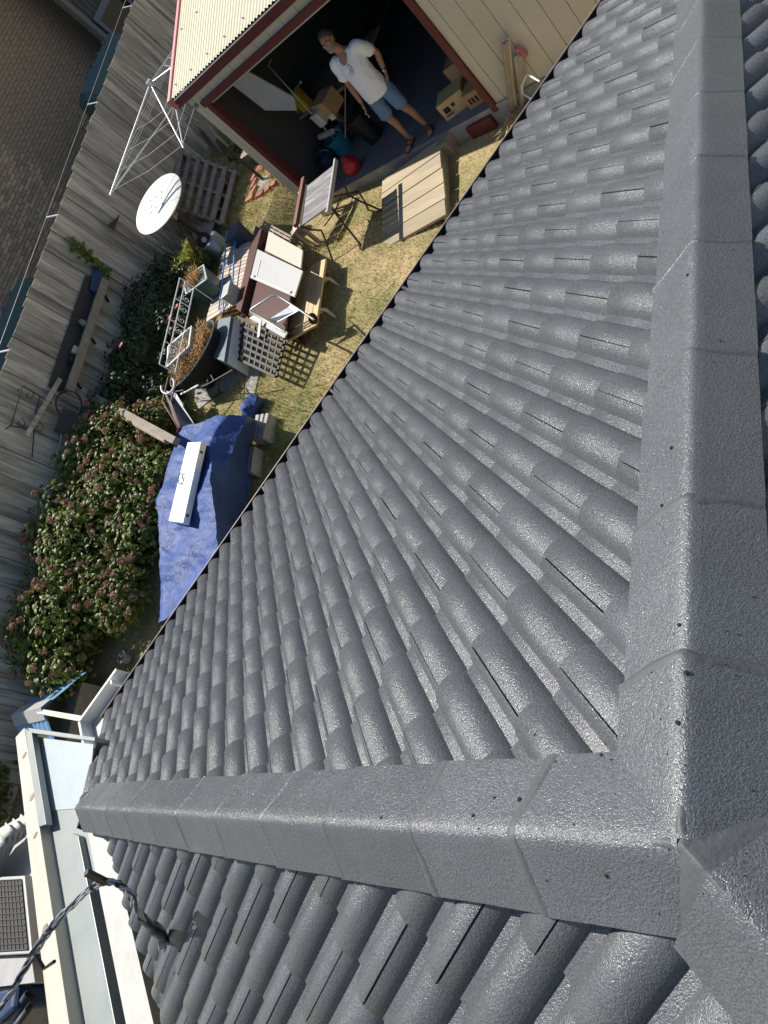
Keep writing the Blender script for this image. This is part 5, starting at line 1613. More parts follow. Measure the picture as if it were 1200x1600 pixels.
# hydrangea
hy = Thing('hydrangea_bush', 'large hydrangea bush covered in faded brown flower heads by the fence', 'bush', G(fence_pt(-3.0, 1.1)))
blobs = []
for t in np.linspace(-4.05, -0.45, 12):
    f = (t + 4.05) / 3.6
    h_ = 0.42 + 0.34 * math.sin(math.pi * (0.10 + 0.8 * f))
    for off in (0.55, 1.05, 1.5, 1.95):
        p = G(fence_pt(t + random.uniform(-.15, .15), off + random.uniform(-.1, .1)))
        if (off > 1.3 and f < 0.12) or (off > 1.8 and f > 0.8): continue
        r_ = 0.45 * (0.85 if off > 1.3 else 1.0)
        blobs.append((p + UP * (h_ * (1.0 if off < 1.3 else 0.78 if off < 1.8 else 0.5) + random.uniform(-.1, .12)), r_, 0.95))
        blobs.append((p + UP * 0.3, 0.42, 0.9))
mb = MB(); leaf_cloud(mb, blob_points(blobs, 21000), 0.09)
hy.part('foliage', mb, M['hyd_leaf'], kind='stuff')
for k in range(9):
    t = -3.6 + 0.36 * k; g = G(fence_pt(t, 0.9 + random.uniform(-.3, .4)))
    mb = MB(); mb.tube([g, g + V(random.uniform(-.1, .1), random.uniform(-.1, .1), 0.5), g + V(random.uniform(-.3, .3), random.uniform(-.3, .3), 1.0)], [0.02, 0.014, 0.008], 6); hy.part('stem', mb, M['bark'])
fm = []
for k in range(4):
    mb = MB(); r_ = 0.040
    for _ in range(34):
        d = V(random.gauss(0, 1), random.gauss(0, 1), random.gauss(0.4, 1)).normalized()
        p = d * r_ * random.uniform(0.75, 1.1); p.z *= 0.75
        a_ = d.cross(V(random.gauss(0, 1), random.gauss(0, 1), 1)).normalized(); b_ = d.cross(a_); s = 0.0155 * random.uniform(.7, 1.2)
        i0 = len(mb.v); mb.v += [p + a_ * s, p + b_ * s + d * .006, p - a_ * s, p - b_ * s + d * .006]; mb.f.append((i0, i0 + 1, i0 + 2, i0 + 3))
    fm.append(mb.mesh('flower_head', M['hyd_flower']))
cnt = 0
while cnt < 215:
    c, r_, sq = random.choice(blobs)
    d = (V(random.gauss(0, 1), random.gauss(0, 1), random.gauss(0, 1)) + UP * 0.7 + FN * 0.5).normalized()
    if d.z < -0.1: continue
    p = c + V(d.x * r_, d.y * r_, d.z * r_ * sq) * random.uniform(0.98, 1.08)
    if any((p - b[0]).length < b[1] * 0.86 for b in blobs): continue
    o = link('flower_head', fm[cnt % 4], hy.root, p - hy.loc)
    o.rotation_euler = (random.uniform(-.5, .5), random.uniform(-.5, .5), random.uniform(0, 6)); s = random.uniform(0.75, 1.35); o.scale = (s, s, s)
    cnt += 1
# dark shrub with red flowers
rs = Thing('flowering_shrub', 'dark green shrub with a few red flowers in the shade of the fence', 'bush', G(fence_pt(2.2, 0.8)))
blobs = []
for t in np.linspace(-0.2, 2.9, 8):
    for off in (0.35, 0.85, 1.3):
        p = G(fence_pt(t + random.uniform(-.2, .2), off)); h_ = 0.42 if off < 1 else 0.22
        blobs.append((p + UP * (h_ + random.uniform(-.12, .2)), random.uniform(0.27, 0.38), 0.9))
mb = MB(); leaf_cloud(mb, blob_points(blobs, 5200, 0.3), 0.085); rs.part('foliage', mb, M['shrub'], kind='stuff')
for k in range(11):
    c, r_, sq = blobs[(k * 7 + 3) % len(blobs)]; d = (V(random.gauss(0, .5), random.gauss(0, .5), 0.8) + FN * .6).normalized()
    mb = MB(); pc = c + d * r_ * 1.02
    for j in range(6):
        a_ = V(math.cos(j * 1.047), math.sin(j * 1.047), 0.3)
        mb.tri(pc, pc + a_ * 0.05 + V(-a_.y, a_.x, 0) * .022, pc + a_ * 0.05 - V(-a_.y, a_.x, 0) * .022)
    rs.part('flower', mb, M['red_flower'])
for k in range(6):
    g = G(fence_pt(0.4 + 0.6 * k, 0.6)); mb = MB(); mb.tube([g, g + UP * .4 + FN * random.uniform(-.1, .2), g + UP * 0.9 + HD * random.uniform(-.3, .3)], [.018, .012, .005], 6); rs.part('stem', mb, M['bark'])
# weed growing up the fence
wd_ = Thing('climbing_weed', 'leafy dark weed stem climbing the grey fence boards', 'plant', G(fence_pt(3.2, 0.1)))
P0, P1 = fence_px(168, 430, 0.10), fence_px(108, 378, 0.08)
mb = MB(); mb.tube([V(P0.x, P0.y, gz(P0.x, P0.y)), P0, lerp(P0, P1, .5) + FN * .04, P1], [0.008, .007, .005, .003], 5); wd_.part('stem', mb, M['bark'])
mb = MB(); leaf_cloud(mb, [(lerp(P0, P1, random.random()) + V(random.gauss(0, .05), random.gauss(0, .05), random.gauss(0, .06)) + FN * .05, FN) for _ in range(110)], 0.10); wd_.part('leaves', mb, M['hyd_leaf'], kind='stuff')
# dried brown stalks
ds = Thing('dried_stalks', 'arching dried brown stalks behind the red flowered shrub', 'plant', G(fence_pt(4.1, 0.7)))
mb = MB()
for k in range(46):
    g = G(fence_pt(3.9 + random.gauss(0, .3), 0.6 + random.gauss(0, .2))); e = g + HD * random.uniform(-.7, .7) + FN * random.uniform(-.1, .6) + UP * random.uniform(.5, 1.1)
    mb.tube([g, lerp(g, e, .5) + UP * .3, e], [.006, .005, .003], 4)
ds.part('stalks', mb, mat('brown_dried_stalk', (0.16, 0.10, 0.055), 0.8), kind='stuff')
# silver bush and conifer
g = G(atg(285, 520)); sl_ = Thing('silver_bush', 'fine leaved silver green bush behind the white crate', 'bush', g)
mb = MB(); leaf_cloud(mb, blob_points([(g + V(-.05, .12, .45), .34, 1), (g + V(-.28, .12, .55), .30, 1), (g + V(.05, .25, .6), .28, 1), (g + V(-.15, .3, .35), .35, 1)], 1700, .3), 0.07, 'thin'); sl_.part('foliage', mb, M['silver_leaf'], kind='stuff')
for k in range(5):
    mb = MB(); mb.tube([g + V(.03 * k - .1, .1, 0), g + V(.08 * k - .25, .15, .35), g + V(.12 * k - .35, .2, .7)], [.010, .007, .003], 5); sl_.part('stem', mb, M['bark'])
g = G(atg(325, 432)); cf = Thing('conifer_shrub', 'bright yellow green conifer shrub beside the heater base', 'shrub', g)
mb = MB()
for k in range(130):
    t = random.uniform(0, 6.283); r_ = 0.26 * math.sqrt(random.random()); b_ = g + V(r_ * math.cos(t), r_ * math.sin(t), 0.2 + random.uniform(0, .3)); tuft(mb, b_, 0.03, 0.17, 9, 1.0, w=0.010)
cf.part('foliage', mb, M['conifer'], kind='stuff')
mb = MB(); mb.tube([g, g + UP * .4], [.03, .015], 7); cf.part('trunk', mb, M['bark'])
for (px, py, n_, lb) in ((378, 246, 60, 'small green weed growing at the shed corner'), (300, 655, 45, 'weedy tuft beside the tipped wheelbarrow')):
    g = G(atg(px, py)); w_ = Thing('weed', lb, 'plant', g)
    mb = MB(); leaf_cloud(mb, blob_points([(g + UP * .14, .2, .8)], n_ * 3, .2), 0.09); w_.part('leaves', mb, leaf_mat('weed_leaf', (0.09, 0.14, 0.03), 0.5), kind='stuff')

# ------------------------------------------------------------------ patio heater
pb = G(atg(347, 392)); ph = Thing('patio_heater', 'patio heater with round white reflector dish on a dark pole', 'heater', pb)
top = pb + UP * above(pb, 247, 317); dt = (UP * 0.93 + (CAM - top).normalized() * 0.26).normalized()
dist = (top - CAM).length; R_ = 46 / FPX * dist
mb = MB(); mb.lathe(top, [(0, 0.03), (R_ * .5, 0.026), (R_ * .85, 0.010), (R_, -0.006), (R_ * 1.005, -0.022), (R_ * .97, -0.02), (R_ * .5, 0.012), (0, 0.018)], 40, axis=dt); dish = ph.part('reflector', mb, M['dish'], smooth=50)
axd_ = dt.cross(UP).normalized(); ayd = dt.cross(axd_)
for k in range(8):
    t = k * 0.785 + .2; r_ = R_ * (.22 if k % 2 else .34); mb = MB(); mb.lathe(top + axd_ * r_ * math.cos(t) + ayd * r_ * math.sin(t) + dt * 0.027, [(0, .008), (.012, .006), (.014, 0)], 8, axis=dt); ph.part('bolt', mb, M['dark_metal'], parent=dish)
mb = MB(); mb.lathe(top - dt * 0.16, [(0.0, 0.0), (0.15, 0.0), (0.19, 0.10), (0.18, 0.13), (0, 0.13)], 24, axis=dt); ph.part('burner', mb, M['dark_metal'], smooth=50)
mb = MB(); mb.lathe(top - dt * 0.36, [(0.0, 0.0), (0.075, 0.0), (0.085, 0.2), (0, 0.2)], 20, axis=dt); ph.part('neck', mb, M['tan'], smooth=50)
mb = MB(); p_ = top - dt * 0.34 + (CAM - top).normalized() * 0.09; mb.box(p_, 0.05, 0.01, 0.14, U, (CAM - top), None); ph.part('label_plate', mb, M['white'])
mb = MB(); mb.tube([pb + UP * 0.3, top - dt * 0.34], 0.036, 12); ph.part('pole', mb, M['black'], smooth=60)
mb = MB(); mb.lathe(pb, [(0, 0.0), (0.21, 0.0), (0.20, 0.28), (0.17, 0.31), (0, 0.32)], 26); ph.part('base', mb, M['galv'], smooth=50)
wc = pb + UP * 0.30 + (top - pb).normalized() * .04 - U * .06
vw = (CAM - wc).normalized(); mb = MB(); mb.lathe(wc + vw * 0.10, [(0.04, -.03), (.10, -.035), (.13, -.02), (.13, .02), (.10, .035), (.05, .03)], 24, axis=vw); wh = ph.part('wheel', mb, M['rubber'], smooth=50)
mb = MB(); mb.lathe(wc + vw * 0.11, [(0, .022), (.04, .022), (.055, .012), (.055, -.02)], 18, axis=vw); ph.part('hub', mb, M['galv'], parent=wh, smooth=50)
mb = MB(); a, b = atg(288, 390, 0.5), atg(307, 372, 0.7); mb.tube([G(a) + UP * .02, lerp(a, b, .5), b], 0.018, 7)
single('garden_stake', 'pinkish wooden stake standing by the heater pole', 'stake', mb, M['brown_rail'], smooth=60)

# ------------------------------------------------------------------ pallets leaning on the fence
def pallet(name, label, c, group=None):
    """c: bottom right, bottom left, top left, top right corners in 3D (slats run along bottom edge)"""
    br, bl_, tl, trr = c
    t = Thing(name, label, 'pallet', G((br + bl_) / 2), group)
    nrm = (br - bl_).cross(tl - bl_).normalized()
    if nrm.dot(CAM - bl_) < 0: nrm = -nrm
    for f in (0.03, 0.5, 0.97):
        mb = MB(); mb.bar(lerp(bl_, br, f) - nrm * .05, lerp(tl, trr, f) - nrm * .05, 0.05, 0.09, up=nrm); t.part('stringer', mb, M['old_wood'])
    for k in range(7):
        f = 0.045 + 0.91 * k / 6
        mb = MB(); j = random.uniform(-.01, .01); mb.bar(lerp(bl_, tl, f) + nrm * 0.008, lerp(br, trr, f + j * .5) + nrm * 0.008, 0.10, 0.018, up=nrm); t.part('slat', mb, M['old_wood'])
    for f in (0.08, 0.5, 0.92):
        mb = MB(); mb.bar(lerp(bl_, tl, f) - nrm * 0.108, lerp(br, trr, f) - nrm * 0.108, 0.10, 0.018, up=nrm); t.part('base_slat', mb, M['old_wood'])
    return t
b1 = atg(372, 268, .10); b0 = atg(350, 352, .10)
def up_to_fence(b, px, py, off):
    P = fence_px(px, py, off); return P
t1 = at(281, 235, b1.z + 0.62); t0 = at(262, 322, b0.z + 0.62)
pallet('timber_pallet', 'grey timber pallet leaning back against the fence behind the heater', (b1, b0, t0, t1))
off_ = (b0 - b1).normalized()
pallet('timber_pallet', 'second grey pallet lying flat beneath the leaning pallet', tuple(G(p) + UP * 0.16 for p in (b1 + off_ * .3 - (b1 - t1) * .15, b0 + off_ * .35 - (b1 - t1) * .15, V(b0.x, b0.y, 0) + off_ * .35 + HD * -.1 + (V(t0.x, t0.y, 0) - V(b0.x, b0.y, 0)).normalized() * 0.95, V(b1.x, b1.y, 0) + off_ * .3 + (V(t1.x, t1.y, 0) - V(b1.x, b1.y, 0)).normalized() * 0.95)))
# timber offcuts by the corner
for k, (a, b) in enumerate((((288, 182), (340, 236)), ((306, 186), (352, 240)), ((322, 196), (362, 236)))):
    pa, pb2 = fence_px(*a, .4), atg(*b)
    mb = MB(); mb.bar(lerp(pb2, pa, 0.92), G(pb2) + UP * .02, 0.14, 0.03, up=FN)
    single('timber_offcut', ('dark plank leaning on the fence nearest the pallet', 'dark plank leaning on the fence between two others', 'dark plank leaning on the fence nearest the shed')[k], 'plank', mb, M['old_wood'], group='planks leaning in the corner')

# ------------------------------------------------------------------ rotary clothesline
cb = G(atg(412, 281)); cl = Thing('clothesline', 'rotary clothesline with pale metal arms and wires beside the shed', 'clothesline', cb)
hub = cb + UP * above(cb, 239, 124); col_ = cb + UP * (above(cb, 239, 124) * 0.80)
mb = MB(); mb.tube([cb, lerp(cb, hub, .45)], 0.028, 10); cl.part('mast_sleeve', mb, M['dark_metal'], smooth=60)
mb = MB(); mb.tube([lerp(cb, hub, .44), hub + UP * .05], 0.020, 10); cl.part('mast', mb, M['grey_steel'], smooth=60)
mb = MB(); mb.lathe(hub, [(0, .05), (.05, .05), (.06, 0), (.05, -.05), (0, -.05)], 14); cl.part('hub', mb, M['alu'], smooth=50)
mb = MB(); mb.lathe(col_, [(0.02, .04), (.045, .04), (.045, -.04), (0.02, -.04)], 14); cl.part('collar', mb, M['alu'], smooth=50)
def tip_at(px, py, L_):
    best = min(np.arange(hub.z - 1.0, hub.z + 0.6, 0.01), key=lambda z: abs((at(px, py, z) - hub).length - L_))
    return at(px, py, best)
arms = [tip_at(172, 305, 1.75), tip_at(287, 231, 1.3), tip_at(330, 60, 1.6), tip_at(281, 64, 1.3)]
for tip in arms:
    mb = MB(); mb.tube([hub, tip], 0.014, 8); cl.part('arm', mb, M['alu'], smooth=60)
    mb = MB(); mb.tube([col_, lerp(hub, tip, 0.97) - UP * .01], 0.011, 8); cl.part('strut', mb, M['alu'], smooth=60)
for f in (0.42, 0.6, 0.78, 0.96):
    mb = MB()
    for k in range(4):
        a, b = lerp(hub, arms[k], f), lerp(hub, arms[(k + 1) % 4], f)
        mb.tube([a, lerp(a, b, .5) - UP * 0.05 * f, b], 0.0028, 4)
    cl.part('line', mb, M['white'])

# ------------------------------------------------------------------ brick edging on the lawn
bp = [(392, 312), (398, 300), (399, 288), (400, 276), (406, 268), (408, 305), (418, 299), (427, 291), (412, 262)]
mb = MB(); mb.box((0, 0, 0), 0.22, 0.10, 0.06)
bme2 = mb.mesh('garden_brick', M['brick_red'])
for k, (x, y) in enumerate(bp):
    p = G(atg(x, y)) + UP * 0.02
    o = link('garden_brick', bme2, None, p); an = (0.85 if k in (0, 5, 6, 7) else 0.2)
    o.rotation_euler = (0, 0, math.atan2(U.y, U.x) + (0.1 if k in (0, 5, 6, 7) else 1.5) + random.uniform(-.15, .15))
    add_bevel(o, 0.006)
    tag(o, ('red brick nearest the patio heater in the grass edging', 'second red brick along the left side of the edging', 'third red brick along the left side of the edging', 'fourth red brick along the left side of the edging', 'far left corner brick of the red edging', 'red brick at the near corner beside the drain slab', 'middle red brick of the near side of the edging', 'red brick of the edging closest to the slatted table', 'farthest red brick of the edging beside the shed wall')[k], 'brick', 'bricks edging the grass by the shed')
mb = MB(); c4_ = [G(atg(x, y)) + UP * .012 for x, y in ((402, 300), (404, 276), (420, 276), (424, 290))]; mb.hexa([p - UP * .03 for p in c4_] + c4_)
single('drain_slab', 'small concrete slab framed by the red bricks', 'slab', mb, M['concrete'])
# concrete pavers below the clutter
for k, pts in enumerate((((300, 612), (343, 592), (352, 608), (312, 640)), ((345, 591), (372, 580), (392, 578), (354, 612)), ((392, 560), (412, 560), (398, 620), (384, 612)))):
    c4_ = [G(atg(x, y)) + UP * .02 for x, y in pts]; mb = MB(); mb.hexa([p - UP * .05 for p in c4_] + c4_)
    single('paving_slab', ('pale concrete slab below the grass filled tub', 'pale concrete slab beside the grey metal box', 'narrow concrete strip at the edge of the lawn')[k], 'slab', mb, M['concrete'], bevel=0.006)
c4_ = [G(atg(x, y)) + UP * .012 for x, y in ((470, 395), (486, 390), (470, 440), (455, 445))]; mb = MB(); mb.hexa([p - UP * .04 for p in c4_] + c4_)
single('sleeper', 'weathered timber sleeper lying between the cream door and the bench', 'sleeper', mb, M['old_wood'])

# ------------------------------------------------------------------ white wrought iron panel
wi = Thing('wrought_iron_gate', 'white wrought iron gate with scrolls standing behind the tub', 'gate', G(atg(290, 540)))
zi = gz(*atg(290, 540).xy)
A0, A1 = at(281, 434, zi + .72), at(249, 569, zi + .72)
drp = UP * 0.55
for z_ in (0, .10, .26):
    mb = MB(); mb.tube([A0 - UP * z_, A1 - UP * z_], 0.010, 7); wi.part('rail', mb, M['white'], smooth=60)
for f in (0, .25, .5, .75, 1):
    p = lerp(A0, A1, f); mb = MB(); mb.tube([p, V(p.x, p.y, gz(p.x, p.y) if f in (0, 1) else p.z - .26)], 0.009, 7); wi.part('upright', mb, M['white'], smooth=60)
for k in range(8):
    f = (k + .5) / 8; c = lerp(A0, A1, f) - UP * .18; al_ = (A1 - A0).normalized()
    mb = MB(); mb.tube([c + al_ * ((.01 + .0065 * t) * math.cos(t)) + UP * ((.01 + .0065 * t) * math.sin(t)) for t in np.linspace(0, 9, 22)], 0.0055, 5); wi.part('scroll', mb, M['white'], smooth=60)
mb = MB(); c = at(262, 602, zi + .6); mb.tube([c + V(.12 * math.cos(t), .12 * math.sin(t), .05 * math.sin(t)) for t in np.linspace(2.2, 6.2, 12)], 0.014, 7)
single('curved_handle', 'curved white metal handle sticking out below the iron panel', 'handle', mb, M['white'], smooth=60)

# ------------------------------------------------------------------ wheelbarrow tipped on its side
wbz = gz(*atg(290, 672).xy)
wbw = Thing('wheelbarrow', 'tipped wheelbarrow with grey tray and rusty red tube frame', 'wheelbarrow', G(atg(290, 668)))
tp4 = [at(258, 610, wbz + .50), at(275, 614, wbz + .42), at(303, 662, wbz + .22), at(281, 668, wbz + .40)]
mid = [lerp(p, sum(tp4, V(0, 0, 0)) / 4, .35) - FN * .16 - UP * .05 for p in tp4]
mb = MB()
for k in range(4): mb.quad(tp4[k], tp4[(k + 1) % 4], mid[(k + 1) % 4], mid[k])
mb.quad(*mid)
wbo = wbw.part('tray', mb, M['galv']); sol = wbo.modifiers.new('solid', 'SOLIDIFY'); sol.thickness = 0.006
for pts in (((263, 590, .55), (254, 627, .5), (279, 669, .42), (274, 686, .30)), ((276, 594, .55), (267, 628, .48), (282, 664, .40), (292, 676, .2))):
    mb = MB(); mb.tube([at(x, y, wbz + z) for x, y, z in pts], 0.013, 8); wbw.part('frame_tube', mb, M['rust'], smooth=60)
for pts in (((236, 660, .50), (265, 641, .42)), ((245, 645, .50), (258, 637, .46))):
    mb = MB(); mb.tube([at(x, y, wbz + z) for x, y, z in pts], 0.011, 7); wbw.part('brace', mb, M['rust'], smooth=60)
c = at(272, 612, wbz + .2); mb = MB(); mb.lathe(c, [(0.05, -.03), (.14, -.04), (.18, -.02), (.18, .02), (.14, .04), (.05, .03)], 20, axis=HD); wbw.part('wheel', mb, M['rubber'], smooth=50)
# dark metal stand next to the tub
st = Thing('metal_stand', 'low dark metal stand with curved legs beside the grass filled tub', 'stand', G(atg(330, 610)))
sz = st.loc.z
for pts in (((275, 612, .35), (322, 602, .32), (364, 578, .36)), ((318, 600, .32), (332, 622, .05), (346, 612, .02)), ((338, 592, .34), (343, 608, .05), (340, 618, .02)), ((322, 604, .3), (326, 590, .32)), ((335, 596, .3), (330, 586, .32))):
    mb = MB(); mb.tube([at(x, y, sz + z) for x, y, z in pts], 0.012, 7); st.part('bar', mb, M['dark_metal'], smooth=60)
mb = MB(); mb.tube([at(283, 616, sz + .36), at(310, 602, sz + .36)], 0.016, 8); st.part('grip', mb, M['white'], smooth=60)

# ================================================================== tarpaulin heap
def polyline(pts, n):
    """resample a 3D polyline evenly"""
    L_ = [0]
    for a, b in zip(pts[:-1], pts[1:]): L_.append(L_[-1] + (b - a).length)
    out = []
    for k in range(n):
        s = L_[-1] * k / (n - 1)
        i = max(j for j in range(len(L_) - 1) if L_[j] <= s + 1e-9)
        out.append(lerp(pts[i], pts[i + 1], (s - L_[i]) / max(1e-6, L_[i + 1] - L_[i])))
    return out
tzp = gz(*atg(330, 800).xy)
tH = tzp + 0.62
def T(px, py, z): return at(px, py, z)
left_base = [G(atg(302, 690)) , G(atg(285, 730)), G(atg(272, 800)), G(atg(270, 880)), G(atg(272, 985))]
left_top = [T(287, 672, tH - .12), T(262, 735, tH), T(252, 790, tH), T(254, 860, tH - .03), T(252, 975, tH - .12)]
right_top = [T(354, 650, tH - .06), T(331, 700, tH), T(333, 752, tH + .02), T(341, 800, tH - .08), T(345, 935, tH - .14)]
mid_r = [T(388, 652, tH - .28), T(368, 708, tH - .22), T(350, 770, tH - .22), T(362, 832, tH - .34), T(375, 940, tH - .3)]
right_base = [G(atg(405, 662)), G(atg(396, 705)), G(atg(398, 765)), G(atg(372, 850)), G(atg(390, 960))]
n = 110
lines = [polyline(l, n) for l in (left_base, left_top, right_top, mid_r, right_base)]
rows = []
for i in range(n):
    pts = [l[i] for l in lines]
    row = []
    for k in range(len(pts) - 1):
        m_s = 18 if k == 1 else 12
        for j in range(m_s):
            row.append(lerp(pts[k], pts[k + 1], j / m_s))
    row.append(pts[-1])
    rows.append(row)
for i, r in enumerate(rows):
    for j, p in enumerate(r):
        q_ = p * 3.0
        w = 0.075 * mnoise.noise(p * 2.2) + 0.050 * (1 - abs(mnoise.noise(V(q_.x + 2 * q_.z, q_.y * 0.7, q_.z)))) + 0.012 * (1 - 2 * abs(mnoise.noise(V(p.x * 9 + p.y * 4, p.y * 3 - p.x * 2, p.z * 5)))) + 0.004 * mnoise.noise(p * 17)
        r[j] = p + UP * w + FN * (0.4 * w)
        g = gz(p.x, p.y) + 0.004
        if r[j].z < g: r[j].z = g
mb = MB(); mb.grid(rows)
def tarp_material():
    m = mat('blue_tarpaulin', (0.042, 0.085, 0.255), 0.55, var=0.2, scale=3, spec=0.25)
    nt = m.node_tree; L = nt.links.new
    b = [n_ for n_ in nt.nodes if n_.type == 'BSDF_PRINCIPLED'][0]
    geo = [n_ for n_ in nt.nodes if n_.type == 'NEW_GEOMETRY'][0]
    w1 = nt.nodes.new('ShaderNodeTexNoise'); w1.inputs['Scale'].default_value = 8; w1.inputs['Detail'].default_value = 5; w1.inputs['Distortion'].default_value = 2.2
    w2 = nt.nodes.new('ShaderNodeTexVoronoi'); w2.inputs['Scale'].default_value = 7; w2.feature = 'SMOOTH_F1'
    for w in (w1, w2): L(geo.outputs['Position'], w.inputs['Vector'])
    ad = nt.nodes.new('ShaderNodeMath'); ad.operation = 'MULTIPLY_ADD'; ad.inputs[1].default_value = 0.6
    L(w2.outputs['Distance'], ad.inputs[0]); L(w1.outputs['Fac'], ad.inputs[2])
    bp = nt.nodes.new('ShaderNodeBump'); bp.inputs['Strength'].default_value = 0.55; bp.inputs['Distance'].default_value = 0.03
    L(ad.outputs[0], bp.inputs['Height']); L(bp.outputs[0], b.inputs['Normal'])
    return m
M['tarp'] = tarp_material()
tt_ = Thing('tarpaulin', 'crumpled blue tarpaulin draped over a long heap on the lawn', 'tarpaulin', G(atg(330, 800)))
tt_.part('sheet', mb, M['tarp'], smooth=70)
mb = MB()
kc = G(atg(402, 640)) + UP * .10
rows = []
for i in range(9):
    ph_ = math.pi * i / 8
    rows.append([kc + V(0.17 * math.sin(ph_) * math.cos(t), 0.15 * math.sin(ph_) * math.sin(t), 0.13 * math.cos(ph_)) * (1 + 0.55 * mnoise.noise(V(3 * math.sin(ph_) * math.cos(t), 3 * math.sin(ph_) * math.sin(t), 3 * math.cos(ph_)))) for t in np.linspace(0, 2 * math.pi, 15)])
mb.grid(rows); tt_.part('bunched_corner', mb, M['tarp'], smooth=50)
# long white panel lying on it
hp = tH + 0.17
q4 = [T(293, 691, hp), T(314, 690, hp), T(286, 817, hp - .06), T(263, 814, hp - .06)]
wp = Thing('wall_heater', 'long white metal wall heater casing weighing down the blue tarpaulin', 'heater', sum(q4, V(0, 0, 0)) / 4 - UP * .07)
mb = MB(); mb.hexa([p - UP * 0.085 for p in q4] + q4); wp.part('casing', mb, M['white'], bevel=0.006)
mb = MB(); c = T(285, 748, hp - .02); mb.tube([c, c + V(.05, .03, .02), c + V(.03, .08, .03), c + V(-.04, .06, .02), c + V(-.07, -.03, .012), c + V(-.02, -.10, .01), c + V(.04, -.06, .012)], 0.006, 5); wp.part('wire_hook', mb, M['dark_metal'])
for f in (0.12, 0.9):
    mb = MB(); p = lerp(q4[1], q4[2], f) - UP * .035; sd_n = (q4[1] - q4[0]).normalized(); mb.box(p + sd_n * .002, .03, .012, .03, (q4[2] - q4[1]), sd_n, UP); wp.part('slot', mb, M['dark_metal'])
# concrete blocks holding the edge
for k, (pts, z) in enumerate(((((399, 648), (420, 645), (411, 685), (393, 688)), .12), (((383, 699), (398, 697), (392, 738), (379, 738)), .11))):
    g0 = gz(*atg(400, 680).xy)
    c4_ = [T(x, y, g0 + z) for x, y in pts]
    t = Thing('concrete_block', ('pale grooved concrete block at the bunched corner of the tarpaulin', 'grey grooved concrete block half way along the tarpaulin edge')[k], 'block', G(sum(c4_, V(0, 0, 0)) / 4))
    mb = MB(); mb.hexa([V(p.x, p.y, gz(p.x, p.y) - .01) for p in c4_] + [p - UP * .03 for p in c4_]); t.part('body', mb, M['concrete'], bevel=.008)
    for f0, f1 in ((0.02, .28), (.40, .62), (.74, .98)):
        mb = MB(); a, b, c, d = lerp(c4_[0], c4_[1], f0), lerp(c4_[0], c4_[1], f1), lerp(c4_[3], c4_[2], f1), lerp(c4_[3], c4_[2], f0)
        mb.hexa([p - UP * .031 for p in (a, b, c, d)] + [a, b, c, d]); t.part('rib', mb, M['concrete'], bevel=.006)

# ================================================================== on and beside the fence
fs = Thing('fence_shelf', 'long dark weathered timber shelf fixed along the fence boards', 'shelf', fence_px(130, 530, .1))
a, b = fence_px(160, 440, 0.16), fence_px(104, 612, 0.16)
mb = MB(); mb.bar(a, b, 0.20, 0.03); fs.part('plank', mb, M['fence'])
mb = MB(); mb.bar(a + FN * .10 - UP * .01, b + FN * .10 - UP * .01, 0.025, 0.13); fs.part('front_edge', mb, M['old_wood'])
mb = MB(); mb.bar(a - FN * .10 + UP * .12, b - FN * .10 + UP * .12, 0.02, 0.28); fs.part('back_board', mb, M['dark_metal'])
for f in (.1, .5, .9):
    p = lerp(a, b, f); mb = MB(); mb.bar(p - FN * .1 - UP * .22, p + FN * .07 - UP * .02, .04, .03, up=HD); fs.part('bracket', mb, M['dark_metal'])
for k, (f, m_, lb) in enumerate(((.02, 'blue_dark', 'dark blue plastic scrap standing at the far end of the fence shelf'), (.42, 'grey_steel', 'small dark jar in the middle of the fence shelf'), (.66, 'pine', 'small pale wooden block on the fence shelf'), (.74, 'black', 'small black box on the fence shelf'))):
    p = lerp(a, b, f) + UP * .016; t = Thing(('plastic_scrap', 'jar', 'wood_block', 'small_box')[k], lb, ('plastic', 'jar', 'block', 'box')[k], p)
    if k == 1:
        mb = MB(); mb.lathe(p, [(0, 0), (.05, 0), (.055, .10), (.04, .12), (.04, .14), (0, .14)], 16); t.part('body', mb, M[m_], smooth=50)
    elif k == 0:
        mb = MB(); mb.hexa([p + HD * x + FN * y for x, y in ((-.22, -.05), (.18, -.05), (.18, .03), (-.22, .03))] + [p + HD * x + FN * y + UP * z for x, y, z in ((-.2, -.07, .12), (.28, -.07, .2), (.28, -.05, .2), (-.2, -.04, .12))]); t.part('body', mb, M[m_], bevel=.01)
    else:
        mb = MB(); mb.box(p + UP * .05, .13, .06, .10, HD, FN, UP); t.part('body', mb, M[m_], bevel=.008)
# iron bracket with scrolls hung on the fence
ib = Thing('iron_bracket', 'thin black wrought iron bracket with scrolls hung on the fence', 'bracket', fence_px(40, 640, .08))
for pts in (((8, 671), (17, 665), (36, 603), (27, 611)), ((36, 603), (56, 615), (82, 632)), ((17, 665), (32, 668), (44, 672)), ((62, 620), (55, 650), (52, 690), (50, 715))):
    mb = MB(); mb.tube([fence_px(x, y, .10) for x, y in pts], 0.009, 6); ib.part('rod', mb, M['dark_metal'], smooth=60)
for cx, cy in ((45, 617), (31, 661), (60, 668)):
    c = fence_px(cx, cy, .11); mb = MB(); mb.tube([c + HD * ((.01 + .012 * t) * math.cos(t)) + UP * ((.01 + .012 * t) * math.sin(t)) for t in np.linspace(0, 6.5, 18)], 0.007, 5); ib.part('scroll', mb, M['dark_metal'], smooth=60)
mb = MB(); mb.bar(fence_px(42, 680, .16), fence_px(94, 592, .16), 0.07, 0.03, up=FN)
single('fence_batten', 'pale narrow timber batten leaning across the fence boards', 'batten', mb, M['fence'])
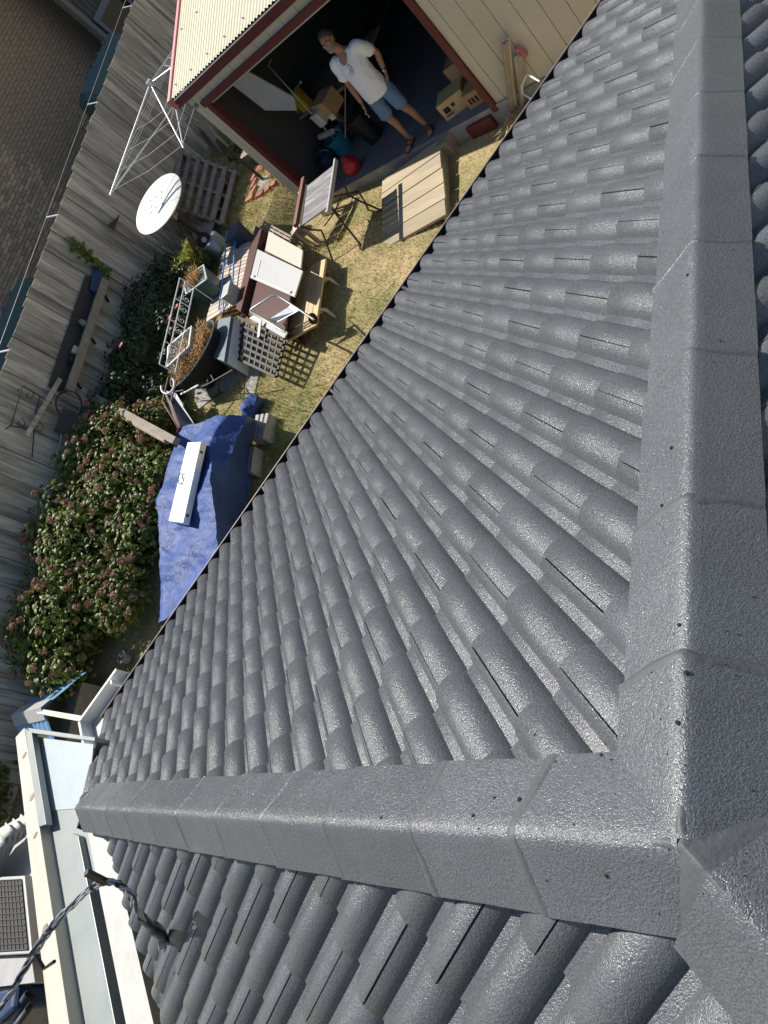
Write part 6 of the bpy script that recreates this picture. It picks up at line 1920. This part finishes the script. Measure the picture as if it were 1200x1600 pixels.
# garden chair hung on the fence
gc_ = Thing('garden_chair', 'dark round backed garden chair hung up on the fence', 'chair', fence_px(108, 650, .15))
c = fence_px(108, 632, .2); mb = MB(); mb.tube([c + HD * (.24 * math.cos(t)) + UP * (.20 * math.sin(t)) for t in np.linspace(0, 2 * math.pi, 26)], 0.016, 7); gc_.part('back_frame', mb, M['dark_metal'], smooth=60)
for k in range(5):
    x = -.16 + .08 * k; mb = MB(); mb.tube([c + HD * x - UP * .16, c + HD * x + UP * .16], .007, 5); gc_.part('back_slat', mb, M['dark_metal'])
for pts in (((98, 655), (95, 690), (88, 712), (83, 730)), ((118, 660), (115, 690), (106, 700)), ((126, 650), (122, 685), (114, 688))):
    mb = MB(); mb.tube([fence_px(x, y, .25) for x, y in pts], .014, 7); gc_.part('leg', mb, M['old_wood'] if pts[0][0] > 100 else M['galv'], smooth=60)
mb = MB(); s_ = fence_px(110, 662, .3); mb.box(s_, .40, .05, .36, HD, (FN + UP * .3), None); gc_.part('seat', mb, M['dark_metal'], bevel=.01)
# two posts lying from the fence to the heap
for k, (A_, B_, r_, lb) in enumerate((((118, 603, 1.55), (276, 690, 0.62), .045, 'square grey timber post lying from the fence to the tarpaulin'), ((141, 622, 1.35), (262, 688, 0.55), .055, 'round timber pole lying beside the square post'))):
    z0 = gz(*atg(240, 690).xy)
    p0, p1 = at(A_[0], A_[1], z0 + A_[2] * .6), at(B_[0], B_[1], z0 + B_[2] * .8)
    mb = MB()
    if k == 0: mb.bar(p0, p1, .10, .09)
    else: mb.tube([p0, p1], r_, 14)
    single(('timber_post', 'timber_pole')[k], lb, 'post', mb, M['old_wood'], smooth=30)
mb = MB(); p = fence_px(155 * 1.0, 345 + 0, .05); c0_, c1_, c2_ = fence_px(187, 336, .03), fence_px(168, 352, .22), fence_px(178, 360, .22)
mb.tri(c0_, c1_, c2_); mb.tri(c0_ + FN * .02, c1_ + FN * .02, c2_ + FN * .02)
for x, y in ((c0_, c1_), (c1_, c2_), (c2_, c0_)): mb.quad(x, y, y + FN * .02, x + FN * .02)
single('fence_flap', 'small dark triangular scrap hanging on the fence above the heater', 'scrap', mb, M['dark_metal'])

# ================================================================== beside the shed wall, near the gutter
sk = Thing('stake_bundle', 'bundle of split old timber stakes leaning on the cream wall', 'stakes', G(shed(4.0, -.35, 0)))
pb_ = G(at(800, 170, .1)); 
for k in range(7):
    o_ = U * random.uniform(-.13, .13) + N * random.uniform(-.06, .05)
    p0 = pb_ + o_; p1 = on_plane(793, 62, shed(3, -.12, 0), N) + o_ * .8
    mb = MB(); mb.bar(p0, lerp(p0, p1, random.uniform(.7, 1.02)) + U * random.uniform(-.06, .06), random.uniform(.03, .07), .03, up=(N + U * random.uniform(-.8, .8)))
    sk.part('stake', mb, M['old_wood'] if k % 3 else M['slat_wood'])
mb = MB(); a = on_plane(806, 74, shed(3, -.10, 0), N); b = on_plane(823, 86, shed(3, -.06, 0), N); mb.bar(a, b, .04, .05, up=N); sk.part('tape', mb, M['pink'])
hg = Thing('straw_heap', 'heap of dry straw between the cream wall and the gutter', 'straw', G(at(828, 150, .05)))
mb = MB()
for (px, py) in ((812, 178), (820, 165), (828, 150), (836, 138), (845, 125), (806, 186), (835, 155), (850, 118)):
    c = G(at(px, py, .1)); 
    for _ in range(6): tuft(mb, c + V(random.gauss(0, .1), random.gauss(0, .1), .02), .10, .16, 22, 1.8, w=.005, droop=.7)
hg.part('stalks', mb, M['straw'], kind='stuff')
mb = MB(); mb.tube([at(x, y, z) for x, y, z in ((829, 154, .25), (816, 146, .28), (815, 135, .38), (822, 118, .5), (826, 117, .52), (843, 127, .45))], .011, 8)
single('bent_tube', 'white bent metal tube poking out of the straw heap', 'tube', mb, M['white'], smooth=60)
# dead weeds against the wall
dw = Thing('dead_weeds', 'grey dead weeds against the base of the cream wall', 'plant', G(shed(4.3, -.25, 0)))
mb = MB()
for k in range(14): tuft(mb, G(shed(3.9 + .07 * k, -.16 - random.random() * .2, 0)), .08, .42, 14, .6, w=.004)
dw.part('stems', mb, mat('grey_brown_stems', (.13, .11, .09), .9), kind='stuff')

# ================================================================== left of the house
# white gutter end below the black one
wg_ = Thing('gutter_end', 'white open ended gutter section sticking out below the black gutter', 'gutter', at(150, 1110, 1.8))
zr = 1.90
pts = [at(182, 1046, zr), at(124, 1127, zr), at(131, 1165, zr)]
inn2 = [V(-3.4, 0.40, zr), at(158, 1122, zr), at(160, 1165, zr)]
for k in range(2):
    mb = MB(); mb.bar(pts[k] - UP * .06, pts[k + 1] - UP * .06, .008, .12); wg_.part('side', mb, M['white'])
    mb = MB(); mb.bar(pts[k], pts[k + 1], .028, .012); wg_.part('rim', mb, M['white'])
mb = MB(); e_ = [p - UP * .115 for p in pts]
mb.hexa([p - UP * .01 for p in (e_[0], e_[1], e_[2], V(-3.62, -.2, zr - .115))] + [e_[0], e_[1], e_[2], V(-3.62, -.2, zr - .115)]); wg_.part('trough', mb, mat('grey_white_metal', (.45, .46, .45), .5))
mb = MB(); p = at(175, 1066, zr); mb.box(p - UP * .05, .05, .02, .12, V(0, 1, 0), V(1, 0, 0), UP); wg_.part('end_cap', mb, M['white'])
# small blue roofed kennel
kz = 1.25
r0, r1 = at(19, 1118, kz), at(66, 1106, kz)
kn = Thing('kennel', 'small kennel with pale blue corrugated roof beside the fence', 'kennel', G((r0 + r1) / 2))
rd = (r1 - r0).normalized(); sdn = V(-rd.y, rd.x, 0)
for s in (-1, 1):
    rws = []
    for d in (0, .28, .56):
        rws.append([lerp(r0, r1, i / 40) + sdn * s * d - UP * (d * .75 - .012 * math.sin(i * 1.2)) for i in range(41)])
    mb = MB(); mb.grid(rws); kn.part('roof_sheet', mb, M['kennel_blue'], smooth=60)
    mb = MB(); mb.quad(r0 + UP * .02, r1 + UP * .02, r1 + sdn * s * .13 - UP * .075, r0 + sdn * s * .13 - UP * .075); kn.part('ridge_flashing', mb, M['offwhite'])
mb = MB(); g0 = kn.loc.z; c0 = (r0 + r1) / 2
mb.box(V(c0.x, c0.y, (g0 + kz - .42) / 2), (r1 - r0).length * .9, .85, kz - .42 - g0, rd, sdn, UP); kn.part('walls', mb, M['old_wood'])
mb = MB(); mb.bar(at(64, 1112, kz - .05), at(132, 1124, kz - .1), .06, .09); kn.part('beam', mb, M['pine'])
# white planter pots in the dark gap
for k, (px, py) in enumerate(((99, 1112), (95, 1132), (204, 1031))):
    g = G(atg(px, py)) + UP * .02; t = Thing('plant_pot', ('pale pot in the dark gap beside the kennel', 'second pale pot below the kennel beam', 'pale grey tub at the foot of the hydrangea')[k], 'pot', g)
    mb = MB(); mb.lathe(g, [(0, 0), (.06, 0), (.08, .10), (.085, .10), (.085, .12), (.075, .12), (.06, .02), (0, .02)], 22); t.part('pot', mb, mat('grey_pot', (.25, .25, .25), .6), smooth=50)
    mb = MB(); mb.lathe(g, [(0, .10), (.074, .10)], 18); t.part('soil', mb, M['bark'])
# clutter below the lean-to
def topbox(name, label, cat, pts, z, h, m, bevel=.01):
    c4_ = [at(x, y, z) for x, y in pts]
    t = Thing(name, label, cat, sum(c4_, V(0, 0, 0)) / 4 - UP * h)
    mb = MB(); mb.hexa([p - UP * h for p in c4_] + c4_); t.part('body', mb, m, bevel=bevel)
    return t, c4_
zj = 1.15
t, c4_ = topbox('pet_carrier', 'pale grey pet carrier with black mesh top below the lean-to', 'carrier', ((-30, 1372), (38, 1368), (50, 1490), (-30, 1494)), zj, .5, mat('pale_grey_plastic', (.45, .45, .43), .5))
mb = MB(); i4 = [lerp(p, sum(c4_, V(0, 0, 0)) / 4, .10) + UP * .004 for p in c4_]; mb.hexa([p - UP * .002 for p in i4] + [p + UP * .004 for p in i4]); t.part('panel', mb, M['black'])
for k in range(13):
    f = k / 12; mb = MB(); mb.bar(lerp(i4[0], i4[1], f) + UP * .008, lerp(i4[3], i4[2], f) + UP * .008, .008, .008); t.part('wire', mb, M['dark_metal'])
    mb = MB(); mb.bar(lerp(i4[0], i4[3], f) + UP * .014, lerp(i4[1], i4[2], f) + UP * .014, .008, .008); t.part('wire', mb, M['dark_metal'])
t, c4_ = topbox('storage_box', 'grey storage box in front of the black mesh carrier', 'box', ((-30, 1500), (50, 1494), (56, 1535), (-30, 1545)), zj - .1, .45, mat('grey_box_plastic', (.32, .32, .31), .6))
mb = MB(); mb.hexa([lerp(p, sum(c4_, V(0, 0, 0)) / 4, -.03) + UP * .001 for p in c4_] + [lerp(p, sum(c4_, V(0, 0, 0)) / 4, -.03) + UP * .02 for p in c4_]); t.part('lid', mb, mat('grey_lid_plastic', (.36, .36, .35), .6), bevel=.006)
# stacked white roofing panels
wpz = zj + .15
for k in range(5):
    f0 = k * 12
    c4_ = [at(x, y, wpz - .05 * k) for x, y in ((-40, 1345 + f0 * .3), (8 + f0, 1285 - f0 * .55), (20 + f0, 1296 - f0 * .5), (-30, 1368 + f0 * .3))]
    rws = []
    for j in range(3):
        rws.append([lerp(lerp(c4_[0], c4_[1], i / 16), lerp(c4_[3], c4_[2], i / 16), j / 2) + UP * (.02 * math.sin(i * 1.57)) for i in range(17)])
    mb = MB(); mb.grid(rws)
    o = single('roofing_sheet', ('topmost white corrugated sheet leaning below the lean-to', 'second white corrugated sheet of the leaning stack', 'third white corrugated sheet of the leaning stack', 'fourth white corrugated sheet of the leaning stack', 'lowest white corrugated sheet of the leaning stack')[k], 'sheet', mb, M['white_paint'] if k != 3 else M['pine'], smooth=50, group='white sheets below the lean-to')
    sol = o.modifiers.new('solid', 'SOLIDIFY'); sol.thickness = .006
mb = MB(); c4_ = [at(x, y, zj) for x, y in ((-40, 1300), (38, 1262), (62, 1368), (-40, 1372))]; mb.hexa([p - UP * .5 for p in c4_] + [p - UP * .2 for p in c4_])
single('white_cabinet', 'white plastic cabinet under the stacked sheets below the lean-to', 'cabinet', mb, M['offwhite'], bevel=.02)
# stack of spare black roof tiles
base_ = at(58, 1575, .75)
for k in range(8):
    mb = MB(); c = base_ + U * (-.02 * k) + V(.035 * k - .15, -.055 * k + .22, .03 * k)
    rws = [[c + V(-.22 + .44 * j, 0, 0) + V(0, 1, 0) * (.02 * (i - 8)) + UP * (.03 * math.sin(i * .85)) for i in range(17)] for j in range(2)]
    mb.grid(rws)
    o = single('spare_tile', ('lowest', 'second lowest', 'third lowest', 'fourth lowest', 'fifth', 'sixth', 'second highest', 'topmost')[k] + ' dark spare roof tile in the stack below the lean-to', 'tile', mb, M['charcoal'], smooth=60, group='spare roof tiles stacked below the lean-to')
    sol = o.modifiers.new('solid', 'SOLIDIFY'); sol.thickness = .014
t, c4_ = topbox('dark_bin', 'dark blue bin lid at the lower left corner', 'bin', ((-40, 1556), (34, 1540), (30, 1575), (-40, 1640)), 1.0, .8, M['blue_dark'], .03)
mb = MB(); mb.hexa([p + UP * .001 for p in c4_] + [lerp(p, sum(c4_, V(0, 0, 0)) / 4, .1) + UP * .05 for p in c4_]); t.part('lid', mb, M['blue_dark'], bevel=.02)
# weeds between fence and lean-to
for k, (px, py) in enumerate(((18, 1235), (12, 1290), (30, 1225))):
    g = G(atg(px, py)); t = Thing('weed', ('green weed beyond the lean-to roof end', 'leafy weed beside the white sheets', 'small weed below the timber fascia')[k], 'plant', g)
    mb = MB(); leaf_cloud(mb, blob_points([(g + UP * .25, .3, .9)], 120, .2), .12); t.part('leaves', mb, M['hyd_leaf'], kind='stuff')

# ================================================================== service cable on the left face
p_roof = on_plane(258, 1468, APX, V(-spl, 0, cpl))
sc = Thing('service_cable', 'bundle of grey and black service cables looping from the roof to the left', 'cable', p_roof)
path = [(258, 1466, p_roof.z + .01), (245, 1454, p_roof.z + .12), (228, 1440, p_roof.z + .22), (210, 1416, p_roof.z + .33), (203, 1393, p_roof.z + .38), (185, 1381, p_roof.z + .42), (165, 1378, p_roof.z + .44), (145, 1386, p_roof.z + .44),
        (120, 1408, p_roof.z + .42), (90, 1438, p_roof.z + .40), (62, 1475, p_roof.z + .38), (38, 1515, p_roof.z + .37), (12, 1558, p_roof.z + .37), (-20, 1600, p_roof.z + .38), (-120, 1700, p_roof.z + .45)]
ctrl = [at(x, y, z) for x, y, z in path]
fine = []
for i in range(len(ctrl) - 1):
    q0, q1, q2, q3 = ctrl[max(i - 1, 0)], ctrl[i], ctrl[i + 1], ctrl[min(i + 2, len(ctrl) - 1)]
    for k in range(6):
        t = k / 6
        fine.append(0.5 * ((2 * q1) + (q2 - q0) * t + (2 * q0 - 5 * q1 + 4 * q2 - q3) * t * t + (3 * q1 - 3 * q2 + q3 - q0) * t ** 3))
for k in range(6):
    mb = MB(); pts = []
    for i, p in enumerate(fine):
        an = i * .35 + k * 1.047
        r_ = .0075 if i > 24 else .012
        wob = .006 * math.sin(i * .9 + k * 2)
        pts.append(p + V(math.cos(an) * (r_ + wob), math.sin(an) * r_, math.sin(an + .6) * (r_ + wob)))
    mb.tube(pts, .0036 if k % 2 else .005, 7)
    sc.part('strand', mb, M['cable'] if k in (0, 2, 3, 5) else M['cable_black'], smooth=60)
for i in (4, 12, 30, 42, 56, 68):
    d = (fine[i + 1] - fine[i - 1]).normalized(); mb = MB(); mb.lathe(fine[i], [(.010, -.008), (.0145, -.006), (.0145, .006), (.010, .008)], 10, axis=d); sc.part('cable_tie', mb, M['cable_black'], smooth=50)
mb = MB(); mb.tube(fine[1:15], [.022] * 3 + [.027] * 5 + [.018] * 6, 10); sc.part('taped_sleeve', mb, M['cable_black'], smooth=60)
b_ = fine[38]; mb = MB(); mb.bar(fine[36] , fine[36] + UP * .09 + V(.02, .02, 0), .022, .022, up=V(1, 0, 0)); sc.part('terminal_block', mb, M['cable_black'])
mb = MB(); mb.tube([fine[62], fine[62] + V(-.02, -.06, -.05), fine[62] + V(.08, -.10, -.04)], .008, 6); sc.part('tail', mb, M['cable_black'])
mb = MB(); nl3 = V(-spl, 0, cpl); mb.lathe(p_roof - nl3 * .03, [(.030, 0), (.030, .06), (.024, .06), (.022, 0)], 18, axis=(nl3 + V(-.3, 0, 0)).normalized()); sc.part('pipe_collar', mb, mat('old_pvc', (.40, .36, .28), .5), smooth=50)
# flashing patch dressed over the tiles below the pipe
mb = MB(); rows = []
for i in range(15):
    row = []
    for j in range(13):
        x = p_roof.x - .30 + .36 * i / 14; y = p_roof.y - .17 + .30 * j / 12
        ed_ = min(i, 14 - i, j * 1.2, (12 - j) * 1.2) / 6
        h_ = profile(y - (-3.87)) * 0.45 - .001 + .012 * min(1, ed_) - .012
        row.append(V(x, y, zL(x)) + nl3 * (h_ + .004 * mnoise.noise(V(x * 12, y * 12, 0))))
    rows.append(row)
mb.grid(rows); house.part('pipe_flashing', mb, M['paint'], smooth=60)

# ================================================================== grit left on the fresh paint
bpy.context.view_layer.update()
dg = bpy.context.evaluated_depsgraph_get()
grit = Thing('mortar_crumbs', 'scattered dark crumbs of mortar stuck to the painted roof', 'debris', APX)
spots = [(1062, 977), (1050, 700), (1035, 790), (596, 1278), (1075, 430), (740, 1275), (1125, 533), (1060, 1130), (946, 1162), (940, 1180), (716, 874), (563, 1063), (836, 1148), (812, 1250), (773, 1247), (398, 1482), (948, 1368), (1072, 1052), (915, 1100)]
for _ in range(120): spots.append((random.uniform(420, 1180), random.uniform(200, 1590)))
nd = 0
for px, py in spots:
    hit, P, nr2, idx, ob_, mx_ = scene.ray_cast(dg, CAM, ray(px, py).normalized())
    if not hit or ob_.name.split('.')[0] not in ('roof_tile', 'hip_cap', 'pointing_band'): continue
    big = nd < 18
    r_ = random.uniform(.0028, .0048) if big else random.uniform(.0010, .0022)
    mb = MB(); rws = []
    for i in range(4):
        ph_ = math.pi * i / 3
        rws.append([P + nr2 * r_ * .3 + V(r_ * math.sin(ph_) * math.cos(t), r_ * math.sin(ph_) * math.sin(t), r_ * .7 * math.cos(ph_)) * (1 + .7 * mnoise.noise(V(i * 2.1, math.cos(t) * 2, px))) for t in np.linspace(0, 2 * math.pi, 7)])
    mb.grid(rws); grit.part('crumb', mb, M['underlay']); nd += 1
